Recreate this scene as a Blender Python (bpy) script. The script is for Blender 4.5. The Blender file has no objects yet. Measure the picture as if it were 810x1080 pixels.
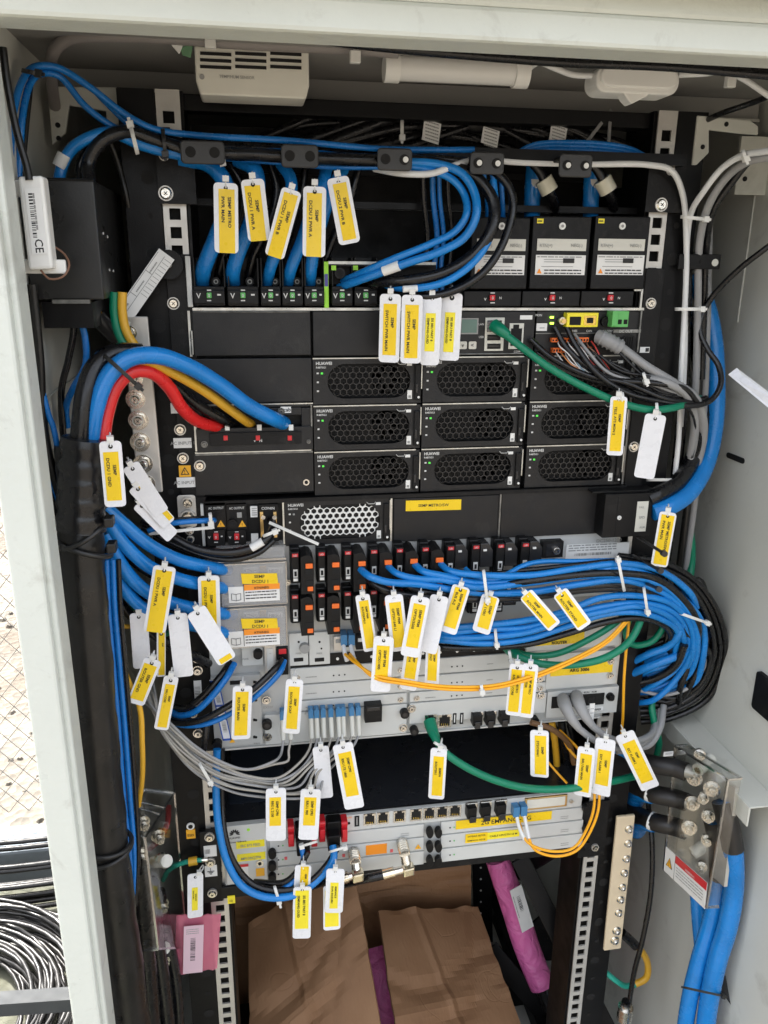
import bpy, math, random
from mathutils import Vector, Matrix
random.seed(7)
SC = bpy.context.scene
COL = SC.collection
# ------------------------------------------------------------------ camera
def _n(v):
    l = math.sqrt(sum(a*a for a in v)); return tuple(a/l for a in v)
def _c(a, b): return (a[1]*b[2]-a[2]*b[1], a[2]*b[0]-a[0]*b[2], a[0]*b[1]-a[1]*b[0])
VPV = (380.0, 3230.0); VPH = (5600.0, 325.0)          # vanishing points of the rack's uprights and shelves
F = math.sqrt(-((VPV[0]-405)*(VPH[0]-405)+(VPV[1]-540)*(VPH[1]-540)))
DN = _n((VPV[0]-405, VPV[1]-540, F)); RX = _n((VPH[0]-405, VPH[1]-540, F)); IN = _c(RX, DN)
def ray(px, py):
    d = (px-405, py-540, F)
    return (sum(a*b for a, b in zip(d, RX)), sum(a*b for a, b in zip(d, IN)), -sum(a*b for a, b in zip(d, DN)))
_a = ray(183, 320); _b = ray(686, 320)
D = 0.465/(_b[0]/_b[1]-_a[0]/_a[1])
CAM = (-_a[0]/_a[1]*D, -D, 1.5)
def P(px, py, Y=0.0):
    """measured point of the photograph -> metres, on the plane at depth Y (rack front = 0, + into the cabinet)"""
    r = ray(px, py); t = (Y-CAM[1])/r[1]
    return Vector((CAM[0]+r[0]*t, Y, CAM[2]+r[2]*t))
def G(px, py, z=0.0):
    r = ray(px, py); t = (z-CAM[2])/r[2]
    return Vector([CAM[i]+r[i]*t for i in range(3)])
cd = bpy.data.cameras.new('camera'); cam = bpy.data.objects.new('camera', cd); COL.objects.link(cam)
cd.sensor_fit = 'VERTICAL'; cd.sensor_height = 36; cd.sensor_width = 27; cd.lens = 36*F/1080
cd.clip_start = .01; cd.clip_end = 500
R3 = Matrix(((RX[0], -RX[1], -RX[2]), (IN[0], -IN[1], -IN[2]), (-DN[0], DN[1], DN[2])))
cam.matrix_world = Matrix.Translation(CAM) @ R3.to_4x4()
SC.camera = cam
SC.render.resolution_x = 768; SC.render.resolution_y = 1024
# ------------------------------------------------------------------ light
SUN_EL, SUN_AZ = 56.0, -38.0      # azimuth measured from +Y towards +X
w = bpy.data.worlds.new('World'); SC.world = w; w.use_nodes = True
nt = w.node_tree; bg = nt.nodes['Background']
sky = nt.nodes.new('ShaderNodeTexSky'); sky.sky_type = 'NISHITA'; sky.sun_disc = False
sky.sun_elevation = math.radians(SUN_EL); sky.sun_rotation = math.radians(SUN_AZ)
sky.dust_density = 6.0; sky.ozone_density = .6; sky.air_density = 1.0
hs = nt.nodes.new('ShaderNodeHueSaturation'); hs.inputs['Saturation'].default_value = .34
nt.links.new(sky.outputs[0], hs.inputs['Color']); nt.links.new(hs.outputs[0], bg.inputs[0])
bg.inputs[1].default_value = 0.15
sl = bpy.data.lights.new('sun', 'SUN'); sl.energy = 3.5; sl.angle = math.radians(.5); sl.color = (1, .95, .88)
so = bpy.data.objects.new('sun', sl); COL.objects.link(so)
el, az = math.radians(SUN_EL), math.radians(SUN_AZ)
sd = Vector((math.sin(az)*math.cos(el), math.cos(az)*math.cos(el), math.sin(el)))
so.rotation_euler = sd.to_track_quat('Z', 'Y').to_euler()
so.location = (0, 0, 4)
SC.view_settings.view_transform = 'Standard'; SC.view_settings.look = 'None'
SC.view_settings.exposure = 2.3; SC.view_settings.gamma = 1.0
# ------------------------------------------------------------------ materials
MATS = {}
def mat(name, col, rough=.5, metal=0.0, bump=0.0, bscale=300.0, var=.0, vscale=12.0, spec=.5, coat=0.0, emit=None, spots=0.0):
    if name in MATS: return MATS[name]
    m = bpy.data.materials.new(name); m.use_nodes = True; t = m.node_tree; b = t.nodes['Principled BSDF']
    c = tuple(col)+(1,) if len(col) == 3 else col
    b.inputs['Base Color'].default_value = c
    b.inputs['Roughness'].default_value = rough; b.inputs['Metallic'].default_value = metal
    b.inputs['Specular IOR Level'].default_value = spec
    if coat: b.inputs['Coat Weight'].default_value = coat; b.inputs['Coat Roughness'].default_value = .12
    tc = t.nodes.new('ShaderNodeTexCoord')
    if var:
        n = t.nodes.new('ShaderNodeTexNoise'); n.inputs['Scale'].default_value = vscale; n.inputs['Detail'].default_value = 6
        t.links.new(tc.outputs['Object'], n.inputs['Vector'])
        r = t.nodes.new('ShaderNodeMapRange'); r.inputs[1].default_value = .3; r.inputs[2].default_value = .7
        r.inputs[3].default_value = 1-var; r.inputs[4].default_value = 1+var*.6
        t.links.new(n.outputs['Fac'], r.inputs[0])
        mx = t.nodes.new('ShaderNodeVectorMath'); mx.operation = 'SCALE'; mx.inputs[0].default_value = c[:3]
        t.links.new(r.outputs[0], mx.inputs['Scale']); t.links.new(mx.outputs[0], b.inputs['Base Color'])
        r2 = t.nodes.new('ShaderNodeMapRange'); r2.inputs[1].default_value = .3; r2.inputs[2].default_value = .7
        r2.inputs[3].default_value = max(.05, rough-.1); r2.inputs[4].default_value = min(1, rough+.12)
        n2 = t.nodes.new('ShaderNodeTexNoise'); n2.inputs['Scale'].default_value = vscale*3.1; n2.inputs['Detail'].default_value = 5
        t.links.new(tc.outputs['Object'], n2.inputs['Vector'])
        t.links.new(n2.outputs['Fac'], r2.inputs[0]); t.links.new(r2.outputs[0], b.inputs['Roughness'])
    if spots:      # dust or grime that belongs to the surface: patches of another colour
        base = b.inputs['Base Color'].links[0].from_socket if b.inputs['Base Color'].is_linked else None
        n = t.nodes.new('ShaderNodeTexNoise'); n.inputs['Scale'].default_value = abs(spots)*9; n.inputs['Detail'].default_value = 9; n.inputs['Roughness'].default_value = .68; n.inputs['Distortion'].default_value = .6
        t.links.new(tc.outputs['Object'], n.inputs['Vector'])
        r = t.nodes.new('ShaderNodeMapRange'); r.inputs[1].default_value = .56; r.inputs[2].default_value = .74; r.inputs[3].default_value = 0; r.inputs[4].default_value = .45
        t.links.new(n.outputs['Fac'], r.inputs[0])
        mx = t.nodes.new('ShaderNodeMix'); mx.data_type = 'RGBA'; t.links.new(r.outputs[0], mx.inputs[0])
        mx.inputs[6].default_value = c
        if base: t.links.new(base, mx.inputs[6])
        mx.inputs[7].default_value = (.045, .043, .040, 1) if sum(col[:3]) < .4 else (.22, .20, .16, 1)
        t.links.new(mx.outputs[2], b.inputs['Base Color'])
    if bump:
        n = t.nodes.new('ShaderNodeTexNoise'); n.inputs['Scale'].default_value = bscale; n.inputs['Detail'].default_value = 4
        t.links.new(tc.outputs['Object'], n.inputs['Vector'])
        bp = t.nodes.new('ShaderNodeBump'); bp.inputs['Strength'].default_value = bump; bp.inputs['Distance'].default_value = .001
        t.links.new(n.outputs['Fac'], bp.inputs['Height']); t.links.new(bp.outputs[0], b.inputs['Normal'])
    if emit:
        b.inputs['Emission Color'].default_value = tuple(emit[:3])+(1,); b.inputs['Emission Strength'].default_value = emit[3]
    MATS[name] = m
    return m
M = dict(
 paint=mat('grey_cabinet_paint', (.62, .65, .60), .36, bump=.45, bscale=190, var=.05, vscale=6, spots=2.0),
 wall=mat('inner_wall_paint', (.60, .605, .55), .5, bump=.15, bscale=200, var=.07, vscale=5, spots=1.2),
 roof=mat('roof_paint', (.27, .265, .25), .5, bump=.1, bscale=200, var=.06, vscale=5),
 black=mat('black_powder_coat', (.0055, .0055, .006), .46, spec=.28, bump=.25, bscale=900, var=.18, vscale=14, spots=5),
 black2=mat('black_rack_paint', (.0045, .0045, .005), .42, spec=.22, bump=.15, bscale=700, var=.2, vscale=9),
 panel=mat('black_panel', (.0095, .0095, .0105), .42, spec=.42, bump=.22, bscale=1400, var=.3, vscale=24, spots=4),
 dark=mat('dark_recess', (.004, .004, .004), .8),
 zinc=mat('zinc_plate', (.62, .60, .56), .38, .55, bump=.1, bscale=400, var=.12, vscale=30),
 steel=mat('bright_steel', (.72, .70, .66), .25, 1.0, var=.15, vscale=90),
 nickel=mat('nickel', (.8, .76, .68), .18, 1.0, bump=.2, bscale=800),
 silver=mat('equipment_silver_paint', (.50, .51, .50), .42, .1, bump=.1, bscale=900, var=.06, vscale=22),
 silver2=mat('pale_module_paint', (.59, .60, .58), .45, .05, var=.07, vscale=16),
 brass=mat('brass', (.75, .52, .22), .3, 1.0),
 gold=mat('gold_plug', (.85, .6, .15), .25, 1.0),
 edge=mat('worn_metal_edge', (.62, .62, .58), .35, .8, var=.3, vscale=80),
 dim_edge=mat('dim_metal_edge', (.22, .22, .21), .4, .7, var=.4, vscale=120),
 white=mat('white_plastic', (.78, .78, .75), .38, var=.03, vscale=30),
 tan=mat('tan_insulating_strip', (.70, .58, .40), .4, var=.08, vscale=20), cream=mat('cream_plastic', (.66, .65, .58), .45, var=.05, vscale=30),
 tag=mat('tag_white_plastic', (.80, .81, .84), .28, bump=.05, bscale=400, var=.03, vscale=40),
 sticker=mat('yellow_sticker', (.88, .60, .008), .33, bump=.12, bscale=160, var=.06, vscale=60),
 lsticker=mat('pale_yellow_sticker', (.90, .76, .03), .35, bump=.1, bscale=160, var=.04, vscale=60),
 paper=mat('paper_label', (.80, .80, .78), .55, var=.04, vscale=50),
 ink=mat('black_print', (.02, .02, .02), .6), grey_ink=mat('grey_print', (.30, .30, .29), .6),
 wink=mat('white_print', (.62, .62, .60), .5), orange=mat('orange_plastic', (.85, .16, .02), .4),
 orange2=mat('orange_label', (.92, .30, .02), .45), amber=mat('amber_label', (.9, .45, .02), .45),
 red=mat('red_plastic', (.62, .02, .03), .32), pinkred=mat('red_flag', (.75, .12, .13), .45),
 greenp=mat('green_terminal', (.12, .45, .12), .4), lime=mat('lime_label', (.35, .75, .05), .5),
 lcd=mat('lcd_glass', (.13, .22, .19), .12), lcblue=mat('blue_fibre_connector', (.05, .20, .40), .3),
 blue=mat('blue_cable_sheath', (.010, .21, .60), .22, bump=.10, bscale=120, var=.14, vscale=25),
 blue2=mat('thin_blue_cable_sheath', (.008, .175, .55), .26, bump=.10, bscale=120, var=.14, vscale=25),
 bk=mat('black_cable_sheath', (.007, .007, .008), .27, bump=.08, bscale=90, var=.2, vscale=30),
 bkc=mat('dusty_black_sheath', (.011, .0105, .010), .34, spec=.45, bump=.3, bscale=120, var=.4, vscale=18, spots=9),
 gy=mat('grey_cable_sheath', (.30, .30, .30), .45, var=.06, vscale=25),
 fib=mat('fibre_grey_sheath', (.36, .34, .30), .28, var=.08, vscale=40),
 whc=mat('white_cable_sheath', (.75, .76, .76), .35),
 gr=mat('green_cable_sheath', (.0, .20, .105), .38, bump=.05, bscale=90, var=.06, vscale=25),
 rd=mat('red_cable_sheath', (.72, .022, .022), .3, bump=.05, bscale=90, var=.04, vscale=25),
 yl=mat('yellow_cable_sheath', (.72, .40, .03), .36, bump=.05, bscale=90, var=.05, vscale=25),
 yf=mat('yellow_fibre_sheath', (.90, .42, .01), .35),
 tape=mat('black_tape', (.010, .010, .011), .28, bump=.9, bscale=60, var=.2, vscale=20),
 shrink=mat('heat_shrink', (.018, .016, .015), .42, bump=.3, bscale=60, var=.2, vscale=20),
 tie=mat('white_nylon', (.74, .74, .71), .38), btie=mat('black_nylon', (.02, .02, .02), .4),
 card=None, pink=None)
def node_mat(name, build):
    m = bpy.data.materials.new(name); m.use_nodes = True; t = m.node_tree; b = t.nodes['Principled BSDF']
    build(t, b, t.nodes.new, t.links.new); MATS[name] = m; return m
def _card(t, b, N, L):
    tc = N('ShaderNodeTexCoord'); n = N('ShaderNodeTexNoise'); n.inputs['Scale'].default_value = 9; n.inputs['Detail'].default_value = 8
    L(tc.outputs['Object'], n.inputs['Vector'])
    cr = N('ShaderNodeValToRGB'); e = cr.color_ramp.elements
    e[0].position = .3; e[0].color = (.20, .098, .042, 1); e[1].position = .75; e[1].color = (.30, .165, .082, 1)
    L(n.outputs['Fac'], cr.inputs[0]); L(cr.outputs[0], b.inputs['Base Color']); b.inputs['Roughness'].default_value = .72
    wv = N('ShaderNodeTexWave'); wv.inputs['Scale'].default_value = 60; wv.inputs['Distortion'].default_value = 1.5; wv.bands_direction = 'X'
    L(tc.outputs['Object'], wv.inputs['Vector'])
    v = N('ShaderNodeTexVoronoi'); v.feature = 'DISTANCE_TO_EDGE'; v.inputs['Scale'].default_value = 3.2
    ns = N('ShaderNodeTexNoise'); ns.inputs['Scale'].default_value = 5; mixv = N('ShaderNodeVectorMath'); mixv.operation = 'ADD'
    L(tc.outputs['Object'], ns.inputs['Vector']); L(tc.outputs['Object'], mixv.inputs[0]); L(ns.outputs['Color'], mixv.inputs[1]); L(mixv.outputs[0], v.inputs['Vector'])
    r = N('ShaderNodeMapRange'); r.inputs[1].default_value = 0; r.inputs[2].default_value = .012; L(v.outputs['Distance'], r.inputs[0])
    a = N('ShaderNodeMath'); a.operation = 'MULTIPLY_ADD'; a.inputs[1].default_value = .12; L(wv.outputs['Fac'], a.inputs[0]); L(r.outputs[0], a.inputs[2])
    bp = N('ShaderNodeBump'); bp.inputs['Strength'].default_value = .35; bp.inputs['Distance'].default_value = .0010
    L(a.outputs[0], bp.inputs['Height']); L(bp.outputs[0], b.inputs['Normal'])
M['card'] = node_mat('cardboard', _card)
def _pink(t, b, N, L):
    b.inputs['Base Color'].default_value = (.74, .16, .42, 1); b.inputs['Roughness'].default_value = .25
    tc = N('ShaderNodeTexCoord'); n = N('ShaderNodeTexNoise'); n.inputs['Scale'].default_value = 26; n.inputs['Detail'].default_value = 5; n.inputs['Distortion'].default_value = 2.4
    L(tc.outputs['Object'], n.inputs['Vector']); bp = N('ShaderNodeBump'); bp.inputs['Strength'].default_value = 1.0; bp.inputs['Distance'].default_value = .008
    L(n.outputs['Fac'], bp.inputs['Height']); L(bp.outputs[0], b.inputs['Normal'])
M['pink'] = node_mat('pink_antistatic_film', _pink)
def _clear(t, b, N, L, tint=(.93, .93, .92), fac=.05):
    t.nodes.remove(b); o = t.nodes['Material Output']
    tr = N('ShaderNodeBsdfTransparent'); tr.inputs[0].default_value = tint+(1,)
    gl = N('ShaderNodeBsdfGlossy'); gl.inputs['Roughness'].default_value = .08; gl.inputs[0].default_value = (.9, .9, .9, 1)
    lw = N('ShaderNodeLayerWeight'); lw.inputs[0].default_value = .35
    mr = N('ShaderNodeMapRange'); mr.inputs[3].default_value = fac*.35; mr.inputs[4].default_value = .27 if fac < .5 else .8
    L(lw.outputs['Facing'], mr.inputs[0]); mx = N('ShaderNodeMixShader')
    L(mr.outputs[0], mx.inputs[0]); L(tr.outputs[0], mx.inputs[1]); L(gl.outputs[0], mx.inputs[2]); L(mx.outputs[0], o.inputs[0])
M['clear'] = node_mat('clear_plastic', _clear)
M['top_sheet'] = mat('satin_black_sheet_top', (.016, .018, .023), .30, bump=.15, bscale=60, var=.2, vscale=9, spots=3)
M['clear_edge'] = node_mat('clear_plastic_edge', lambda t, b, N, L: _clear(t, b, N, L, (.80, .81, .80), .9))
def _milky(t, b, N, L):
    o = t.nodes['Material Output']; b.inputs['Base Color'].default_value = (.55, .55, .55, 1); b.inputs['Roughness'].default_value = .25
    tr = N('ShaderNodeBsdfTransparent'); mx = N('ShaderNodeMixShader'); mx.inputs[0].default_value = .38
    L(tr.outputs[0], mx.inputs[1]); L(b.outputs[0], mx.inputs[2]); L(mx.outputs[0], o.inputs[0])
M['milky'] = node_mat('smoky_clear_plastic', _milky)
def _pbag(t, b, N, L):
    o = t.nodes['Material Output']; b.inputs['Base Color'].default_value = (.78, .25, .36, 1); b.inputs['Roughness'].default_value = .15
    tr = N('ShaderNodeBsdfTransparent'); tr.inputs[0].default_value = (1, .72, .78, 1); mx = N('ShaderNodeMixShader'); mx.inputs[0].default_value = .5
    L(tr.outputs[0], mx.inputs[1]); L(b.outputs[0], mx.inputs[2]); L(mx.outputs[0], o.inputs[0])
M['pbag'] = node_mat('pink_bag_film', _pbag)
def _ground(t, b, N, L):
    tc = N('ShaderNodeTexCoord'); v = N('ShaderNodeTexVoronoi'); v.inputs['Scale'].default_value = 38; L(tc.outputs['Object'], v.inputs['Vector'])
    n = N('ShaderNodeTexNoise'); n.inputs['Scale'].default_value = 2.2; n.inputs['Detail'].default_value = 7; L(tc.outputs['Object'], n.inputs['Vector'])
    cr = N('ShaderNodeValToRGB'); e = cr.color_ramp.elements
    e[0].position = .35; e[0].color = (.085, .064, .044, 1); e[1].position = .62; e[1].color = (.16, .145, .12, 1); L(n.outputs['Fac'], cr.inputs[0])
    mx = N('ShaderNodeMix'); mx.data_type = 'RGBA'; mx.blend_type = 'MULTIPLY'; mx.inputs[0].default_value = .55
    bw = N('ShaderNodeRGBToBW'); L(v.outputs['Color'], bw.inputs[0]); L(cr.outputs[0], mx.inputs[6]); L(bw.outputs[0], mx.inputs[7]); L(mx.outputs[2], b.inputs['Base Color']); b.inputs['Roughness'].default_value = .9
    bp = N('ShaderNodeBump'); bp.inputs['Strength'].default_value = .8; bp.inputs['Distance'].default_value = .01; L(v.outputs['Distance'], bp.inputs['Height']); L(bp.outputs[0], b.inputs['Normal'])
M['ground'] = node_mat('gravel_ground', _ground)
M['concrete'] = mat('mossy_concrete', (.07, .072, .05), .85, bump=1.0, bscale=60, var=.35, vscale=18)
M['kerb'] = mat('painted_kerb', (.13, .15, .17), .8, bump=.6, bscale=50, var=.2, vscale=12)
M['galv'] = mat('galvanised_steel', (.055, .058, .06), .85, .0, spec=.2, var=.15, vscale=14)
M['fwire'] = mat('weathered_wire', (.20, .185, .17), .6)
# ------------------------------------------------------------------ mesh builder
_fonts = {}
def text_mesh(s, bold=0.0):
    k = (s, bold)
    if k in _fonts: return _fonts[k]
    c = bpy.data.curves.new('t', 'FONT'); c.body = s; c.size = 1.0; c.resolution_u = 2; c.offset = bold; c.align_x = 'LEFT'
    o = bpy.data.objects.new('t', c); me = bpy.data.meshes.new_from_object(o)
    vs = [tuple(v.co[:2]) for v in me.vertices]; fs = [tuple(p.vertices) for p in me.polygons]
    bpy.data.objects.remove(o); bpy.data.curves.remove(c); bpy.data.meshes.remove(me)
    if vs:
        x0 = min(v[0] for v in vs); x1 = max(v[0] for v in vs)
    else: x0 = x1 = 0
    _fonts[k] = (vs, fs, x0, x1); return _fonts[k]
def root_of(o):
    while o.parent: o = o.parent
    return o
def catmull(pts, per=8):
    if len(pts) < 3: return [Vector(p) for p in pts]
    q = [Vector(p) for p in pts]; q = [q[0]*2-q[1]]+q+[q[-1]*2-q[-2]]; out = []
    for i in range(1, len(q)-2):
        a, b, c, d = q[i-1:i+3]
        # centripetal
        def tj(t, u, v): return t+max((v-u).length, 1e-6)**.5
        t0 = 0; t1 = tj(t0, a, b); t2 = tj(t1, b, c); t3 = tj(t2, c, d)
        n = max(3, min(per, int((c-b).length/.006)+2))
        for k in range(n):
            t = t1+(t2-t1)*k/n
            A1 = a*((t1-t)/(t1-t0))+b*((t-t0)/(t1-t0)); A2 = b*((t2-t)/(t2-t1))+c*((t-t1)/(t2-t1)); A3 = c*((t3-t)/(t3-t2))+d*((t-t2)/(t3-t2))
            B1 = A1*((t2-t)/(t2-t0))+A2*((t-t0)/(t2-t0)); B2 = A2*((t3-t)/(t3-t1))+A3*((t-t1)/(t3-t1))
            out.append(B1*((t2-t)/(t2-t1))+B2*((t-t1)/(t2-t1)))
    out.append(q[-2]); return out
class MB:
    def __init__(s): s.v = []; s.f = []; s.mi = []; s.sm = []; s.mats = []
    def _m(s, m):
        m = M[m] if isinstance(m, str) else m
        if m not in s.mats: s.mats.append(m)
        return s.mats.index(m)
    def add(s, vs, fs, m, smooth=False):
        k = len(s.v); mi = s._m(m); s.v += [Vector(v) for v in vs]
        for f in fs: s.f.append([i+k for i in f]); s.mi.append(mi); s.sm.append(smooth)
        return s
    def hexa(s, c, m):      # 8 corners: 0-3 one face loop, 4-7 the opposite
        return s.add(c, [(3, 2, 1, 0), (4, 5, 6, 7), (0, 1, 5, 4), (1, 2, 6, 5), (2, 3, 7, 6), (3, 0, 4, 7)], m)
    def box(s, x0, x1, y0, y1, z0, z1, m):
        if x0 > x1: x0, x1 = x1, x0
        if y0 > y1: y0, y1 = y1, y0
        if z0 > z1: z0, z1 = z1, z0
        return s.hexa([(x0, y0, z0), (x0, y1, z0), (x1, y1, z0), (x1, y0, z0), (x0, y0, z1), (x0, y1, z1), (x1, y1, z1), (x1, y0, z1)], m)
    def pbox(s, a, b, c, d, Y, dep, m):     # pixel rect (left at mid height, top at mid width ...) at depth Y, dep deeper
        X0, X1, Z0, Z1 = RC(a, b, c, d, Y); return s.box(X0, X1, Y, Y+dep, Z0, Z1, m)
    def obox(s, o, u, v, w, m):             # oriented box: corner o, edge vectors
        o, u, v, w = map(Vector, (o, u, v, w))
        if u.cross(v).dot(w) < 0: u, v = v, u
        return s.hexa([o, o+u, o+u+v, o+v, o+w, o+u+w, o+u+v+w, o+v+w], m)
    def bar(s, a, b, w, h, m, up=(0, -1, 0)):
        a, b = Vector(a), Vector(b); t = (b-a); up = Vector(up); sd_ = t.cross(up).normalized()*w; n = sd_.cross(t).normalized()*h
        return s.obox(a-sd_/2-n/2, t, sd_, n, m)
    def cyl(s, a, b, r, m, n=16, r2=None, smooth=True):
        a, b = Vector(a), Vector(b); r2 = r if r2 is None else r2; t = (b-a).normalized()
        u = t.orthogonal().normalized(); v = t.cross(u)
        ring = lambda c, q: [c+(u*math.cos(2*math.pi*i/n)+v*math.sin(2*math.pi*i/n))*q for i in range(n)]
        s.add(ring(a, r)+ring(b, r2), [(i, (i+1) % n, n+(i+1) % n, n+i) for i in range(n)], m, smooth)
        s.add(ring(a, r), [tuple(range(n))[::-1]], m); s.add(ring(b, r2), [tuple(range(n))], m); return s
    def tube(s, pts, r, m, n=10, raw=False, flat=None):
        q = [Vector(p) for p in pts] if raw else catmull(pts)
        rs = r if isinstance(r, (list, tuple)) else None
        L = len(q); vs = []; prev = None
        for i in range(L):
            t = (q[min(i+1, L-1)]-q[max(i-1, 0)])
            if t.length < 1e-9: t = Vector((0, 0, 1))
            t.normalize()
            if prev is None: u = t.orthogonal().normalized()
            else:
                u = prev-t*prev.dot(t)
                u = u.normalized() if u.length > 1e-6 else t.orthogonal().normalized()
            prev = u; v = t.cross(u)
            if rs:
                x = i/(L-1)*(len(rs)-1); k = min(int(x), len(rs)-2); rr = rs[k]+(rs[k+1]-rs[k])*(x-k)
            else: rr = r
            vs += [q[i]+(u*math.cos(2*math.pi*j/n)+v*math.sin(2*math.pi*j/n))*rr for j in range(n)]
        fs = [(i*n+j, i*n+(j+1) % n, (i+1)*n+(j+1) % n, (i+1)*n+j) for i in range(L-1) for j in range(n)]
        s.add(vs, fs, m, True); s.add(vs[:n], [tuple(range(n))[::-1]], m); s.add(vs[-n:], [tuple(range(n))], m); return s
    def prism(s, poly, o, u, v, w, m, smooth=False):   # polygon (2d) in frame u,v extruded by vector w
        o, u, v, w = map(Vector, (o, u, v, w)); n = len(poly)
        A = [o+u*p[0]+v*p[1] for p in poly]; B = [a+w for a in A]
        ar = sum(poly[i][0]*poly[(i+1) % n][1]-poly[(i+1) % n][0]*poly[i][1] for i in range(n))
        flip = (ar > 0) != (u.cross(v).dot(w) < 0)
        f = [tuple(range(n))[::-1], tuple(range(n, 2*n))]+[(i, (i+1) % n, n+(i+1) % n, n+i) for i in range(n)]
        if not flip: f = [x[::-1] for x in f]
        return s.add(A+B, f, m)
    def text(s, body, o, u, v, size, m='ink', align='c', bold=.012, width=None):
        vs, fs, x0, x1 = text_mesh(body, bold)
        if not vs: return s
        u = Vector(u).normalized(); v = Vector(v).normalized(); o = Vector(o)
        sx = size if not width else width/(x1-x0)
        if width: size = min(size, sx*1.6)
        dx = -(x0+x1)/2 if align == 'c' else -x0
        return s.add([o+u*((a+dx)*sx)+v*(b*size) for a, b in vs], fs, m)
    def build(s, name, parent=None, bevel=0.0, loc=None, **tags):
        me = bpy.data.meshes.new(name); o = bpy.data.objects.new(name, me); COL.objects.link(o)
        if parent is not None:
            o.parent = parent; L = root_of(parent).location
        else:
            if loc is None:
                xs = [v.x for v in s.v]; ys = [v.y for v in s.v]; zs = [v.z for v in s.v]
                loc = ((min(xs)+max(xs))/2, (min(ys)+max(ys))/2, min(zs))
            o.location = loc; L = Vector(loc)
        me.from_pydata([v-L for v in s.v], [], s.f)
        for m in s.mats: me.materials.append(m)
        me.polygons.foreach_set('material_index', s.mi); me.polygons.foreach_set('use_smooth', s.sm); me.update()
        if bevel:
            b = o.modifiers.new('bevel', 'BEVEL'); b.width = bevel; b.segments = 2; b.limit_method = 'ANGLE'; b.angle_limit = math.radians(40)
        for k, v in tags.items(): o[k] = v
        return o
def thing(name, label, cat, loc, group=None, kind=None):
    o = bpy.data.objects.new(name, None); COL.objects.link(o); o.location = loc; o.empty_display_size = .02
    return tg(o, label, cat, group, kind)
def tg(o, label=None, cat=None, group=None, kind=None):
    if label: o['label'] = label
    if cat: o['category'] = cat
    if group: o['group'] = group
    if kind: o['kind'] = kind
    return o
def dup(root, loc, label):
    r = root.copy(); COL.objects.link(r); r.location = loc; r['label'] = label
    for ch in list(root.children):
        c = ch.copy(); COL.objects.link(c); c.parent = r
        for g in ch.children:
            d = g.copy(); COL.objects.link(d); d.parent = c
    return r
def RC(a, b, c, d, Y=0.0):
    mx, my = (a+c)/2, (b+d)/2
    return P(a, my, Y).x, P(c, my, Y).x, P(mx, d, Y).z, P(mx, b, Y).z
UX, UZ, UY = Vector((1, 0, 0)), Vector((0, 0, 1)), Vector((0, -1, 0))    # right, up, towards the viewer
def screw(mb, p, r=.005, m='nickel', d=UY, h=.003):
    r *= .88
    p = Vector(p); d = Vector(d).normalized(); mb.cyl(p, p+d*h*.5, r*1.2, 'zinc' if m == 'nickel' else m, 18); mb.cyl(p+d*h*.5, p+d*h, r, m, 18, r*.72)
    u = d.orthogonal().normalized(); v = d.cross(u); q = p+d*(h+.0001)
    for a, b in ((u, v), (v, u)): mb.obox(q-a*r*.38-b*r*.06, a*r*.76, b*r*.12, d*.0002, 'dark')
def barcode(mb, o, u, v, L, H, m='ink', n=22, seed=1):
    rr = random.Random(seed); u = Vector(u).normalized(); v = Vector(v).normalized(); x = 0
    while x < L:
        wd = rr.choice((.6, 1, 1.6))*L/n/1.6; mb.add([o+u*x, o+u*min(L, x+wd), o+u*min(L, x+wd)+v*H, o+u*x+v*H], [(0, 1, 2, 3)], m); x += wd+rr.choice((.6, 1, 1.4))*L/n/1.4
def lines(mb, o, u, v, L, n, gap, th, m='grey_ink', seed=1):    # rows of tiny print too small to read
    rr = random.Random(seed); u = Vector(u).normalized(); v = Vector(v).normalized()
    for i in range(n):
        x = 0; q = o-v*(gap*i)
        while x < L*.97:
            wd = min(rr.uniform(.04, .16)*L, L-x); mb.add([q+u*x, q+u*(x+wd), q+u*(x+wd)+v*th, q+u*x+v*th], [(0, 1, 2, 3)], m); x += wd+.02*L
def rrect(w, h, r, n=4):
    out = []
    for cx, cy, a0 in ((w/2-r, h/2-r, 0), (-w/2+r, h/2-r, 90), (-w/2+r, -h/2+r, 180), (w/2-r, -h/2+r, 270)):
        for i in range(n+1):
            a = math.radians(a0+90*i/n); out.append((cx+r*math.cos(a), cy+r*math.sin(a)))
    return out
def plate_hole(mb, x0, x1, z0, z1, hole, y, dep, m):
    """flat plate with an opening (hole: function angle -> radius about plate-hole centre)"""
    cx, cz, fn = hole
    an = [2*math.pi*i/56 for i in range(56)]+[math.atan2(b-cz, a-cx) % (2*math.pi) for a in (x0, x1) for b in (z0, z1)]
    an = sorted(set(round(a, 5) for a in an)); n = len(an); I = []; O = []
    for a in an:
        c, s_ = math.cos(a), math.sin(a); r = fn(a)
        t = min(((x1-cx)/c if c > 1e-6 else ((x0-cx)/c if c < -1e-6 else 9)), ((z1-cz)/s_ if s_ > 1e-6 else ((z0-cz)/s_ if s_ < -1e-6 else 9)))
        I.append((cx+c*r, cz+s_*r)); O.append((cx+c*t, cz+s_*t))
    vs = [(p[0], y, p[1]) for p in I]+[(p[0], y, p[1]) for p in O]+[(p[0], y+dep, p[1]) for p in I]+[(p[0], y+dep, p[1]) for p in O]
    fs = []
    for i in range(n):
        j = (i+1) % n; fs += [(i, n+i, n+j, j)[::1], (i, j, 2*n+j, 2*n+i), (n+i, 3*n+i, 3*n+j, n+j), (2*n+i, 2*n+j, 3*n+j, 3*n+i)]
    mb.add(vs, fs, m)
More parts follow.
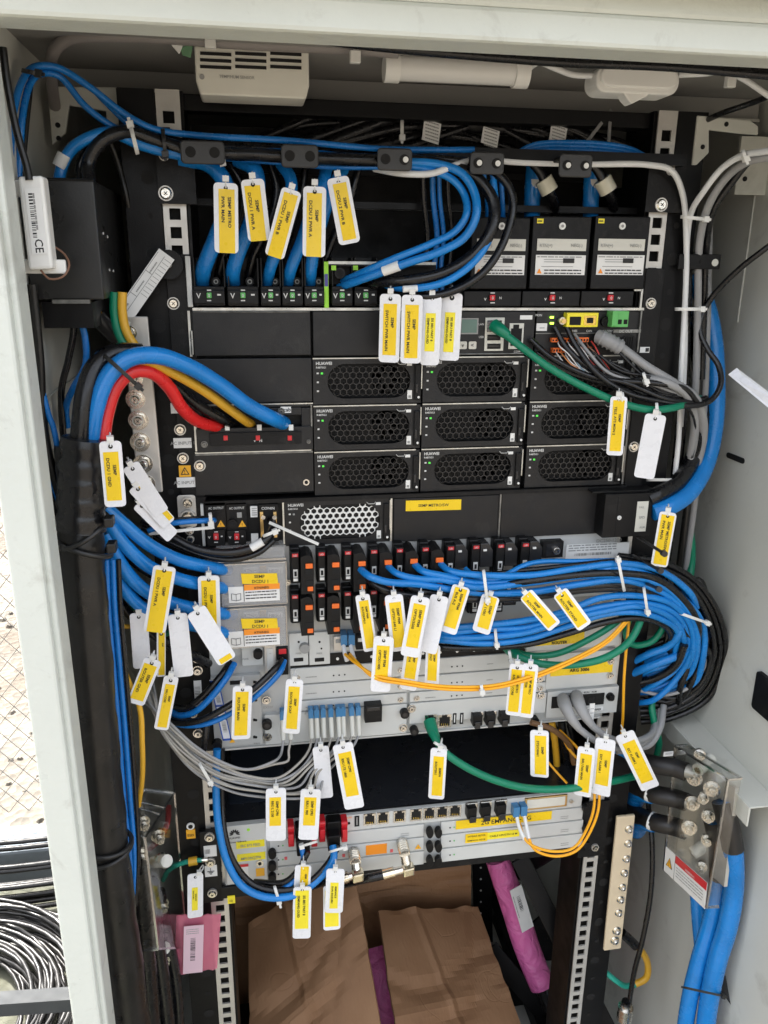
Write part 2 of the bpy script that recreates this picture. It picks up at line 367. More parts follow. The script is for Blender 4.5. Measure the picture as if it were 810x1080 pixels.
def stadium(hw, hh):
    def fn(a):
        c, s_ = abs(math.cos(a)), abs(math.sin(a)); L = hw-hh
        if s_ > 1e-6 and hh/s_*c <= L: return hh/s_
        return L*c+math.sqrt(max(0, hh*hh-(L*s_)**2))
    return fn
# ================================================================== the outdoors seen on the left
def structure(mb, name, **k):
    o = mb.build(name, **k); o['kind'] = 'structure'; return o
g = MB(); S = 120
g.add([(-S, -S, 0), (S, -S, 0), (S, S, 0), (-S, S, 0)], [(0, 1, 2, 3)], 'ground'); structure(g, 'ground', loc=(0, 0, 0))
g = MB(); g.box(-3.2, .9, -.9, .86, .004, .10, 'concrete'); structure(g, 'concrete_slab', bevel=.006, loc=(0, 0, 0))
g = MB(); g.box(-3.2, .9, .94, 1.04, .004, .14, 'kerb'); structure(g, 'kerb', bevel=.008, loc=(0, 0, 0))
# stones scattered on the gravel
g = MB(); rr = random.Random(3)
for i in range(700):
    x, y = rr.uniform(-2.6, -.2), rr.uniform(1.1, 4.2); r = rr.uniform(.006, .018); a = rr.random()*3
    vs = []
    for k in range(6):
        t = a+k*1.047; vs.append((x+math.cos(t)*r*rr.uniform(.7, 1.2), y+math.sin(t)*r*rr.uniform(.7, 1.2), 0))
    top = [(x+(v[0]-x)*.55, y+(v[1]-y)*.55, r*rr.uniform(.5, .9)) for v in vs]
    g.add(vs+top, [(k, (k+1) % 6, 6+(k+1) % 6, 6+k) for k in range(6)]+[tuple(range(6, 12))], 'ground')
o = g.build('gravel', loc=(0, 0, 0)); o['kind'] = 'stuff'
# wire fence
FY = 1.12
fence = thing('wire_fence', 'diamond wire mesh fence standing on the sunny ground beyond the cabinet', 'fence', (-1.3, FY, 0))
g = MB(); x0, x1, z0, z1 = -2.6, .2, .12, 2.2; dx, dz = .050, .031
nx = int((x1-x0)/dx)
for i in range(-int((z1-z0)/dz/1)-2, nx):
    for sgn in (1, -1):
        pts = []
        xs = x0+i*dx if sgn > 0 else x1-i*dx
        T = (z1-z0)/(2*dz)*dx
        a = Vector((xs, FY, z0)); b = Vector((xs+sgn*T, FY, z1))
        # clip to x range
        def cl(p, q, xx): t = (xx-p.x)/(q.x-p.x); return p+(q-p)*t
        if max(a.x, b.x) < x0 or min(a.x, b.x) > x1: continue
        if a.x < x0: a = cl(a, b, x0)
        if a.x > x1: a = cl(a, b, x1)
        if b.x < x0: b = cl(a, b, x0)
        if b.x > x1: b = cl(a, b, x1)
        if (b-a).length < .01: continue
        g.tube([a, b], .0012, 'fwire', 4, raw=True)
g.build('wire_mesh', fence)
for x in (-2.6, -1.2, .2):
    g = MB(); g.cyl((x, FY+.03, 0), (x, FY+.03, 2.3), .024, 'galv', 14); g.build('post', fence)
# coil of black cable lying on the slab
g = MB(); rr = random.Random(5); cx, cy = -.60, .47
coil = []
for k in range(46):
    R = rr.uniform(.20, .34); h = .11+rr.random()*.085*(1-abs(R-.27)/.12); ph = rr.random()*6; n = 40
    ex = rr.uniform(-.015, .015); ey = rr.uniform(-.015, .015)
    p = [Vector((cx+ex+math.cos(2*math.pi*i/n)*(R+.008*math.sin(3*2*math.pi*i/n+ph)), cy+ey+math.sin(2*math.pi*i/n)*(R*.92+.008*math.sin(2*2*math.pi*i/n+ph)), h+.006*math.sin(2*2*math.pi*i/n+ph*2))) for i in range(n+1)]
    g.tube(p, .0042, 'bkc', 7, raw=True)
for k in range(12):
    y = .78+.012*k*rr.random(); z = .11+k*.007
    g.tube([(-1.5, y+.02, z), (-.9, y, z+.03), (-.5, y-.02, z+.02), (-.15, y+.03, z)], .006, 'bkc', 7)
coilo = g.build('cable_coil'); tg(coilo, 'large coil of thin dusty black cable lying on the concrete slab outside', 'cable coil')
for a in (1.5, 4.2):
    g = MB(); p = [Vector((cx+math.cos(a)*(.27+.085*math.cos(t)), cy+math.sin(a)*(.25+.08*math.cos(t)), .15+.062*math.sin(t))) for t in [i*.524 for i in range(13)]]
    g.tube(p, .004, 'btie', 6, raw=True); g.build('binding_tie', coilo)
g = MB(); a, b = G(-60, 1063, .22), G(100, 1052, .22)
d_ = (b-a).normalized(); g.bar(a-d_*.5, b+d_*.0, .028, .028, 'galv', up=(0, 0, 1))
tg(g.build('metal_bar'), 'galvanised square bar crossing in front of the coiled black cable', 'metal bar')
# ================================================================== cabinet
XL, XR, FYF = -.103, .600, -.222
ZT = 1.662
cab = thing('equipment_cabinet', 'open grey steel outdoor cabinet holding the equipment rack and its cables', 'cabinet', ((XL+XR)/2, .1, .10))
g = MB(); g.box(XL, XL+.002, -.20, .56, .10, ZT, 'wall'); g.build('left_wall', cab)
g = MB(); g.box(XR, XR+.002, -.20, .56, .10, ZT, 'wall')
g.build('right_wall', cab)
g = MB(); g.box(XL+.002, XR, .558, .56, .10, ZT, 'wall'); g.build('back_wall', cab)
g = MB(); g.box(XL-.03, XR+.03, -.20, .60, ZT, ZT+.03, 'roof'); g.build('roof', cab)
g = MB(); g.box(XL, XR, -.20, .556, .30, .315, 'wall'); g.build('floor', cab)
g = MB(); g.box(XL, XR, -.195, -.18, .10, .30, 'paint'); g.build('plinth', cab)
# door frame: left jamb, right jamb and head, each a folded profile
g = MB(); xi = -.0775
g.box(XL-.001, xi-.004, FYF, FYF+.016, .12, 1.648, 'paint'); g.box(xi-.006, xi, FYF+.006, FYF+.034, .12, 1.646, 'paint')
g.box(XL-.0005, XL+.004, FYF+.016, -.18, .12, 1.648, 'paint')
g.build('left_jamb', cab, bevel=.0022)

g = MB(); zl = 1.6325
g.box(XL-.05, XR+.2, FYF-.002, -.192, zl, zl+.020, 'paint')          # bottom flange, seen from below
g.box(XL-.05, XR+.2, FYF-.002, FYF+.006, zl+.019, 1.80, 'paint')
g.build('door_head', cab, bevel=.003)
g = MB(); g.box(XL-.12, XR+.3, -.262, FYF-.003, 1.664, 1.69, 'paint'); g.box(XL-.12, XR+.3, -.262, -.20, 1.69, 1.83, 'paint'); g.build('rain_canopy', cab, bevel=.004)
g = MB(); g.box(XL, XR, -.192, -.178, 1.636, 1.645, 'bk'); g.build('door_seal', cab, bevel=.002)
# back beam & dark cable gap under the roof
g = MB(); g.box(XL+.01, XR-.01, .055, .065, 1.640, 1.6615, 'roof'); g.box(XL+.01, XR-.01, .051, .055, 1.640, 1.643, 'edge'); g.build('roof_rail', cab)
# corner brackets: grey angle plates with an opening
def corner(pts, Y, holes, th=.004):
    A = [P(x, y, Y) for x, y in pts]; g = MB(); g.prism([(a.x, a.z) for a in A], (0, Y, 0), (1, 0, 0), (0, 0, 1), (0, th, 0), 'wall')
    for x, y in holes: q = P(x, y, Y); g.cyl(q, q-Vector((0, .0006, 0)), .0022, 'dark', 12)
    return g.build('corner_bracket', cab, bevel=.001)
corner([(730, 174), (736, 121.5), (792, 127), (800, 133), (800, 142), (784, 141), (748, 137), (748, 161), (735, 174)], -.002, [(741, 155), (766, 131)])
corner([(55, 153), (50, 96), (57, 91), (125, 92), (130, 100), (130, 131), (112, 131), (112, 117), (73, 111), (69, 140)], .02, [(61, 132), (62, 146)])
g = MB(); g.box(.566, XR, .040, .044, 1.57, 1.625, 'wall')
for z in (1.585, 1.605): g.cyl((.575, .0399, z), (.575, .0392, z), .0025, 'dark', 12)
g.build('corner_gusset', cab)
# folded strips and slots on the right wall
g = MB(); g.box(XR-.0015, XR, .055, .058, 1.44, 1.60, 'wall'); g.build('wall_fold', cab, bevel=.0008)
g = MB()
q = P(775, 483, -.02)
def wallslot(px, py, w, h, name, m='dark', th=.001, rnd=None):
    r = ray(px, py); t = (XR-CAM[0])/r[0]; c = Vector([CAM[i]+r[i]*t for i in range(3)])
    g = MB(); g.prism(rrect(w, h, rnd or min(w, h)*.48), c, (0, 1, 0), (0, 0, 1), (-th, 0, 0), m); return g.build(name, cab)
wallslot(776, 483, .034, .0062, 'slot'); wallslot(745, 300, .012, .012, 'grommet_hole'); wallslot(812, 737, .045, .045, 'latch_recess', 'black', .004, .004)
# ledge bracket on the right wall that carries the terminal box
g = MB(); g.box(XR-.035, XR, -.14, .06, .957, .959, 'wall'); g.box(XR-.037, XR-.035, -.14, .06, .935, .959, 'wall'); g.build('ledge_bracket', cab, bevel=.0008)
g = MB(); g.box(XR-.05, XR, .10, .102, 1.0, 1.04, 'wall'); g.box(XR-.05, XR-.048, .07, .10, 1.0, 1.04, 'wall'); g.box(XR-.05, XR, .12, .122, .96, .985, 'wall'); g.build('cable_bracket', cab)
# left wall: seams and bolt
g = MB(); g.box(XL+.002, XL+.004, -.20, .3, 1.39, 1.392, 'wall'); screw(g, (XL+.003, .0, 1.455), .006, 'steel', (1, 0, 0), .006); g.build('wall_bolt', cab)
# ================================================================== rack
RZ0, RZ1 = .32, 1.638
rack = thing('equipment_rack', 'black steel rack frame with punched uprights standing in the cabinet', 'rack frame', (.235, .2, .315))
def upright(side):
    g = MB()
    if side < 0: xo, xs0, xs1, xi = -.0345, -.0045, .0175, .0175; s = 1
    else: xo, xs0, xs1, xi = .5040, .4525, .4735, .4525; s = -1
    # outer black folded channel with round holes
    a, b = (xo, xs0) if side < 0 else (xs1, xo)
    g.box(a, b, .0, .003, RZ0, RZ1, 'black2'); g.box(xo-.001, xo+.001, .003, .055, RZ0, RZ1, 'black2')
    g.box(xi-.0015, xi+.0015, .004, .06, RZ0, RZ1, 'black2')
    cxh = (a+b)/2-.001*side
    z = RZ0+.02; k = 0
    while z < RZ1-.01:
        r = .0058 if k % 2 else .0028
        g.cyl((cxh-.004*side, -.0004, z), (cxh-.004*side, .001, z), r, 'dark', 18)
        g.add([Vector((cxh-.004*side+math.cos(t)*r*1.12, -.0002, z+math.sin(t)*r*1.12)) for t in [i*.524 for i in range(12)]], [tuple(range(12))], 'black')
        z += .0315; k += 1
    return g.build('upright', rack)
upright(-1); upright(1)
def strip(x0, x1):
    g = MB(); pitch = .044450/3; hw = .0048; cx = (x0+x1)/2
    zs = []; z = RZ0+.01
    while z < RZ1-.008: zs.append(z); z += .0155
    prev = RZ0
    g.box(x0, cx-hw, -.0006, .0014, RZ0, RZ1, 'zinc'); g.box(cx+hw, x1, -.0006, .0014, RZ0, RZ1, 'zinc')
    for z in zs:
        g.box(cx-hw, cx+hw, -.0006, .0014, prev, z-hw, 'zinc'); prev = z+hw
    g.box(cx-hw, cx+hw, -.0006, .0014, prev, RZ1, 'zinc')
    g.box(x0, x1, .010, .012, RZ0, RZ1, 'dark')
    return g.build('hole_strip', rack)
strip(-.0035, .0165); strip(.4535, .4725)
g = MB(); g.box(-.034, .504, .012, .03, 1.624, 1.6375, 'black2'); g.build('top_beam', rack, bevel=.001)
g = MB(); g.box(-.034, .504, .20, .24, RZ0, RZ0+.04, 'black2'); g.build('bottom_beam', rack)
for x in (-.034, .466):
    g = MB(); g.box(x, x+.038, .44, .443, RZ0, RZ1, 'black2'); g.box(x, x+.003, .40, .44, RZ0, RZ1, 'black2')
    for k in range(22): g.cyl((x+.019, .4395, .36+k*.05), (x+.019, .4385, .36+k*.05), .0035, 'steel' if k % 3 == 0 else 'dark', 10)
    g.build('rear_upright', rack)
for x, s in ((-.03, 1), (.470, -1)):
    for z in (.33, .70):
        g = MB(); g.box(x, x+.03, .03, .44, z, z+.03, 'black2'); g.build('side_brace', rack, bevel=.001)
    g = MB(); g.bar((x+.012, .05, .80), (x+.012, .42, .36), .03, .004, 'black2', up=(1, 0, 0)); g.build('diagonal_brace', rack)
# screws seen on the uprights
for px, py in ((183, 320), (175, 204), (190, 453), (193, 483), (686, 320), (697, 216), (668, 471)):
    g = MB(); screw(g, P(px, py, -.004), .0052); g.build('screw', rack)
# ================================================================== equipment
YF = -.006
PX = .00092
ORD = ['first', 'second', 'third', 'fourth', 'fifth', 'sixth', 'seventh', 'eighth', 'ninth', 'tenth']
def T(g, s, x, y, h, Y=YF, m='wink', align='c', bold=.012, width=None):
    return g.text(s, P(x, y, Y)-Vector((0, .0004, 0)), UX, UZ, h*PX/.7, m, align, bold, width*PX if width else None)
def at_loc(a, b, c, d, Y=YF):
    X0, X1, Z0, Z1 = RC(a, b, c, d, Y); return ((X0+X1)/2, Y, Z0)
def hole_dot(g, x, y, Y, r=.0018, m='dark'): q = P(x, y, Y); g.cyl(q, q+UY*.0004, r, m, 12)
def rj45(g, a, b, c, d, Y, frame='steel', clip=True):
    g.pbox(a, b, c, d, Y-.0012, .0012, frame); w_, h_ = c-a, d-b
    g.pbox(a+w_*.12, b+h_*.2, c-w_*.12, d-h_*.12, Y-.0016, .0004, 'dark')
    g.pbox(a+w_*.3, b+h_*.05, c-w_*.3, b+h_*.25, Y-.0017, .0004, 'dark')
    for k in range(4): g.pbox(a+w_*(.24+k*.15), d-h_*.3, a+w_*(.29+k*.15), d-h_*.14, Y-.0019, .0003, 'gold')
# ---- main power shelf chassis
ps = thing('power_shelf', 'tall black power shelf chassis with bright divider lines across the upper rack', 'power shelf', at_loc(203, 325, 678, 521))
X0, X1 = .0180, .4550
zt, zm, zb = P(430, 270, 0).z, P(430, 325.6, 0).z, P(385, 519, 0).z
g = MB(); g.box(X0, X1, .006, .33, zb, zm, 'black'); g.box(X0, X0+.002, .0, .33, zm, zt+.07, 'black'); g.box(X1-.002, X1, .0, .33, zm, zt+.07, 'black')
g.box(X0, X1, .055, .33, zm, P(430, 300, .055).z, 'black'); g.build('body', ps)
g = MB(); g.box(X0, X1, .13, .132, zm, 1.63, 'black'); g.box(X0, X1, .10, .104, P(430, 187, .10).z, P(430, 180, .10).z, 'black2')
g.box(X0+.02, X1-.02, .124, .126, P(430, 222, .124).z, P(430, 219, .124).z, 'dim_edge'); g.build('terminal_bay', ps)
g = MB(); g.box(X0-.001, X1, -.0075, .06, zm-.0012, zm+.0012, 'edge'); g.build('shelf_edge', ps)
g = MB(); g.pbox(196.5, 270, 202, 324, -.010, .05, 'silver2'); g.build('side_strip', ps, bevel=.0006)
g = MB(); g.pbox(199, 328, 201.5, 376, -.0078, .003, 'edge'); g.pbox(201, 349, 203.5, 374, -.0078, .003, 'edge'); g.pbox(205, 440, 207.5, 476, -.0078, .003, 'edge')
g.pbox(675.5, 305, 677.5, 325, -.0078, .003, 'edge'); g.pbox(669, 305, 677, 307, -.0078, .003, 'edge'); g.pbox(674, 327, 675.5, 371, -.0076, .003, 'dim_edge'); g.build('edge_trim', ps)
# ears over the uprights
g = MB(); g.box(-.0045, X0, -.0042, -.001, P(180, 524, 0).z, P(175, 268, 0).z, 'black'); g.build('left_ear', ps, bevel=.0006)
g = MB(); g.box(X1, .4745, -.0042, -.001, P(670, 520, 0).z, P(690, 283, 0).z, 'black'); g.build('right_ear', ps, bevel=.0006)
for a, b, c, d, t in ((180, 425, 196, 436, 'AC'), (183, 462, 202, 472.5, 'AC INPUT 1'), (186.5, 503.5, 206, 514, 'AC INPUT 2')):
    g = MB(); g.pbox(a, b, c, d, -.0048, .0006, 'paper'); T(g, t, (a+c)/2, d-3.6, 3.3, -.0052, 'grey_ink'); g.build('input_sticker', ps)
g = MB(); g.pbox(188.7, 491, 201.3, 503, -.0048, .0006, 'amber')
q = P(195, 497, -.0052); g.prism([(-.0042, -.0034), (.0042, -.0034), (0, .0042)], q, UX, UZ, UY*.0002, 'ink'); g.prism([(-.0028, -.0025), (.0028, -.0025), (0, .0026)], q+UY*.0003, UX, UZ, UY*.0002, 'amber')
T(g, '!', 195, 499.5, 4, -.0062, 'ink'); g.build('warning_sticker', ps)
g = MB(); g.pbox(577+98, 366, 577+108, 372, -.0048, .0006, 'paper'); g.pbox(681, 367, 684.5, 371, -.0052, .0006, 'ink'); g.build('code_sticker', ps)
# ---- cable bar and its brackets
M['clamp'] = mat('grey_black_plate', (.030, .030, .030), .42, bump=.2, bscale=900)
cb = thing('cable_support_bar', 'long black cable support bar with pierced clamp plates across the rack top', 'cable support', at_loc(190, 148, 720, 182, -.03))
g = MB(); Yb = -.02
z1 = P(400, 160, Yb).z
g.box(.0, .4745, Yb, Yb+.012, z1-.004, z1+.006, 'black2'); g.box(.02, .455, .02, .03, P(430, 221, .02).z, P(430, 214, .02).z, 'black2'); g.build('bar', cb)
for a, b, c, d in ((190, 148, 237, 173), (296.5, 152, 336, 177), (398, 156, 435, 180), (496, 160, 532, 184), (590, 162, 625, 187)):
    g = MB(); X0_, X1_, Z0_, Z1_ = RC(a, b, c, d, -.047); w_, h_ = X1_-X0_, Z1_-Z0_; cc = Vector(((X0_+X1_)/2, -.047, (Z0_+Z1_)/2))
    g.prism(rrect(w_, h_, .0035), cc, UX, UZ, (0, .003, 0), 'clamp'); g.box(X0_+.004, X1_-.004, -.044, Yb+.002, Z1_-.005, Z1_-.001, 'black')
    for s in (-1, 1):
        q = cc+UX*s*w_*.27; g.cyl(q+UY*.0001, q+UY*.0006, .0042, 'dark', 18)
        if a > 390 and (s > 0 or a > 490): g.cyl(q+UX*.001+UY*.0002, q+UX*.001+UY*.0009, .0024, 'white', 14)
    g.build('clamp_plate', cb, bevel=.0012)
g = MB(); g.pbox(166, 160, 206, 215, -.009, .003, 'black'); g.pbox(168, 134, 180, 165, -.009, .003, 'black'); q = P(175, 204, -.009); screw(g, q, .006); screw(g, P(173, 164, -.012), .0042); g.build('left_mount', cb, bevel=.001)
g = MB(); g.pbox(683, 166, 722, 224, -.009, .003, 'black'); screw(g, P(697, 216, -.009), .006); hole_dot(g, 690, 178, -.009, .002, 'dark'); screw(g, P(707, 180, -.009), .004); g.build('right_mount', cb, bevel=.001)
# ---- breakers with green switches, upper left
def small_breaker(a, c, label, top=272, bot=322.5, swcol='greenp', group='green switched breakers in the top row', termscrew=None):
    t = thing('circuit_breaker', label, 'breaker', at_loc(a, top, c, bot, -.012), group)
    m_ = (a+c)/2
    g = MB(); g.pbox(a, top+34, c, bot-2, -.014, .06, 'black'); g.pbox(a, top+30, c, bot, -.011, .06, 'black'); g.build('body', t, bevel=.0008)
    g = MB(); g.pbox(a+.5, top, c-.5, top+31, .018, .04, 'black'); g.pbox(a, top, a+1.2, top+31, -.008, .05, 'black'); g.pbox(c-1.2, top, c, top+31, -.008, .05, 'black')
    g.pbox(a+2, top+12, c-2, top+30, .0176, .001, 'dark')
    sx = termscrew if termscrew else c-(c-a)*.28
    q = P(sx, top+25, .006); g.cyl(q+Vector((0, .02, 0)), q, .004, 'black', 14); g.cyl(q, q+UY*.0006, .0022, 'dim_edge', 12); g.cyl(q+UY*.0004, q+UY*.001, .0012, 'dark', 10); g.build('terminal', t)
    g = MB(); g.pbox(m_-2.6, top+36.5, m_+2.6, top+42.5, -.0165, .003, swcol); T(g, '0', m_, top+41.3, 3, -.0167, 'wink'); g.build('switch', t, bevel=.0006)
    g = MB(); 
    g.pbox(m_-2.2, top+33.4, m_+2.2, top+34.8, -.0146, .0005, 'wink'); g.pbox(m_-2.2, top+44.4, m_+2.2, top+45.6, -.0146, .0005, 'wink')
    w_ = (c-a)
    T(g, 'V', m_-w_*.33, top+42.6, 5, -.0146, 'wink'); g.pbox(m_+w_*.26, top+38, m_+w_*.38, top+39.8, -.0146, .0005, 'wink'); g.build('markings', t)
    return t
for i, (a, c, ts) in enumerate(((204, 237, None), (240, 272.5, None), (275, 296, None), (297.5, 319.5, None), (321, 342, None))):
    small_breaker(a, c, f'black breaker with green switch in the top row, {ORD[i]} from the left')
small_breaker(350, 372, 'black breaker with green switch directly right of the lime edge strip')
small_breaker(374, 398, 'black breaker with green switch under the looped blue cables, second right of the lime strip')
g = MB(); g.pbox(342, 276, 346.5, 324.5, -.010, .03, 'lime'); g.pbox(342.3, 289, 346, 302, -.0106, .001, mat('violet_label', (.08, .07, .3), .5)); g.pbox(346.5, 276, 460, 279, -.010, .03, 'edge'); g.pbox(346.5, 279, 460, 281, -.009, .03, 'black')
for x in (352, 375, 397): g.pbox(x-2.5, 280, x+2.5, 285, -.0105, .001, 'lime')
for x in (358, 386): q = P(x, 288, -.005); g.cyl(q, q+UY*.004, .005, 'black', 16); g.cyl(q+UY*.004, q+UY*.0045, .003, 'dark', 14)
g.pbox(346.5, 281, 460, 300, .004, .02, 'black')
tg(g.build('breaker_marker_strip'), 'lime green edge strip with silver top rail beside the breakers', 'marker strip')
# ---- covers with wiring labels, upper right
for i, (a, c, nm) in enumerate(((497, 557.5, 'left'), (560.5, 621.5, 'middle'), (625.5, 685, 'right'))):
    b, d = (228, 305) if i else (229, 305)
    if i == 2: c = 683
    t = thing('terminal_cover', f'black terminal cover with two white wiring labels, {nm} of the three', 'terminal cover', at_loc(a, b, c, d, -.012), 'black terminal covers in the top row')
    g = MB(); g.pbox(a, b, c, d, -.0125, .06, 'black'); g.build('cover', t, bevel=.0012)
    x = a+5
    g = MB(); X = lambda f: a+(c-a)*f
    g.pbox(X(.10), 252, X(.95), 264.5, -.0132, .0006, 'cream'); T(g, 'RTN(+)', X(.25), 260.5, 3, -.0136, 'grey_ink'); T(g, 'NEG(-)', X(.78), 260.5, 3, -.0136, 'grey_ink'); g.build('name_label', t)
    g = MB(); g.pbox(X(.07), 269, X(.93), 290, -.0132, .0006, 'paper')
    for k in (273.5, 276): g.pbox(X(.22), k, X(.75), k+.6, -.0137, .0004, 'grey_ink')
    g.pbox(X(.55), 272.5, X(.74), 277.5, -.0139, .0004, 'ink'); g.pbox(X(.17), 281, X(.72), 281.5, -.0137, .0003, 'grey_ink')
    lines(g, P(X(.1), 271.3, -.0137), UX, UZ, .045, 1, .002, .0009, 'grey_ink', i); lines(g, P(X(.22), 285.5, -.0137), UX, UZ, .038, 2, .0028, .001, 'ink', i+4)
    q = P(X(.135), 286, -.0137); g.prism([(-.0024, -.002), (.0024, -.002), (0, .0024)], q, UX, UZ, UY*.0002, 'orange2'); g.build('wiring_label', t)
    if i: g = MB(); g.pbox(X(.1), 230.5, X(.21), 235.5, -.0132, .0006, 'lsticker'); lines(g, P(X(.115), 233.8, -.0137), UX, UZ, .004, 1, .001, .0011, 'ink', 2); g.build('yellow_sticker', t)
    g = MB(); q = P(X(.53), 238.5, -.0128); g.cyl(q, q+UY*.0014, .0032, 'white', 16); g.cyl(q+UY*.0014, q+UY*.0018, .0014, 'grey_ink', 10); g.build('fixing_pin', t)
for i, (a, c, sx, nm) in enumerate(((489, 549.5, 519.6, 'left'), (551, 611.5, 583, 'middle'), (613, 668, 644.5, 'right'))):
    t = thing('circuit_breaker', f'flat black breaker with red switch beneath the {nm} terminal cover', 'breaker', at_loc(a, 307, c, 323, -.012), 'red switched breakers under the terminal covers')
    g = MB(); g.pbox(a, 307, c, 323, -.012, .06, 'black'); g.build('body', t, bevel=.0008)
    g = MB(); g.pbox(sx-2.8, 311, sx+2.8, 317, -.015, .003, 'red'); T(g, '0', sx, 315.8, 3, -.0152, 'wink'); g.build('switch', t, bevel=.0006)
    g = MB(); g.pbox(sx-2.3, 308.3, sx+2.3, 309.6, -.0126, .0005, 'wink'); g.pbox(sx-2.3, 318.8, sx+2.3, 320, -.0126, .0005, 'wink'); T(g, 'v', sx-8, 317, 4, -.0126, 'wink'); T(g, 'N', sx+8, 315.5, 2.5, -.0126, 'wink'); g.build('markings', t)
# ---- blank panels
def blank(a, b, c, d, label, name='blank_panel', Y=YF, extra=None, m='panel'):
    t = MB(); t.pbox(a, b, c, d, Y, .02, m); 
    if extra: extra(t)
    o = t.build(name, bevel=.0009); return tg(o, label, 'blank panel', 'black blank panels')
def lip(a, b, c, d):
    def f(t): t.pbox(a, b-.3, c, b+1.2, YF-.0012, .002, 'dim_edge')
    return f
blank(203.5, 328, 327.5, 375, 'smudged black blank panel, left one in the row below the top breakers', extra=lip(203, 328.5, 327, 0))
blank(330, 328, 470, 375, 'black blank panel half hidden behind the four hanging tags under the cable loop')
blank(204.5, 378, 329, 425, 'black blank panel above the red, yellow and blue power leads')
def e2(t): screw(t, P(210.8, 491, YF), .0052); q = P(323, 508.5, YF); t.cyl(q, q+UY*.001, .0032, 'steel', 16); t.cyl(q+UY*.0008, q+UY*.0014, .0018, 'dark', 12); t.pbox(206, 477.5, 330, 479, YF-.001, .002, 'dim_edge')
blank(205.5, 478, 330.5, 520, 'black blank panel with a screw at left and ring at right below the AC inlet', extra=e2)
# ---- AC inlet block
ac = thing('ac_input_block', 'black AC inlet block where the red, yellow and blue leads plug in', 'inlet block', at_loc(206, 428, 330, 476))
g = MB(); g.pbox(207, 451, 330, 476, YF-.002, .02, 'panel'); g.pbox(207, 427.5, 330, 451, .012, .02, 'dark'); g.pbox(207, 427.5, 330, 430, YF-.001, .02, 'panel'); g.pbox(318, 430, 330, 451, YF, .02, 'panel'); g.pbox(207, 430, 214, 451, YF, .02, 'panel')
g.pbox(280, 430, 318, 438, YF, .02, 'panel'); g.build('housing', ac, bevel=.0006)
g = MB(); g.pbox(221, 456, 318, 469, YF-.0045, .004, 'black'); g.pbox(253, 457, 257, 458.5, YF-.0048, .0004, 'dark'); g.pbox(286, 457, 294, 458.5, YF-.0048, .0004, 'dark'); g.build('switch_bar', ac, bevel=.0006)
for x in (238, 272, 305.7): g = MB(); g.pbox(x-2.2, 459.5, x+2.2, 464.5, YF-.0055, .001, 'red'); g.build('indicator', ac)
g = MB()
for x in (239.7, 273.5, 307): g.pbox(x-2.4, 448, x+2.4, 454, YF-.003, .001, 'white')
g.pbox(296, 429, 307, 435.5, YF-.0018, .0006, 'paper'); T(g, '2cab', 301.5, 434, 4, YF-.002, 'ink'); T(g, 'v   N', 272, 466, 3, YF-.0048, 'wink'); g.build('markings', ac)
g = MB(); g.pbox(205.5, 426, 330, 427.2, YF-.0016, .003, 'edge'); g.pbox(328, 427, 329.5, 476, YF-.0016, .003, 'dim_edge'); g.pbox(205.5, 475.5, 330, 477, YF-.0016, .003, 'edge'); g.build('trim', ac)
g = MB(); screw(g, P(215.5, 468.5, YF-.002), .003, 'dim_edge'); screw(g, P(325.5, 465.5, YF-.002), .002, 'dim_edge'); screw(g, P(296.6, 433.6, YF-.001), .0032, 'dim_edge'); g.build('screws', ac)
# ---- rectifier modules
def hexgrid(mb, cx, cz, hw, hh, R, th, y, dep, m, fill=1.0):
    dx, dz = R*math.sqrt(3), R*1.5; fn = stadium(hw, hh); nz = int(hh/dz)+1
    for j in range(-nz, nz+1):
        for i in range(-30, 31):
            x = (i+(.5 if j % 2 else 0))*dx; z = j*dz; r = math.hypot(x, z)
            if r > fn(math.atan2(z, x))-R*.35*fill: continue
            O = [(cx+x+R*1.0*math.cos(math.radians(60*k+30)), cz+z+R*1.0*math.sin(math.radians(60*k+30))) for k in range(6)]
            I = [(cx+x+(R-th)*math.cos(math.radians(60*k+30)), cz+z+(R-th)*math.sin(math.radians(60*k+30))) for k in range(6)]
            vs = [(p[0], y, p[1]) for p in O]+[(p[0], y, p[1]) for p in I]+[(p[0], y+dep, p[1]) for p in I]
            mb.add(vs, [(k, 6+k, 6+(k+1) % 6, (k+1) % 6) for k in range(6)]+[(6+k, 12+k, 12+(k+1) % 6, 6+(k+1) % 6) for k in range(6)], m)
M['mesh'] = mat('glossy_black_mesh', (.020, .020, .021), .25, bump=.1, bscale=300)
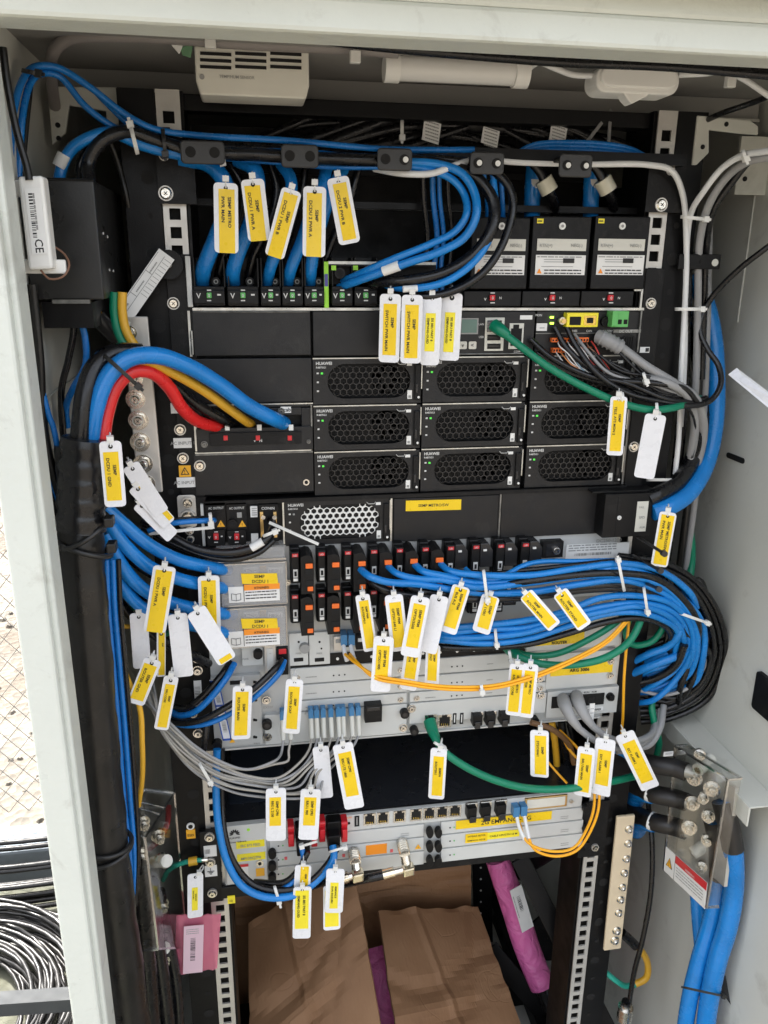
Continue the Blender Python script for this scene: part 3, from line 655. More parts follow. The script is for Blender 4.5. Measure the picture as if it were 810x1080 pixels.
def rectifier(x0, x1, z0, z1, label, group, white=False):
    t = thing('rectifier_module', label, 'power module', ((x0+x1)/2, YF, z0), group)
    W_, H_ = x1-x0, z1-z0
    cx, cz = x0+W_*(.515 if not white else .52), z0+H_*.5; hw, hh = W_*.385, H_*.38
    g = MB(); plate_hole(g, x0, x1, z0, z1, (cx, cz, stadium(hw, hh)), YF, .006, 'panel'); g.box(x0, x1, YF+.006, YF+.011, z0, z0+.001, 'panel')
    g.box(x0+.001, x1-.001, YF+.019, YF+.022, z0+.001, z1-.001, 'dark'); g.build('front_panel', t)
    g = MB(); hexgrid(g, cx, cz, hw, hh, .0036 if not white else .0038, .0005 if not white else .0010, YF+.0015, .003, 'mesh' if not white else 'white'); g.build('mesh_grille', t)
    if not white:
        g = MB(); q = Vector((cx+hw*.45, YF+.012, cz)); g.cyl(q+UY*-.003, q, hh*.86, 'dark', 26); g.cyl(q, q+UY*.001, hh*.34, 'black', 20)
        for k in range(7):
            a = k*.898; g.prism([(hh*.3*math.cos(a), hh*.3*math.sin(a)), (hh*.8*math.cos(a+.25), hh*.8*math.sin(a+.25)), (hh*.8*math.cos(a+.75), hh*.8*math.sin(a+.75)), (hh*.3*math.cos(a+.5), hh*.3*math.sin(a+.5))], q+UY*.0012, UX, UZ, UY*.0008, 'black')
        g.build('fan', t)
    g = MB(); g.text('HUAWEI', Vector((x0+.003, YF-.0005, z1-.0058)), UX, UZ, .0040, 'wink', 'l', .03); g.text('R4875G1' if not white else 'R4815N1', Vector((x0+.003, YF-.0005, z1-.0092)), UX, UZ, .0026, 'wink', 'l', .02)
    for k in range(3): g.box(x0+.0035, x0+.0055, YF-.0006, YF, z1-.0145-k*.0085, z1-.013-k*.0085, 'wink')
    p = [Vector((x1-.024, YF-.0006, z1-.004)), Vector((x1-.022, YF-.0006, z1-.006)), Vector((x1-.016, YF-.0006, z1-.006)), Vector((x1-.015, YF-.0006, z1-.004))]
    g.tube(p, .0004, 'wink', 4, raw=True); g.build('printing', t)
    g = MB(); g.box(x0+.0075, x0+.0095, YF-.001, YF, z1-.0147, z1-.0130, mat('lit_green_led', (.05, .45, .05), .4, emit=(.15, 1, .1, .10)) if not white else 'grey_ink'); g.build('status_light', t)
    g = MB(); g.box(x1-.0145, x1-.0095, YF-.0007, YF, z1-.0075, z1-.0047, 'white'); g.box(x1-.0135, x1-.009, YF-.0007, YF, z0+.004, z0+.0125, 'white'); g.box(x1-.0125, x1-.010, YF-.0009, YF, z0+.005, z0+.0075, 'grey_ink'); g.build('code_sticker', t)
    g = MB(); g.box(x1-.0065, x1-.001, YF-.003, YF, z0+.003, z1-.006, 'black'); g.box(x1-.0058, x1-.0035, YF-.0036, YF, z0+.010, z0+.019, 'mesh'); g.cyl((x1-.003, YF-.003, z0+.006), (x1-.003, YF-.0042, z0+.006), .0012, 'white', 10); g.build('latch_lever', t, bevel=.0006)
    g = MB(); g.box(x0, x1-.004, YF-.001, YF+.001, z1-.0004, z1+.0007, 'edge'); g.box(x1-.0006, x1+.0004, YF-.0035, YF, z0+.014, z1-.002, 'edge'); g.build('trim', t)
    return t
cols = [(P(331, 450, YF).x, P(443, 450, YF).x), (P(445, 450, YF).x, P(555, 450, YF).x), (P(557, 450, YF).x, P(662, 450, YF).x)]
z_top = P(385, 376.8, YF).z; U = .0455
zrows = [(z_top-U*(k+1)+.0009, z_top-U*k-.0009) for k in range(3)]
wds = ('left', 'middle', 'right'); hts = ('top', 'middle', 'bottom')
base = None
for r_ in range(3):
    for c_ in range(3):
        lab = f'black rectifier module with oval honeycomb grille, {hts[r_]} row, {wds[c_]} column'
        x0, x1 = cols[c_]; z0, z1 = zrows[r_]
        if base is None: base = rectifier(x0, x1, z0, z1, lab, 'nine black rectifier modules'); bw = (x0, x1, z0)
        else:
            dup(base, base.location+Vector((x0-bw[0], 0, z0-bw[2])), lab)
# ---- monitoring unit
mu = thing('monitoring_unit', 'black controller with small grey screen, two buttons and network sockets', 'controller', at_loc(472, 330, 563, 372))
g = MB(); g.pbox(472, 328.5, 563.5, 373, YF, .02, 'panel'); g.pbox(472, 372.5, 563, 374, YF-.001, .002, 'dim_edge'); g.build('front_panel', mu, bevel=.0008)
g = MB(); g.pbox(485.5, 335.5, 504.5, 352.5, YF-.001, .001, 'grey_ink'); g.pbox(487, 337, 503, 351, YF-.0014, .001, 'lcd'); g.build('screen', mu)
for x, s in ((476.5, '^'), (488, 'v'), (498, '<')):
    g = MB(); X0_, X1_, Z0_, Z1_ = RC(x-4, 360, x+4, 368, YF); g.prism(rrect(X1_-X0_, Z1_-Z0_, .0012), ((X0_+X1_)/2, YF, (Z0_+Z1_)/2), UX, UZ, UY*.0016, 'cream'); T(g, s, x, 366, 4, YF-.0018, 'ink'); g.build('button', mu)
g = MB(); g.pbox(511.5, 335, 531.5, 370, YF-.001, .001, 'cream'); g.pbox(514, 338, 529, 350, YF-.0014, .001, 'dark'); g.pbox(514, 353, 528, 359, YF-.0014, .001, 'dark'); g.pbox(514, 362.5, 528, 368, YF-.0014, .001, 'dark'); g.pbox(515, 355, 527, 357, YF-.0018, .0006, 'mesh'); g.pbox(515, 364, 527, 366, YF-.0018, .0006, 'mesh'); g.build('port_block', mu)
g = MB(); rj45(g, 537, 341, 552, 368, YF, 'cream'); g.build('socket', mu)
g = MB(); T(g, 'LAN', 507.5, 343, 2.2); T(g, 'USB', 507.5, 356.5, 2.2); T(g, 'COM', 545, 372, 2.2); g.pbox(548.5, 332.5, 561.5, 337, YF-.0006, .0006, 'paper'); g.build('printing', mu)
# ---- communication board
cbd = thing('communication_board', 'black interface board with yellow socket, green terminal and orange wire rows', 'interface board', at_loc(565, 329, 677, 380))
g = MB(); g.pbox(565, 328.5, 675, 376, YF+.001, .02, 'panel'); g.pbox(565, 351, 645, 352, YF-.0004, .001, 'dim_edge'); g.build('board_panel', cbd)
g = MB(); g.pbox(598, 330, 631, 345, YF-.009, .01, 'lsticker'); g.pbox(601, 334, 613, 343, YF-.0096, .001, 'dark'); g.pbox(616, 333, 629, 343, YF-.0096, .001, 'gold'); g.pbox(619, 335, 626, 341, YF-.0100, .001, 'dark'); g.build('yellow_socket', cbd, bevel=.0006)
g = MB(); g.pbox(645, 328, 663, 345, YF-.011, .012, 'greenp'); g.pbox(652, 337, 656, 342, YF-.0115, .001, 'dark'); g.pbox(658, 337, 662, 342, YF-.0115, .001, 'dark'); g.pbox(646, 328, 652, 344, YF-.014, .004, 'greenp'); g.build('green_terminal', cbd, bevel=.0006)
g = MB(); q = P(591, 338, YF); g.cyl(q, q+UY*.006, .0036, 'steel', 12); g.cyl(q+UY*.006, q+UY*.010, .0024, 'brass', 12); g.build('coax_socket', cbd)
g = MB(); q = P(638, 339, YF); g.cyl(q, q+UY*.003, .0048, 'black', 18); g.cyl(q+UY*.003, q+UY*.0034, .0026, 'dark', 14); q = P(662, 362, YF+.001); g.cyl(q, q+UY*.001, .009, 'black', 24); g.cyl(q+UY*.001, q+UY*.0014, .0065, 'dark', 24)
for k in range(6): g.pbox(655+k*2.4, 356, 656+k*2.4, 368, YF-.0015, .0008, 'black')
g.build('round_vent', cbd)
g = MB()
for y in (334.7, 341): g.pbox(580.5, y-1, 584, y+1, YF-.0008, .001, mat('lit_lime_led', (.4, .8, .05), .4, emit=(.45, 1, .05, 1.2)))
g.build('status_light', cbd)
g = MB(); T(g, 'MON', 568, 333.5, 2.2); g.pbox(566, 341, 577, 349, YF-.0006, .0016, 'paper'); T(g, '----', 571.5, 346.8, 3, YF-.001, 'ink'); T(g, 'RS485', 605, 350, 2.2, YF-.001); T(g, 'CAN', 621, 350, 2.2); T(g, 'BAT TEMP', 640, 350, 2.0); g.pbox(647, 347.5, 676, 351, YF-.001, .002, 'dim_edge'); T(g, 'DC OUT', 660, 350.6, 2.8, YF-.002, 'wink'); g.build('printing', cbd)
for a, b, c, d, n in ((582, 356.5, 608, 361, 8), (609, 356, 621, 361, 4), (583, 367, 604, 372, 7), (605, 366, 627, 371, 7)):
    g = MB(); g.pbox(a, b, c, d, YF-.006, .006, 'orange')
    for k in range(n): x = a+(c-a)*(k+.5)/n; g.pbox(x-.9, b+1.5, x+.9, d-1.2, YF-.0064, .0006, 'dark')
    g.build('wire_terminal', cbd, bevel=.0004)
# ================================================================== hybrid transfer unit (row with the white honeycomb)
ZA = lambda y, x=430: P(x, y, YF).z
ta, tb = P(360, 525, YF).z, P(360, 574.5, YF).z
hu = thing('transfer_unit', 'flat black power unit with AC outlets at left spanning the rack middle', 'power unit', at_loc(213, 530, 690, 577))
g = MB(); g.box(.0180, .4550, YF+.003, .30, tb, ta, 'black'); g.box(.0180, .4550, YF-.004, YF+.003, ta-.0015, ta+.0025, 'black'); g.build('body', hu)
g = MB(); g.box(-.0045, .0180, -.0045, -.001, P(198, 589, 0).z, P(198, 523.6, 0).z, 'black'); g.build('ear', hu)
g = MB()
X0_, X1_, Z0_, Z1_ = RC(187.5, 522, 207, 556, -.007); g.prism(rrect(X1_-X0_, Z1_-Z0_, .003), ((X0_+X1_)/2, -.006, (Z0_+Z1_)/2), UX, UZ, UY*.002, 'zinc'); g.build('ear_plate', hu, bevel=.0005)
for x, y, r in ((198, 530, .0055), (198.5, 545.5, .0075), (200, 559, .004), (201, 568, .0035)):
    g = MB(); screw(g, P(x, y, -.0085), r, 'nickel', h=.006); g.build('screw', hu)
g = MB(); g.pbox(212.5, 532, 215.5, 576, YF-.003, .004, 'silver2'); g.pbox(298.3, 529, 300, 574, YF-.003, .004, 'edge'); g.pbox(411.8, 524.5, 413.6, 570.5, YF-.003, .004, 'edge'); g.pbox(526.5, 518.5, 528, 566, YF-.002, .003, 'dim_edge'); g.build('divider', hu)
for i, (a, c) in enumerate(((217.5, 238.2), (239.2, 260.2))):
    g = MB(); g.pbox(a, 530.5, c, 559, YF-.004, .008, 'black'); T(g, 'AC OUTPUT', (a+c)/2, 537, 2.6, YF-.0042, 'wink', width=16)
    if i: g.pbox(243, 541, 248, 545.5, YF-.0044, .001, 'dark'); q = P(245.5, 551, YF-.004); g.cyl(q, q+UY*.004, .0042, 'black', 16); g.cyl(q+UY*.004, q+UY*.0043, .0026, 'dark', 14); g.pbox(250, 540.5, 255, 546, YF-.0044, .0008, 'grey_ink')
    q = P((233, 255.5)[i], 552.5, YF-.0044); g.prism([(-.0038, -.003), (.0038, -.003), (0, .0038)], q, UX, UZ, UY*.0003, 'amber'); T(g, '!', (233, 255.5)[i], 554.5, 3.2, YF-.0048, 'ink')
    g.build('outlet', hu, bevel=.0006)
    g = MB(); g.pbox(a+.8, 559.5, c-.8, 576, YF-.007, .01, 'black'); m_ = (a+c)/2; g.pbox(m_-2.6, 563, m_+2.6, 569.5, YF-.010, .003, 'red'); T(g, '0', m_, 568, 3, YF-.0102, 'wink'); g.pbox(m_-2, 560.6, m_+2, 561.6, YF-.0074, .0005, 'wink'); g.pbox(m_-2, 571.5, m_+2, 572.5, YF-.0074, .0005, 'wink'); g.pbox(m_+5, 565, m_+7, 566.5, YF-.0074, .0005, 'wink'); T(g, 'v', m_-7, 568, 4, YF-.0074, 'wink')
    g.build('breaker', hu, bevel=.0006)
g = MB(); g.pbox(264, 534, 271.5, 545.5, YF-.001, .002, 'paper'); g.pbox(265, 563, 272.5, 574, YF-.001, .002, 'paper'); lines(g, P(265.5, 537, YF-.0014), UX, UZ, .005, 4, .0022, .001, 'grey_ink', 3); g.build('sticker', hu)
g = MB(); g.pbox(273.5, 532, 294, 575, YF-.001, .004, 'black'); T(g, 'CON', 280.5, 537.3, 3, YF-.0014); T(g, 'IN', 287.5, 537.3, 3, YF-.0014)
g.pbox(274.5, 540, 278, 567, YF-.005, .005, 'brass'); g.pbox(288.5, 540, 292, 567, YF-.005, .005, 'brass'); g.pbox(278, 541, 288.5, 566, YF-.0012, .001, 'dark'); q = P(277.5, 545, YF-.006); g.cyl(q, q+UY*.003, .0022, 'steel', 10); q = P(289.5, 545, YF-.006); g.cyl(q, q+UY*.003, .0022, 'steel', 10); g.build('relay_socket', hu, bevel=.0003)
rectifier(P(301, 550, YF).x, P(411, 548, YF).x, P(356, 573.5, YF).z, P(356, 526.5, YF).z, 'black power module with a bright white honeycomb grille', 'white honeycomb power module', True)
g = MB(); g.pbox(415, 524, 526.5, 569.5, YF, .01, 'panel'); o = g.build('blank_panel', bevel=.0009); tg(o, 'black blank panel carrying the horizontal yellow sticker', 'blank panel', 'black blank panels')
g = MB(); a_, b_ = P(428, 528, YF-.0004), P(486.5, 526.5, YF-.0004); u_ = (b_-a_); v_ = Vector((0, 0, -.0112)); g.obox(a_, u_, v_, UY*.0004, 'sticker'); g.text('SEMP METRO/SW', (a_+b_)/2+v_*.62+UY*.0006, u_, (0, 0, 1), .0042, 'ink'); g.build('yellow_sticker', o)
g = MB(); g.pbox(528.5, 518, 637, 565, YF-.001, .01, 'panel'); o = g.build('blank_panel', bevel=.0009); tg(o, 'wide plain black blank panel left of the protruding cable box', 'blank panel', 'black blank panels')
eb = thing('cable_entry_box', 'black box with tall white label jutting out at the right of the power unit', 'cable box', at_loc(637, 521, 687, 566, -.028))
g = MB(); X0_, X1_, Z0_, Z1_ = RC(637, 521, 687, 566, -.028); g.box(X0_, X1_, -.028, -.004, Z0_, Z1_, 'black'); g.box(X0_-.012, X1_+.004, -.022, -.004, Z1_, Z1_+.002, 'black'); g.box(X0_+.014, X0_+.0146, -.0285, -.028, Z0_+.002, Z1_-.003, 'dark'); g.build('housing', eb, bevel=.002)
g = MB(); g.pbox(671, 529, 682.5, 560.5, -.0288, .0008, 'cream'); T(g, 'SPD', 676.7, 547, 3, -.0292, 'grey_ink'); T(g, 'FAIL', 676.7, 536, 2.4, -.0292, 'grey_ink'); T(g, 'ALM', 676.7, 557, 2.4, -.0292, 'grey_ink'); g.build('label', eb)
g = MB(); q = P(653, 546, -.028); screw(g, q, .0022, 'white', h=.0015); g.build('screw', eb)
# ================================================================== DC distribution unit with plug-in breakers
YD = -.004
du = thing('distribution_unit', 'silver distribution panel behind two rows of plug-in breakers', 'distribution unit', at_loc(230, 576, 664, 690, YD))
zt_, zb_ = P(430, 569, YD).z, P(430, 670, YD).z
g = MB(); g.box(.0160, .4530, YD+.0005, .25, zb_, zt_, 'silver'); g.build('body', du)
g = MB(); g.box(.0160, P(303, 620, YD).x, YD-.001, YD+.001, P(265, 690, YD).z, P(265, 590, YD).z, 'silver'); g.build('side_panel', du)
g = MB(); g.pbox(597, 573.5, 663, 589, YD-.0006, .0014, 'paper'); T(g, 'DC250-1200', 642, 571.5, 4.2, YD-.0006, 'grey_ink')
lines(g, P(600, 576.5, YD-.0012), UX, UZ, .055, 3, .0028, .0012, 'grey_ink', 8); barcode(g, P(606, 586.5, YD-.0012), UX, UZ, .042, .003, 'grey_ink', 40); g.build('rating_label', du)
g = MB(); g.pbox(604, 612, 655, 628, YD-.0006, .0014, 'paper'); lines(g, P(607, 615, YD-.0012), UX, UZ, .044, 2, .0030, .0013, 'grey_ink', 9); barcode(g, P(608, 626, YD-.0012), UX, UZ, .038, .003, 'grey_ink', 40); g.build('code_label', du)
g = MB(); screw(g, P(619, 635, YD), .0035, 'steel'); screw(g, P(633, 632, YD), .003, 'steel'); screw(g, P(607, 637, YD), .0025, 'steel'); g.build('screws', du)
g = MB(); g.pbox(572.5, 571.5, 594, 588, YD-.010, .011, 'black'); g.pbox(576, 574, 591, 586, YD-.0104, .001, 'mesh'); q = P(586, 580, YD-.010); screw(g, q, .0038, 'steel', h=.007); g.build('ground_stud', du, bevel=.0008)
bx = [307, 335, 362.5, 390, 417, 444, 470.5, 497, 523, 549]
def plug_breaker(a, row, label, plug=True):
    # a, row=0/1 : px left edge; top y follows the panel's slope
    top = 580.5-(a-307)*.0436 if row == 0 else 624.5-(a-307)*.055; h = 38 if row == 0 else 36
    t = thing('circuit_breaker', label, 'breaker', at_loc(a, top, a+9, top+h, YD-.02), 'plug-in breakers on the silver panel')
    g = MB(); X0_, X1_, Z0_, Z1_ = RC(a, top, a+9, top+h, YD-.020)
    g.box(X0_, X1_, YD-.020, YD, Z0_+.003, Z1_-.002, 'black'); g.box(X0_-.0006, X1_+.0006, YD-.012, YD, Z0_, Z1_, 'black'); g.build('body', t, bevel=.0012)
    g = MB(); cx = (X0_+X1_)/2; g.box(cx-.0022, cx+.0022, YD-.0212, YD-.020, Z0_+.010, Z0_+.0185, 'wink'); g.box(cx-.0012, cx+.0012, YD-.0216, YD-.0208, Z0_+.0115, Z0_+.0165, 'dark'); g.box(cx-.0022, cx+.0022, YD-.0212, YD-.020, Z0_+.006, Z0_+.0088, 'white'); g.build('window', t)
    g = MB(); g.box(cx-.003, cx+.003, YD-.0214, YD-.020, Z1_-.0065, Z1_-.0033, 'red'); g.text('UD', Vector((cx, YD-.0217, Z1_-.0058)), UX, UZ, .0026, 'wink'); g.build('rating_mark', t)
    if plug:
        X0p, X1p, Z0p, Z1p = RC(a+10.5, top+5, a+24, top+46, YD-.028)
        g = MB(); poly = [(X0p, Z0p), (X1p, Z0p), (X1p, Z1p-.006), (X1p-.003, Z1p-.001), (X1p-.007, Z1p), (X0p, Z1p-.002)]
        g.prism(poly, (0, YD-.028, 0), (1, 0, 0), (0, 0, 1), (0, .028, 0), 'black')
        g.box(X0p+.004, X1p-.0008, YD-.0284, YD-.028, Z1p-.021, Z1p-.0145, 'dark'); g.box(X0p+.004, X1p-.0008, YD-.0284, YD-.028, Z0p+.0085, Z0p+.0145, 'dark')
        g.build('plug', t, bevel=.0010)
        g = MB(); g.box(X0p+.0045, X1p-.001, YD-.0305, YD-.028, Z1p-.0135, Z1p-.0085, 'orange'); g.build('release_tab', t, bevel=.0006)
        g = MB(); g.box(X0p+.006, X1p-.001, YD-.0300, YD-.028, Z0p+.0035, Z0p+.0082, 'orange'); g.build('release_tab', t, bevel=.0006)
    else:
        X0p, X1p, Z0p, Z1p = RC(a+9.5, top+1, a+20, top+26, YD-.018)
        g = MB(); g.prism([(X0p, Z0p), (X1p+.003, Z0p), (X1p+.003, Z1p-.008), (X1p-.002, Z1p), (X0p, Z1p)], (0, YD-.018, 0), (1, 0, 0), (0, 0, 1), (0, .018, 0), 'mesh'); g.build('plug', t, bevel=.0008)
        g = MB(); g.box(X0p+.003, X0p+.0065, YD-.0195, YD-.018, Z1p-.008, Z1p-.006, 'white'); g.build('clip', t)
    g = MB(); return t
for i, a in enumerate(bx):
    plug_breaker(a, 0, f'plug-in breaker {"with orange tabs " if i < 6 else ""}on the silver panel, upper row, {ORD[i]} from left', i < 6)
for i, a in enumerate(bx):
    if i != 9: plug_breaker(a-.5*i*.2, 1, f'plug-in breaker {"with orange tabs " if i < 5 else ""}on the silver panel, lower row, {ORD[i]} from left', i < 5)
g = MB()
for i, a in enumerate(bx): lines(g, P(a+3, 578-(a-307)*.0436, YD), UX, UZ, .009, 1, .001, .0010, 'ink', i)
g.build('printing', du)
# clear covers at left
def clear_cover(b, d, label, r):
    t = thing('clear_terminal_cover', label, 'clear cover', at_loc(234, b, 303, d, -.022), 'clear covers over the thick blue leads')
    X0_, X1_, Z0_, Z1_ = RC(233, b, 302.5, d, -.022)
    g = MB(); g.box(X0_, X1_, -.022, -.021, Z0_, Z1_, 'milky'); g.box(X0_, X1_, -.021, -.006, Z1_-.001, Z1_, 'milky'); g.box(X0_, X1_, -.021, -.006, Z0_, Z0_+.001, 'milky'); g.box(X1_-.001, X1_, -.021, -.006, Z0_+.001, Z1_-.001, 'milky'); g.build('shell', t)
    g = MB()
    for k, (aa, cc, bb, dd) in enumerate(((X0_, X1_, Z1_-.0007, Z1_+.0004), (X0_, X1_, Z0_-.0004, Z0_+.0006), (X1_-.0008, X1_+.0003, Z0_, Z1_))): g.box(aa, cc, -.0228, -.0221, bb, dd, 'clear_edge')
    g.build('rim', t)
    g = MB(); y = b
    for a1, c1, s in ((257, 272.5, 'RTN(+)'), (282.5, 298, 'NEG(-)')): g.pbox(a1, y+4.5, c1, y+10.5, -.0145, .001, 'paper'); T(g, s, (a1+c1)/2, y+9.2, 3.2, -.0147, 'ink')
    g.pbox(274, y+3, 281, y+9, -.0145, .001, 'brass'); g.build('terminal_labels', t)
    g = MB(); A, B = P(254, y+11+r, -.0226), P(292, y+10.5+r, -.0226); u_ = B-A; v_ = Vector((.001, 0, -.0110)); g.obox(A, u_, v_, UY*.0005, 'sticker'); g.text('SEMP', A+u_*.5+v_*.42+UY*.0007, u_, UZ, .0046, 'ink', bold=.02); g.text('DCDU 1', A+u_*.5+v_*.9+UY*.0007, u_, UZ, .0046, 'ink', bold=.02); g.build('yellow_sticker', t)
    g = MB(); g.pbox(241, y+24, 295, y+40.5, -.0226, .0006, 'paper'); g.pbox(257, y+22, 295, y+28, -.0230, .0006, 'orange2'); T(g, 'RTN/NEG', 276, y+26.8, 2.6, -.0234, 'ink'); g.pbox(257, y+22, 257.6, y+40.5, -.0232, .0004, 'ink')
    lines(g, P(259, y+31.5, -.0230), UX, UZ, .031, 3, .0033, .0011, 'ink', int(b))
    q = P(249, y+33, -.0230)
    for s in (-1, 1): g.tube([q+UX*0, q+UX*.0045*s+UZ*.001, q+UX*.0045*s-UZ*.006, q-UZ*.007], .0003, 'ink', 4, raw=True)
    g.tube([q+UX*0, q-UZ*.007], .0003, 'ink', 4, raw=True); g.build('caution_label', t)
clear_cover(594, 638, 'clear plastic cover over blue leads beneath the transfer unit, upper one', 0)
clear_cover(641, 682, 'clear plastic cover over blue leads, lower one beside the breakers', .5)
g = MB(); g.pbox(228, 578, 300, 590, -.024, .02, 'milky'); g.pbox(230, 590, 302, 592, -.025, .001, 'clear_edge'); screw(g, P(303.5, 614, -.008), .003, 'steel'); tg(g.build('clear_strip'), 'narrow smoky clear guard strip just under the AC outlets', 'guard strip')
# ================================================================== router chassis
YR = -.005
ro = thing('router_chassis', 'silver router chassis filled with thin slot cards under the breakers', 'router', at_loc(222, 690, 655, 790, YR))
zrt, zrb = P(430, 668, YR).z, P(430, 775, YR).z
g = MB(); g.box(.0120, .4545, YR+.002, .26, zrb, zrt, 'silver'); g.build('body', ro)
g = MB(); g.box(.0120, .4545, YR, YR+.003, zrb, zrb+.002, 'silver2'); g.build('lower_lip', ro)
xv = lambda x, y: P(x, y, YR).x
def rowbox(g, xa, xb, ya, yb, dep, m, Y=YR):  # xa,xb px at ~y ; ya,yb given at x=430 (rack level)
    g.box(P(xa, (ya+yb)/2, Y).x, P(xb, (ya+yb)/2, Y).x, Y, Y+dep, P(430, yb, Y).z, P(430, ya, Y).z, m)
# slot covers, y at x=430
slots = [(697, 713), (714.5, 729.5), (731, 741)]
for k, (ya, yb) in enumerate(slots):
    for (xa, xb) in ((306, 429), (432, 575)):
        g = MB(); rowbox(g, xa, xb, ya, yb, .004, 'silver2', YR-.002)
        o = g.build('slot_cover', ro, bevel=.0006); ym = (ya+yb)/2
        for xx in (xa+7, xb-7): h = MB(); q = Vector((P(xx, ym, YR).x, YR-.002, P(430, ym, YR).z)); screw(h, q, .0032, 'steel', h=.002); h.build('screw', o)
        h = MB(); q = Vector((P(xa+16, ym, YR).x, YR-.0022, P(430, ym+1, YR).z)); lines(h, q, UX, UZ, .012, 1, .002, .0012, 'grey_ink', k*3+xa); lines(h, q+UX*.070, UX, UZ, .007, 1, .002, .0011, 'grey_ink', k*5+xb)
        for kk in range(3): e_ = q+UX*(.030+kk*.006)+UZ*.0005; h.cyl(e_, e_+UY*.0003, .0009, 'dark', 8)
        h.build('printing', o)
for kk in range(9):
    xx = 352+kk*23.5; g = MB(); yy = 680-(xx-430)*.058
    g.pbox(xx, yy-13, xx+9, yy+2, YR-.006, .008, 'black' if kk % 3 else 'zinc'); g.pbox(xx+11, yy-10, xx+19, yy+1, YR-.003, .005, 'silver2'); g.pbox(xx+12.5, yy-7, xx+17.5, yy-2, YR-.0034, .001, 'dark'); g.pbox(xx+2, yy-10, xx+7, yy-6, YR-.0066, .001, 'white' if kk % 2 else 'grey_ink'); g.build('connector_block', ro, bevel=.0005)
g = MB(); rowbox(g, 306, 575, 684, 696, .004, 'black')
for k in range(14): q = P(320+k*18, 690-(k*18-110)*.062, YR); g.cyl(q, q+UY*.0008, .0016, 'white', 10)
g.build('vent_strip', ro)
# top-left small cards
for a, c in ((305, 325), (326, 348)):
    g = MB(); g.pbox(a, 668-(a-305)*.05, c, 702-(a-305)*.05, YR-.003, .006, 'silver2'); m_ = (a+c)/2
    g.pbox(m_-5, 694, m_+5, 698, YR-.0036, .001, 'dark'); hole_dot(g, m_, 677, YR-.003, .0012); hole_dot(g, m_+2, 684, YR-.003, .001)
    if a == 305: q = P(321, 682, YR-.003); g.cyl(q, q+UY*.006, .0052, 'grey_ink', 18)
    T(g, 'PWR', m_, 690, 2.2, YR-.0032, 'grey_ink'); g.build('power_card', ro, bevel=.0006)
g = MB(); g.pbox(255, 683, 277.5, 702, YR-.004, .006, 'silver2'); q = P(272, 688, YR-.004); g.cyl(q, q+UY*.007, .0048, 'black', 18); T(g, 'PWR', 259, 696, 2.4, YR-.0042, 'grey_ink'); g.build('power_card', ro, bevel=.0006)
g = MB(); g.pbox(279, 680, 291, 712, YR-.007, .009, 'zinc'); g.pbox(281.5, 684, 288.5, 708, YR-.0075, .001, 'silver2'); T(g, '~', 285, 690, 3, YR-.0078, 'grey_ink'); g.build('handle_card', ro, bevel=.0012)
g = MB(); g.pbox(292, 683, 304, 712, YR-.004, .006, 'black'); g.pbox(294, 684.5, 302, 690, YR-.0045, .001, 'red'); g.build('switch_card', ro, bevel=.0006)
# fan module at left
fm = MB(); fm.pbox(224, 713, 276, 787, YR-.004, .006, 'silver'); fm.build('fan_module', ro, bevel=.0008)
g = MB()
for y in (719.5, 738.5, 759.5, 777.5): hole_dot(g, 270, y, YR-.004, .0015); g.pbox(267, y-1.3, 269.3, y+1.3, YR-.0046, .0006, 'dark')
g.pbox(242.5, 718, 255, 722, YR-.0046, .0006, 'dark')
for k in range(4): hole_dot(g, 244+k*4, 720, YR-.004, .0014, 'dark')
T(g, 'FAN', 271, 785, 2.6, YR-.0044, 'grey_ink'); q = P(245, 781, YR-.0044); g.prism([(-.003, -.0025), (.003, -.0025), (0, .003)], q, UX, UZ, UY*.0003, 'amber'); g.build('vent_holes', ro)
g = MB(); A, B = P(221, 717, YR-.010), P(235, 780, YR-.010); u_ = Vector((.0095, 0, 0)); g.obox(A, u_, B-A, UY*.002, 'tag'); 
bl = mat('blue_print', (.03, .10, .45), .5)
g.obox(A+UY*.0022, u_, (B-A)*.18, UY*.0004, bl)
for f0 in (0.0, .88): g.obox(A+UY*.0022+u_*f0, u_*.12, (B-A), UY*.0004, bl)
for f0 in (.40, .62, .97): g.obox(A+UY*.0022+(B-A)*f0, u_, (B-A)*.03, UY*.0004, bl)
barcode(g, A+u_*.3+(B-A)*.25+UY*.0023, (B-A), u_, .008, .004, 'grey_ink', 12); barcode(g, A+u_*.3+(B-A)*.68+UY*.0023, (B-A), u_, .014, .004, 'grey_ink', 16)
tg(g.build('serial_number_card'), 'white and blue barcode card leaning on the router fan module', 'card')
g = MB(); q = P(229, 783, YR-.004); g.cyl(q, q+UY*.008, .0055, 'black', 18); g.build('thumbscrew', ro)
# fibre card
g = MB(); rowbox(g, 279, 429, 742.5, 773, .006, 'silver2', YR-.003); T(g, 'EX02F', 283, 747-0, 3, YR-.0036, 'grey_ink'); 
for k in range(6): T(g, '|||', 322+k*14, 753-k*1.1, 2, YR-.0036, 'grey_ink')
g.build('fibre_card', ro, bevel=.0006)
for x, y, r in ((281.5, 762, .0052), (426, 750.5, .0050), (436, 768.5, .0048), (563, 757, .0040)):
    g = MB(); q = P(x, y, YR-.003); g.cyl(q, q+UY*.007, r, 'black', 18); g.cyl(q+UY*.007, q+UY*.0074, r*.6, 'mesh', 14); g.build('thumbscrew', ro)
for x, y in ((281, 738), (282, 777), (434, 747), (425, 767), (569, 715), (570, 733)):
    g = MB(); screw(g, P(x, y, YR-.003), .0045, 'steel'); g.build('screw', ro)
g = MB(); g.pbox(385, 744, 403, 762, YR-.012, .012, 'black'); g.pbox(387, 746, 401, 750, YR-.0125, .001, 'mesh'); g.build('console_module', ro, bevel=.0008)
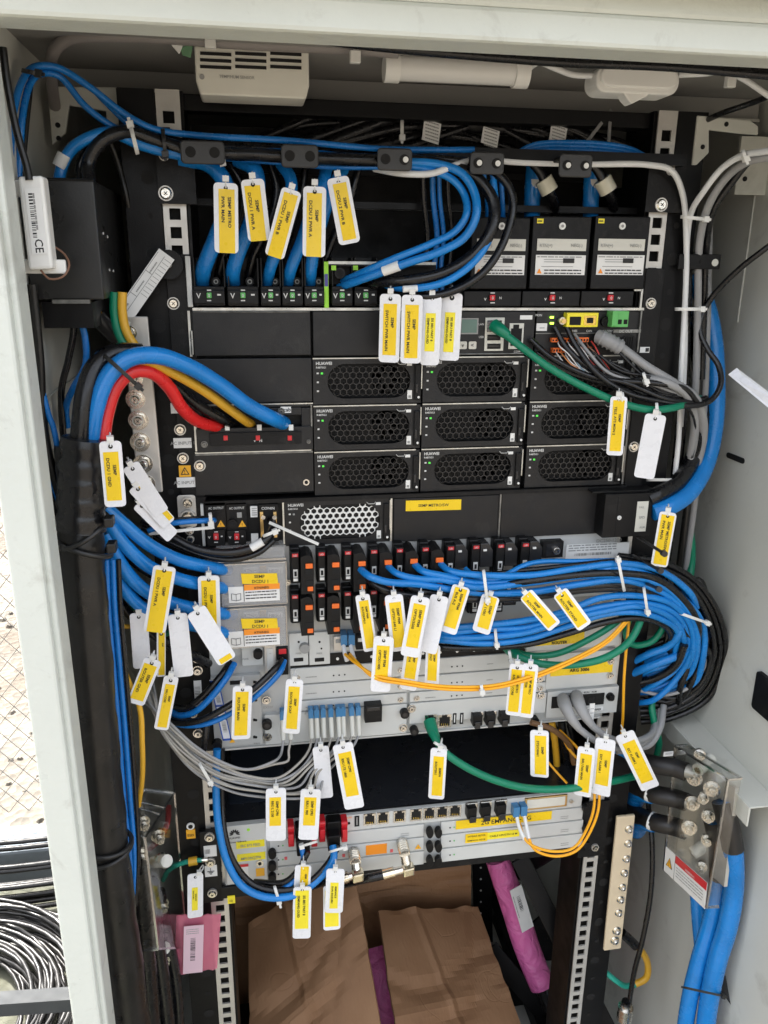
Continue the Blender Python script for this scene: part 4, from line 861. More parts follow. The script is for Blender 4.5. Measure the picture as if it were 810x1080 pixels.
# control card, right half
g = MB(); rowbox(g, 432, 575, 742.5, 764, .006, 'silver2', YR-.003); g.build('control_card', ro, bevel=.0006)
g = MB(); rj45(g, 448, 754, 461, 769, YR-.003, 'steel'); g.build('socket', ro)
g = MB(); rj45(g, 462, 754, 476, 767, YR-.003, 'steel'); g.build('socket', ro)
for x in (479.5, 487): g = MB(); g.pbox(x-1.8, 752.5-(x-480)*.06, x+1.8, 764-(x-480)*.06, YR-.0036, .001, 'dark'); g.pbox(x-.5, 754, x+.5, 762, YR-.0042, .0006, 'white'); g.build('usb_port', ro)
for x in (504, 518, 533):
    g = MB(); y = 751-(x-504)*.07; g.pbox(x-6, y, x+6, y+6, YR-.0045, .003, 'steel'); g.pbox(x-5, y+4, x+5, y+15, YR-.012, .012, 'black'); g.pbox(x-3, y+11, x+3, y+18, YR-.014, .006, 'mesh'); g.build('dust_plug', ro, bevel=.0006)
# right-hand modules with yellow labels
g = MB(); g.pbox(556, 652, 654, 684, YR-.003, .006, 'silver2'); o = g.build('wide_card', ro, bevel=.0008)
g = MB(); g.pbox(556, 668, 616, 680, YR-.0036, .0006, 'sticker'); T(g, 'SEMP', 588, 673.4, 3.6, YR-.004, 'ink', bold=.03); T(g, 'ROUTER', 590, 679, 3.6, YR-.004, 'ink', bold=.03); g.build('yellow_sticker', o)
g = MB(); g.pbox(577, 688, 650, 724, YR-.003, .006, 'silver2'); screw(g, P(644, 697, YR-.003), .004, 'steel'); screw(g, P(643, 712, YR-.003), .004, 'steel'); o = g.build('wide_card', ro, bevel=.0008)
g = MB(); g.pbox(581, 700, 646, 711, YR-.0036, .0006, 'sticker'); T(g, 'ARG 3006', 611, 708, 4.2, YR-.004, 'ink', bold=.03); g.build('yellow_sticker', o)
g = MB(); g.pbox(577, 727, 651, 754, YR-.003, .006, 'silver2'); g.pbox(582, 733, 637, 745, YR-.0036, .001, 'dark'); g.pbox(610, 735, 617, 743, YR-.0042, .001, 'mesh'); g.pbox(620, 735, 628, 743, YR-.0042, .001, 'mesh'); T(g, 'OPTICAL  PWR   RUN   ALM', 612, 731.5, 2.4, YR-.0036, 'ink'); g.pbox(618, 746.5, 636, 750, YR-.0042, .001, 'paper'); T(g, 'TRANSFER', 627, 749.3, 2.6, YR-.0046, 'ink'); screw(g, P(643, 734, YR-.003), .0045, 'black', h=.007); g.build('port_card', ro, bevel=.0008)
g = MB(); g.pbox(655, 560, 672, 760, .002, .03, 'black2'); tg(g.build('side_cable_channel'), 'narrow black vertical channel at the right end of the silver units', 'cable channel')
# ================================================================== left column below: ear pieces near the router
g = MB(); g.box(-.0045, .0125, -.004, -.001, P(205, 790, 0).z, P(205, 600, 0).z, 'black'); g.pbox(205, 718, 213, 745, -.0048, .001, 'paper'); barcode(g, P(206.5, 744, -.0053), UZ, UX, .022, .0055, 'grey_ink', 18); 
for x, y, r in ((208, 693, .005), (208.5, 706, .005), (209, 772, .005), (204, 752, .004)): screw(g, P(x, y, -.0045), r, 'steel', h=.006)
tg(g.build('mounting_ear'), 'black mounting ear with barcode sticker left of the router fan module', 'mounting ear')
# ================================================================== baseband unit at the bottom
YB = -.006
bb = thing('baseband_unit', 'silver radio unit with a row of network sockets at the rack bottom', 'radio unit', at_loc(236, 868, 613, 925, YB))
XB0, XB1 = P(236, 900, YB).x, P(612, 866, YB).x
zy = lambda y: P(440, y, YB).z
g = MB(); g.box(XB0, XB1, YB+.004, .30, zy(912), zy(851), 'black'); g.box(XB0, XB1, YB+.001, YB+.004, zy(911.5), zy(852), 'silver'); g.build('body', bb)
g = MB(); g.box(XB0-.02, XB1+.02, .0, .26, zy(851), zy(851)+.0006, 'top_sheet'); g.build('top_plate', bb)
g = MB(); A = P(233, 852, .02); g.obox(Vector((.022, .03, zy(851)+.001)), (.065, 0, 0), (0, .12, 0), (0, 0, .0004), mat('dark_blue_label', (.012, .018, .03), .6)); g.build('top_label', bb)
def bbrow(g, xa, xb, ya, yb, dep, m, Y=YB): g.box(P(xa, (ya+yb)/2, Y).x, P(xb, (ya+yb)/2, Y).x, Y, Y+dep, zy(yb), zy(ya), m)
g = MB(); bbrow(g, 362, 612, 851.5, 867.5, .005, 'silver2', YB-.002); g.build('port_card', bb, bevel=.0005)
sl_y = lambda x: -(x-440)*.098
def bq(g, x, y440, w_, h_, Y, dep, m): y = y440+sl_y(x); g.pbox(x-w_/2, y-h_/2, x+w_/2, y+h_/2, Y, dep, m)
for i, x in enumerate((390, 404, 421.5, 439, 453, 466.5, 480)):
    g = MB(); y = 859.5+sl_y(x); rj45(g, x-6.3, y-5.8, x+6.3, y+6, YB-.002, 'steel'); g.build('socket', bb)
g = MB(); bq(g, 376.5, 860, 5, 11, YB-.0026, .001, 'dark'); bq(g, 376.5, 860, 1.4, 8, YB-.0032, .0008, 'grey_ink'); q = P(368, 868, YB-.002); g.cyl(q, q+UY*.0008, .0016, 'dark', 12); T(g, 'RUN', 368, 863, 2.4, YB-.0024, 'orange2'); g.build('usb_port', bb)
for x in (498, 513, 529):
    g = MB(); bq(g, x, 856.5, 12, 7, YB-.0045, .003, 'steel'); bq(g, x, 864, 10, 11, YB-.012, .011, 'black'); bq(g, x+1, 871, 7, 6, YB-.014, .006, 'mesh'); g.build('dust_plug', bb, bevel=.0006)
g = MB(); bq(g, 576, 860, 44, 12, YB-.0045, .003, 'brass'); bq(g, 576, 860, 40, 9, YB-.0052, .001, 'cream')
for s in (-26, 26): q = P(576+s, 860+sl_y(576+s), YB-.002); g.cyl(q, q+UY*.003, .0024, 'steel', 8)
g.build('wide_socket', bb, bevel=.0004)
for k, (ya, yb) in enumerate(((869, 881.5), (883, 896), (897.5, 911))):
    for j, (xa, xb) in enumerate(((284, 447), (465, 613))):
        g = MB(); bbrow(g, xa, xb, ya, yb, .005, 'silver2', YB-.002); o = g.build('slot_cover', bb, bevel=.0005)
        h = MB(); q = Vector((P(xb-14, (ya+yb)/2, YB).x, YB-.0022, zy((ya+yb)/2+1.5))); lines(h, q-UX*.012, UX, UZ, .010, 2, .0028, .0010, 'grey_ink', k*7+j); e_ = Vector((P(xa+9, (ya+yb)/2, YB).x, YB-.0022, zy((ya+yb)/2)))
        h.cyl(e_, e_+UY*.0003, .0010, 'dark', 8); h.cyl(e_+UX*.005, e_+UX*.005+UY*.0003, .0010, 'greenp', 8); h.build('printing', o)
        if j == 1 and k == 0:
            h = MB(); A = P(481, 865.8, YB-.0024); B = P(582, 856.5, YB-.0024); u_ = Vector((B.x-A.x, 0, 0)); h.obox(A, u_, Vector((0, 0, -.0118)), UY*.0005, 'sticker'); h.text('2G EMPANG - 3G', A+u_*.52+Vector((0, -.0007, -.0088)), u_, UZ, .0082, 'ink', width=.062); h.build('yellow_sticker', o)
        if j == 1 and k == 1:
            h = MB(); A = P(491, 880, YB-.0024); h.obox(A, (.027, 0, 0), (0, 0, -.0125), UY*.0004, 'sticker'); h.obox(A+Vector((.027, 0, -.001)), (.040, 0, 0), (0, 0, -.010), UY*.0003, 'lsticker')
            h.text('ANTENNA SECTOR', A+Vector((.0135, -.0006, -.0045)), UX, UZ, .003, 'ink', width=.022); h.text('SEMPANG 4G/18', A+Vector((.0135, -.0006, -.0105)), UX, UZ, .003, 'ink', width=.022); h.text('CABLE LENGTH 15 M', A+Vector((.047, -.0006, -.0075)), UX, UZ, .0036, 'ink', width=.034); h.build('yellow_sticker', o)
        if j == 0 and k == 1:
            h = MB(); h.pbox(386, 891, 408, 901, YB-.0026, .0006, 'orange2'); q = P(441, 893, YB-.0026); h.prism([(-.0038, -.003), (.0038, -.003), (0, .0036)], q, UX, UZ, UY*.0003, 'amber'); T(h, '!', 441, 895, 3, YB-.003, 'ink'); h.pbox(300, 904, 303, 907, YB-.0026, .0006, 'pinkred'); h.pbox(361, 901, 364, 904, YB-.0026, .0006, 'pinkred'); h.pbox(411.5, 896, 414.5, 899, YB-.0026, .0006, 'pinkred'); h.pbox(286, 905, 293, 918, YB-.0026, .0006, 'grey_ink'); h.build('orange_sticker', o)
for x in (452.5, 461.5):
    for y in (875.5, 890.5, 905.5):
        g = MB(); q = P(x, y, YB-.002); g.prism([(a*.0042, b*.0068) for a, b in [(math.cos(t), math.sin(t)) for t in [i*.393 for i in range(16)]]], q, UX, UZ, UY*.007, 'black'); g.build('slot_handle', bb, bevel=.001)
for y in (906, 919, 931):
    g = MB(); q = P(287, y-10+2, YB-.002); g.prism([(a*.0046, b*.0058) for a, b in [(math.cos(t), math.sin(t)) for t in [i*.393 for i in range(16)]]], q, UX, UZ, UY*.007, 'black'); g.build('slot_handle', bb, bevel=.001)
for y in (851, 873, 889):
    g = MB(); q = P(617, y, YB-.002); g.prism([(a*.0046, b*.0058) for a, b in [(math.cos(t), math.sin(t)) for t in [i*.393 for i in range(16)]]], q, UX, UZ, UY*.007, 'black'); g.build('slot_handle', bb, bevel=.001)
# power module at left
g = MB(); g.pbox(237.5, 870, 281.5, 931, YB-.004, .008, 'silver2'); o = g.build('power_module', bb, bevel=.0008)
g = MB(); c = P(247.5, 879.5, YB-.0042)
for k in range(8):
    a = math.radians(-10+k*200/7); u_ = Vector((math.cos(a), 0, math.sin(a))); v_ = Vector((-math.sin(a), 0, math.cos(a)))
    g.prism([(.0012, 0), (.0034, .0009), (.0054, .0007), (.0060, 0), (.0054, -.0007), (.0034, -.0009)], c, u_, v_, UY*.0003, 'ink')
T(g, 'HUAWEI', 247, 884.6, 2.6, YB-.0042, 'ink'); T(g, 'Power Subrack', 251, 888.5, 2.4, YB-.0042, 'ink'); g.build('logo', o)
g = MB(); g.pbox(249, 887, 279, 894, YB-.0046, .0006, 'lsticker'); T(g, 'SRC BTS FEED', 264, 892.5, 3.6, YB-.005, 'grey_ink', width=24); g.pbox(250, 900, 280, 907.5, YB-.0046, .0006, 'lsticker'); T(g, 'MF139CJ7F0', 265, 906, 3.6, YB-.005, 'grey_ink', width=24); g.build('yellow_sticker', o)
g = MB(); g.pbox(250, 912, 262, 928, YB-.0046, .0006, 'paper'); g.pbox(250, 912, 262, 914.5, YB-.005, .0006, 'red'); q = P(256, 920, YB-.005); g.prism([(-.003, -.0022), (.003, -.0022), (0, .003)], q, UX, UZ, UY*.0003, 'orange2'); g.pbox(270, 916, 279, 924, YB-.0046, .0006, 'amber'); g.pbox(241, 895, 244.5, 905, YB-.0046, .0006, 'paper'); g.build('warning_label', o)
g = MB(); q = P(274, 910, YB-.004); g.cyl(q, q+UY*.0015, .0045, 'steel', 18); g.cyl(q+UY*.0015, q+UY*.002, .002, 'dark', 12); q = P(262, 875, YB-.004); g.cyl(q, q+UY*.0006, .0018, 'lime', 12); q = P(272, 934, YB-.006); g.cyl(q, q+UY*.006, .005, 'steel', 6); g.build('key_lock', o)
# ear plate and shelf under it
g = MB(); g.pbox(212, 877, 233, 952, -.008, .006, 'black'); g.build('ear_plate', bb, bevel=.001)
for x, y in ((221, 882), (222, 908.5), (224, 941)): g = MB(); screw(g, P(x, y, -.008), .0052, 'nickel', h=.005); g.build('screw', bb)
g = MB(); g.pbox(215, 892, 228.5, 903.5, -.0086, .0006, 'paper'); barcode(g, P(216, 901, -.009), UX, UZ, .006, .006, 'ink', 8, 4); g.pbox(216, 913, 229, 924.5, -.0086, .0006, 'paper'); q = P(223, 914.5, -.009)
for k, w_ in enumerate((.004, .0026, .0012)): g.box(q.x-w_-.001, q.x+w_-.001, -.0094, -.009, q.z-.006-k*.0018, q.z-.0054-k*.0018, 'ink')
g.box(q.x-.0014, q.x-.0008, -.0094, -.009, q.z-.006, q.z-.001, 'ink'); g.build('ground_sticker', bb)
g = MB(); g.pbox(196.5, 875.5, 206, 884.5, -.0026, .002, 'amber'); T(g, 'ESD', 201.3, 882, 3.2, -.003, 'ink'); q = P(201, 871, -.001); g.cyl(q, q+UY*.0012, .0045, 'white', 18); g.cyl(q+UY*.0012, q+UY*.0018, .0025, 'dark', 14); tg(g.build('earthing_point_sticker'), 'small amber sticker and white ring on the lower left upright', 'sticker')
sh = MB(); z_ = zy(913); sh.box(-.006, .47, YB+.002, .28, z_-.010, z_-.0005, 'black'); sh.box(-.006, XB0+.07, YB-.002, YB+.002, z_-.014, z_+.002, 'black'); o = sh.build('shelf', bevel=.001); tg(o, 'black shelf tray carrying the silver radio unit at the rack bottom', 'shelf')
g = MB(); g.pbox(240, 945, 248, 953, YB-.003, .001, 'lsticker'); T(g, '12', 244, 951, 3, YB-.0034, 'ink'); g.build('yellow_sticker', o)
g = MB(); g.pbox(612, 846, 640, 903, -.004, .003, 'black'); screw(g, P(627, 893, -.004), .0045, 'nickel', h=.005); tg(g.build('mounting_ear', bevel=.001), 'black mounting ear at the right end of the radio unit', 'mounting ear')
# red levered power plugs
for i, (xa, xb, y) in enumerate(((312, 328, 893), (345, 360, 888))):
    t = thing('power_plug', f'black power plug between red levers on the radio unit, {("left", "right")[i]} of the two', 'power plug', P((xa+xb)/2, y+10, YB-.02), 'red levered power plugs')
    g = MB(); g.pbox(xa, y-21 if i else y-20, xb, y-4, YB-.014, .014, 'black'); g.pbox(xa+1, y-6, xb-1, y+10, YB-.026, .024, 'black'); g.build('plug_body', t, bevel=.0012)
    for s in (0, 1):
        a1 = xa-8 if s == 0 else xb+.5; g = MB(); X0_, X1_, Z0_, Z1_ = RC(a1, y-20, a1+6.5, y+3, YB-.018)
        g.box(X0_, X1_, YB-.014, YB-.002, Z0_, Z1_, 'red'); g.box(X0_+.0005, X1_-.0005, YB-.019, YB-.014, (Z0_+Z1_)/2-.006, (Z0_+Z1_)/2+.006, 'red'); g.cyl(((X0_, YB-.014, Z1_-.003)), (X1_, YB-.014, Z1_-.003), .003, 'red', 12); g.build('lever', t, bevel=.0008)
# RF connectors
def rf(x, y, ex, ey, bx_, by_, label):
    t = thing('coax_elbow_connector', label, 'coax connector', P(x, y, -.02), 'nickel elbow connectors')
    g = MB(); a = P(x, y, YB-.004); b = P((x*.5+ex*.5), (y*.5+ey*.5), YB-.024); c = P(ex, ey, YB-.030)
    g.cyl(a, a+UY*.004, .0072, 'steel', 6); g.cyl(a+UY*.003, b, .0062, 'nickel', 20)
    d = (b-a).normalized()
    for f in (.25, .4, .55, .7): q = a.lerp(b, f); g.cyl(q, q+d*.0012, .0068, 'nickel', 20)
    g.cyl(b, c, .0056, 'nickel', 8); g.build('coupling_nut', t)
    g = MB(); h = Vector((.0065, 0, 0)); g.obox(c-Vector((.0065, -.003, .006)), (.013, 0, .002), (0, -.012, 0), (0, 0, .012), mat('warm_nickel', (.85, .76, .58), .22, 1.0)); g.build('elbow', t, bevel=.0022)
    g = MB(); e = P(bx_, by_, YB-.030); g.cyl(c, e, .0046, 'nickel', 16); g.cyl(c.lerp(e, .55), e, .0062, mat('warm_nickel', (.85, .76, .58), .22, 1.0), 6); g.build('barrel', t)
    return e
RF1 = rf(373, 898, 377, 922, 360, 927, 'nickel elbow connector right of the red levers')
RF2 = rf(424, 888, 430, 916, 404, 923, 'nickel elbow connector left of the black slot handles')
# ================================================================== cables
def depth_of(p): v = Vector(p)-Vector(CAM); return v.dot(Vector((RX[2], IN[2], -DN[2])))
def wr(w, p): return w*depth_of(p)/F/2
def PX_(px, py, X):
    r = ray(px, py); t = (X-CAM[0])/r[0]; return Vector([CAM[i]+r[i]*t for i in range(3)])
def pts3(path):
    q = [P(*p) for p in path]
    if path[-1][1] >= 1095:          # cables that leave the picture at the bottom go on down to the cabinet floor
        a, b = q[-2], q[-1]; d = b-a; k = (b.z-.318)/max(1e-3, -d.z); q.append(Vector((b.x+d.x*k*.4, b.y+d.y*k*.4, .318)))
    return q
def cable(name, label, path, w, m, group=None, cat='cable', n=10, parent=None, sub=None):
    q = pts3(path); r = wr(w, q[len(q)//2]); g = MB(); g.tube(q, r, m, n)
    if parent is not None: return g.build(name, parent)
    o = g.build(name); tg(o, label, cat, group)
    for s in (sub or []): s(o)
    return o
def shift(path, d, dy=0.0, wob=0.0, rr=random):
    out = []; n = len(path)
    for i, (x, y, Y) in enumerate(path):
        a, b = path[max(i-1, 0)], path[min(i+1, n-1)]; tx, ty = b[0]-a[0], b[1]-a[1]; l = math.hypot(tx, ty) or 1
        k = d+rr.uniform(-wob, wob); out.append((x-ty/l*k, y+tx/l*k, Y+dy+rr.uniform(-wob, wob)*.0006))
    return out
def sleeve(path, w, m, name='sleeve'):          # a sub-part around part of a cable
    def f(o): q = pts3(path); g = MB(); g.tube(q, wr(w, q[0]), m, 12); g.build(name, o)
    return f
def band(a, b, w, m='paper', name='marker_label', Y=-.03):
    def f(o): g = MB(); p, q = P(*a), P(*b); g.cyl(p, q, wr(w, p), m, 12); g.build(name, o)
    return f
def tie(x, y, Y, nx, ny, half, label, m='tie', dep=None, head=1, tail=6, thick=.0009, wid=.0032):
    l = math.hypot(nx, ny); nx, ny = nx/l, ny/l; dep = dep or half*PX*.9
    c = []
    for k in range(13):
        a = math.radians(-95+190*k/12); c.append(P(x+nx*half*math.sin(a), y+ny*half*math.sin(a), Y-dep*math.cos(a)))
    g = MB(); ax = (P(x-ny*4, y+nx*4, Y)-P(x, y, Y)).normalized()*wid
    vs = []
    for i, p in enumerate(c):
        t = (c[min(i+1, 12)]-c[max(i-1, 0)]).normalized(); nn = t.cross(ax).normalized()*thick
        vs += [p-ax/2-nn/2, p+ax/2-nn/2, p+ax/2+nn/2, p-ax/2+nn/2]
    g.add(vs, [(4*i+j, 4*i+(j+1) % 4, 4*i+4+(j+1) % 4, 4*i+4+j) for i in range(12) for j in range(4)], m)
    h = P(x+nx*half*.86*head, y+ny*half*.86*head, Y-dep*.55); u = (P(x+nx*9, y+ny*9, Y)-P(x, y, Y)).normalized()*head
    w_ = u.cross(ax).normalized()
    if w_.y > 0: w_ = -w_
    g.obox(h-ax*.85-w_*.002-u*.0022, ax*1.7, u*.0052, w_*.0045, m)
    if tail: g.bar(h, h+u*tail*PX+w_*.001, wid*.8, thick, m)
    return tg(g.build('cable_tie', bevel=.0004), label, 'cable tie')
B1, B2 = 'blue', 'bk'
# ---- upper left leads going down to the green switched breakers
GRP = 'blue leads entering the top breakers'
for i, (p, w) in enumerate((
    ([(190, 168, -.005), (218, 172, -.01), (236, 190, -.012), (240, 215, -.012), (228, 250, -.012), (216, 280, -.008), (212, 300, .012)], 17),
    ([(250, 168, 0), (268, 178, -.01), (272, 200, -.012), (264, 235, -.012), (252, 265, -.012), (246, 285, -.006), (246, 300, .012)], 16),
    ([(296, 172, 0), (307, 190, -.008), (305, 215, -.010), (297, 250, -.010), (286, 280, -.006), (281, 302, .012)], 13),
    ([(345, 176, 0), (340, 195, -.008), (328, 225, -.010), (318, 255, -.010), (307, 283, -.006), (303, 303, .012)], 13),
    ([(362, 178, 0), (350, 200, -.008), (339, 235, -.010), (331, 265, -.010), (328, 285, -.006), (327, 303, .012)], 13))):
    cable('power_cable', f'thick blue lead bending down into the {ORD[i]} breaker from the left', p, w, 'blue', GRP)
for i, (p, w) in enumerate((
    ([(242, 172, .01), (256, 200, .01), (250, 240, .01), (236, 270, .012), (229, 300, .02)], 10),
    ([(285, 172, .01), (292, 200, .01), (282, 240, .01), (268, 270, .012), (261, 300, .02)], 10),
    ([(322, 174, .01), (318, 205, .01), (308, 240, .01), (296, 275, .012), (292, 300, .02)], 8),
    ([(350, 176, .01), (342, 215, .01), (326, 255, .01), (317, 285, .012), (314, 300, .02)], 8),
    ([(378, 178, .01), (368, 215, .01), (350, 255, .01), (340, 285, .012), (337, 300, .02)], 8))):
    cable('power_cable', f'black lead running beside the {ORD[i]} blue breaker lead from the left', p, w, 'bk', 'black leads beside the blue breaker leads')
# ---- horizontal run along the support bar
RUN = [(95, 196, -.05), (93, 172, -.045), (108, 148, -.045), (135, 139, -.04), (165, 148, -.035), (205, 160, -.03), (270, 163, -.028), (335, 167, -.028), (400, 169, -.028), (455, 172, -.03), (500, 186, -.035), (520, 212, -.04), (519, 240, -.045), (500, 268, -.045), (470, 287, -.045), (430, 296, -.04), (398, 297, -.02), (388, 300, .0)]
cable('power_cable', 'thick black cable running along the support bar and looping down to the breakers', RUN, 13, 'bk')
cable('power_cable', 'black cable just above the looped thick black cable on the support bar', [(88, 200, -.04), (84, 175, -.035), (98, 152, -.035), (128, 141, -.035), (160, 143, -.03), (205, 153, -.025), (300, 158, -.022), (400, 166, -.022), (470, 168, -.024), (520, 180, -.03), (540, 205, -.035), (535, 245, -.04), (512, 285, -.045), (480, 306, -.045), (445, 313, -.04), (415, 306, -.02), (405, 296, .0)], 9, 'bk',
      sub=[band((97, 160, -.043), (105, 151, -.043), 9)])
cable('power_cable', 'thick blue cable bending out of the black box up onto the support bar', [(62, 205, -.05), (64, 180, -.045), (75, 158, -.045), (95, 145, -.045), (118, 140, -.04), (150, 153, -.035), (190, 163, -.03), (235, 168, -.022)], 12, 'blue', sub=[band((62, 176, -.046), (68, 163, -.046), 14)])
for i, (p, w) in enumerate((
    ([(5, 230, -.10), (10, 180, -.09), (14, 120, -.08), (24, 84, -.07), (36, 71, -.06), (60, 71, -.05), (95, 92, -.045), (130, 119, -.04), (160, 135, -.035), (200, 142, -.03), (300, 148, -.028), (400, 157, -.024), (440, 158, -.02), (500, 158, -.02)], 7),
    ([(16, 240, -.09), (20, 180, -.08), (24, 120, -.075), (32, 88, -.065), (42, 78, -.055), (62, 80, -.045), (90, 112, -.04), (120, 134, -.035), (150, 147, -.03), (190, 158, -.026), (260, 158, -.024), (340, 162, -.024), (420, 174, -.026)], 7),
    ([(100, 96, -.03), (130, 126, -.03), (165, 156, -.028), (210, 164, -.024), (280, 170, -.022), (350, 176, -.022), (400, 176, -.024)], 6))):
    cable('thin_blue_cable', ('topmost thin blue cable arching from the upper left corner along the bar', 'second thin blue cable arching from the upper left corner under the topmost', 'short thin blue cable emerging under the arched ones at the left upright')[i], p, w, 'blue2')
cable('thin_dark_cable', 'dark grey cable dropping from the frame corner to the white barcode box', [(3, 50, -.17), (8, 90, -.17), (18, 140, -.17), (28, 175, -.17), (31, 190, -.17)], 8, 'bkc')
cable('thin_dark_cable', 'dark grey cable slanting down behind the black box near the left upright', [(112, 140, -.01), (124, 170, .0), (134, 210, .0), (142, 260, .02)], 6, 'bkc')
cable('thin_dark_cable', 'brownish black cable hanging between blue cables at the upper left corner', [(34, 74, -.05), (31, 100, -.055), (27, 140, -.06), (22, 200, -.07)], 6, 'bkc')
# ---- loop of paired blue cables down to the marker strip
LP = [(420, 171, -.032), (460, 173, -.034), (486, 182, -.04), (500, 202, -.045), (502, 228, -.05), (490, 250, -.05), (465, 265, -.05), (430, 277, -.045), (400, 288, -.035), (372, 298, -.02), (358, 303, -.0)]
cable('looped_blue_cable', 'outer blue cable of the pair looping down to the lime breaker strip', LP, 9, 'blue', 'paired blue loops', sub=[band((404, 286, -.037), (421, 280, -.043), 11)])
cable('looped_blue_cable', 'inner blue cable of the pair looping down to the lime breaker strip', [(410, 173, -.03), (455, 180, -.032), (478, 190, -.036), (490, 206, -.04), (492, 226, -.046), (480, 244, -.046), (455, 257, -.046), (420, 271, -.042), (392, 283, -.032), (372, 292, -.015), (362, 296, .002)], 8, 'blue', 'paired blue loops')
cable('looped_blue_cable', 'lowest looped blue cable ending just above the four hanging tags', [(520, 190, -.03), (522, 220, -.035), (516, 252, -.045), (498, 278, -.05), (470, 297, -.05), (440, 304, -.045), (415, 303, -.03), (404, 298, .0)], 8, 'blue', sub=[band((425, 305, -.046), (440, 304, -.046), 7)])
for i, (x, m, w, nm) in enumerate(((456, 'blue2', 6, 'blue cable hanging straight down'), (463, 'blue2', 5, 'second blue cable hanging straight down'), (446, 'bk', 6, 'black cable hanging straight down'), (472, 'bk', 5, 'second black cable hanging straight down'))):
    cable('hanging_cable', f'{nm} behind the looped blue pair', [(x, 176, .0), (x+1, 210, .005), (x+5, 250, .01), (x+2, 285, .01), (x+4, 312, .005)], w, m)
for i in range(3):
    cable('hanging_cable', f'blue cable hanging behind the right side of the loop, {ORD[i]} from the left', [(510+i*9, 182, .01), (514+i*8, 215, .015), (512+i*9, 260, .03), (505+i*8, 300, .04)], 5, 'blue2')
cable('white_cable', 'white cable running along the support bar and dropping down the right upright', [(395, 178, -.01), (425, 183, -.034), (455, 183, -.036), (478, 175, -.036), (505, 168, -.02), (545, 171, -.018), (620, 173, -.018), (685, 174, -.02), (708, 180, -.02), (720, 205, -.015), (724, 260, -.01), (722, 330, -.01), (718, 400, -.01), (716, 460, .0), (712, 500, .0)], 6.5, 'whc')
cable('white_cable', 'white cable sweeping in from the right edge over the corner bracket', [(830, 156, -.12), (805, 160, -.10), (783, 164, -.08), (762, 177, -.06), (742, 202, -.04), (728, 228, -.015), (723, 300, .0), (722, 380, .005), (718, 450, .005)], 6.5, 'whc')
cable('grey_cable', 'grey cable curving beside the white one under the corner bracket', [(815, 165, -.08), (790, 170, -.07), (768, 185, -.05), (748, 215, -.03), (738, 255, -.01), (736, 320, .0), (734, 400, .0), (730, 470, .0), (722, 530, .0)], 8, 'gy')
cable('black_cable', 'black cable bending under the grey one from the right wall', [(820, 158, -.06), (795, 166, -.05), (772, 192, -.035), (752, 222, -.02), (745, 260, .0), (742, 330, .01), (740, 400, .01)], 8, 'bk')
for i in range(4):
    cable('blue_cable', f'thin blue cable bundled behind the right clamp plates, {ORD[i]} from the top', [(538, 172-i, .0), (548, 160+i*2, -.005), (565, 152+i*3.4, -.008), (600, 150+i*4, -.01), (640, 152+i*4, -.01), (665, 157+i*4, -.008), (684, 166+i*3, .0), (700, 172+i*2, .02)], 5, 'blue2', 'thin blue cables behind the right clamp plates')
for i, (h, x0) in enumerate(((118, 250), (124, 300), (131, 230), (136, 380), (128, 420), (121, 330), (140, 260), (134, 330), (145, 210))):
    cable('arched_black_cable', f'black cable arching through the dark gap behind the bar, {ORD[i]} of nine', [(x0, 158, .03), (x0+45, (158+h)/2, .035), (x0+100, h, .04), (x0+200, h+2, .04), (x0+270, h+14, .04), (x0+310, h+34, .03)], (8, 11, 7, 10, 8, 13, 9, 12, 8)[i], 'bk', 'arched black cables in the dark gap')
for a, b, c, nm in (((452, 128, .02), (461, 150, .02), 12, 'left'), ((515, 136, .02), (522, 153, .02), 11, 'middle'), ((587, 133, .02), (593, 150, .02), 11, 'right')):
    g = MB(); p, q = P((a[0]+b[0])/2, a[1], a[2]), P((a[0]+b[0])/2-3, b[1], b[2]); u_ = UX*.016+Vector((0, 0, -.004)); g.obox(p-u_/2, u_, q-p, UY*.0006, 'paper'); lines(g, p-u_*.42+(q-p)*.12+UY*.0007, u_, UZ, .013, 6, .0028, .0011, 'grey_ink', int(a[0]))
    tg(g.build('printed_cable_label'), f'white printed wrap label in the dark gap behind the bar, {nm} of three', 'cable label')
# leads with clear collars above the covers
for i, x in enumerate((578, 640)):
    cable('power_cable', f'black lead with a pale collar above the {("middle", "right")[i]} terminal cover', [(x-18, 170, .0), (x-8, 182, .0), (x-2, 196, .0), (x+6, 212, .01), (x+8, 230, .04)], 10, 'bk', sub=[band((x-5, 189, -.001), (x+2, 202, -.001), 19, mat('clear_beige_collar', (.55, .53, .42), .25), 'collar')])
    cable('power_cable', f'thick blue lead dropping behind the {("middle", "right")[i]} terminal cover', [(x-14, 168, .03), (x-16, 190, .03), (x-17, 215, .03), (x-17, 240, .04)], 17, 'blue', sub=[band((x-15, 190, .03), (x-16, 199, .03), 18, 'cream', 'collar')])
cable('blue_cable', 'blue lead at the far right behind the right clamp plate', [(672, 178, .06), (672, 205, .06), (671, 235, .07)], 8, 'blue2')
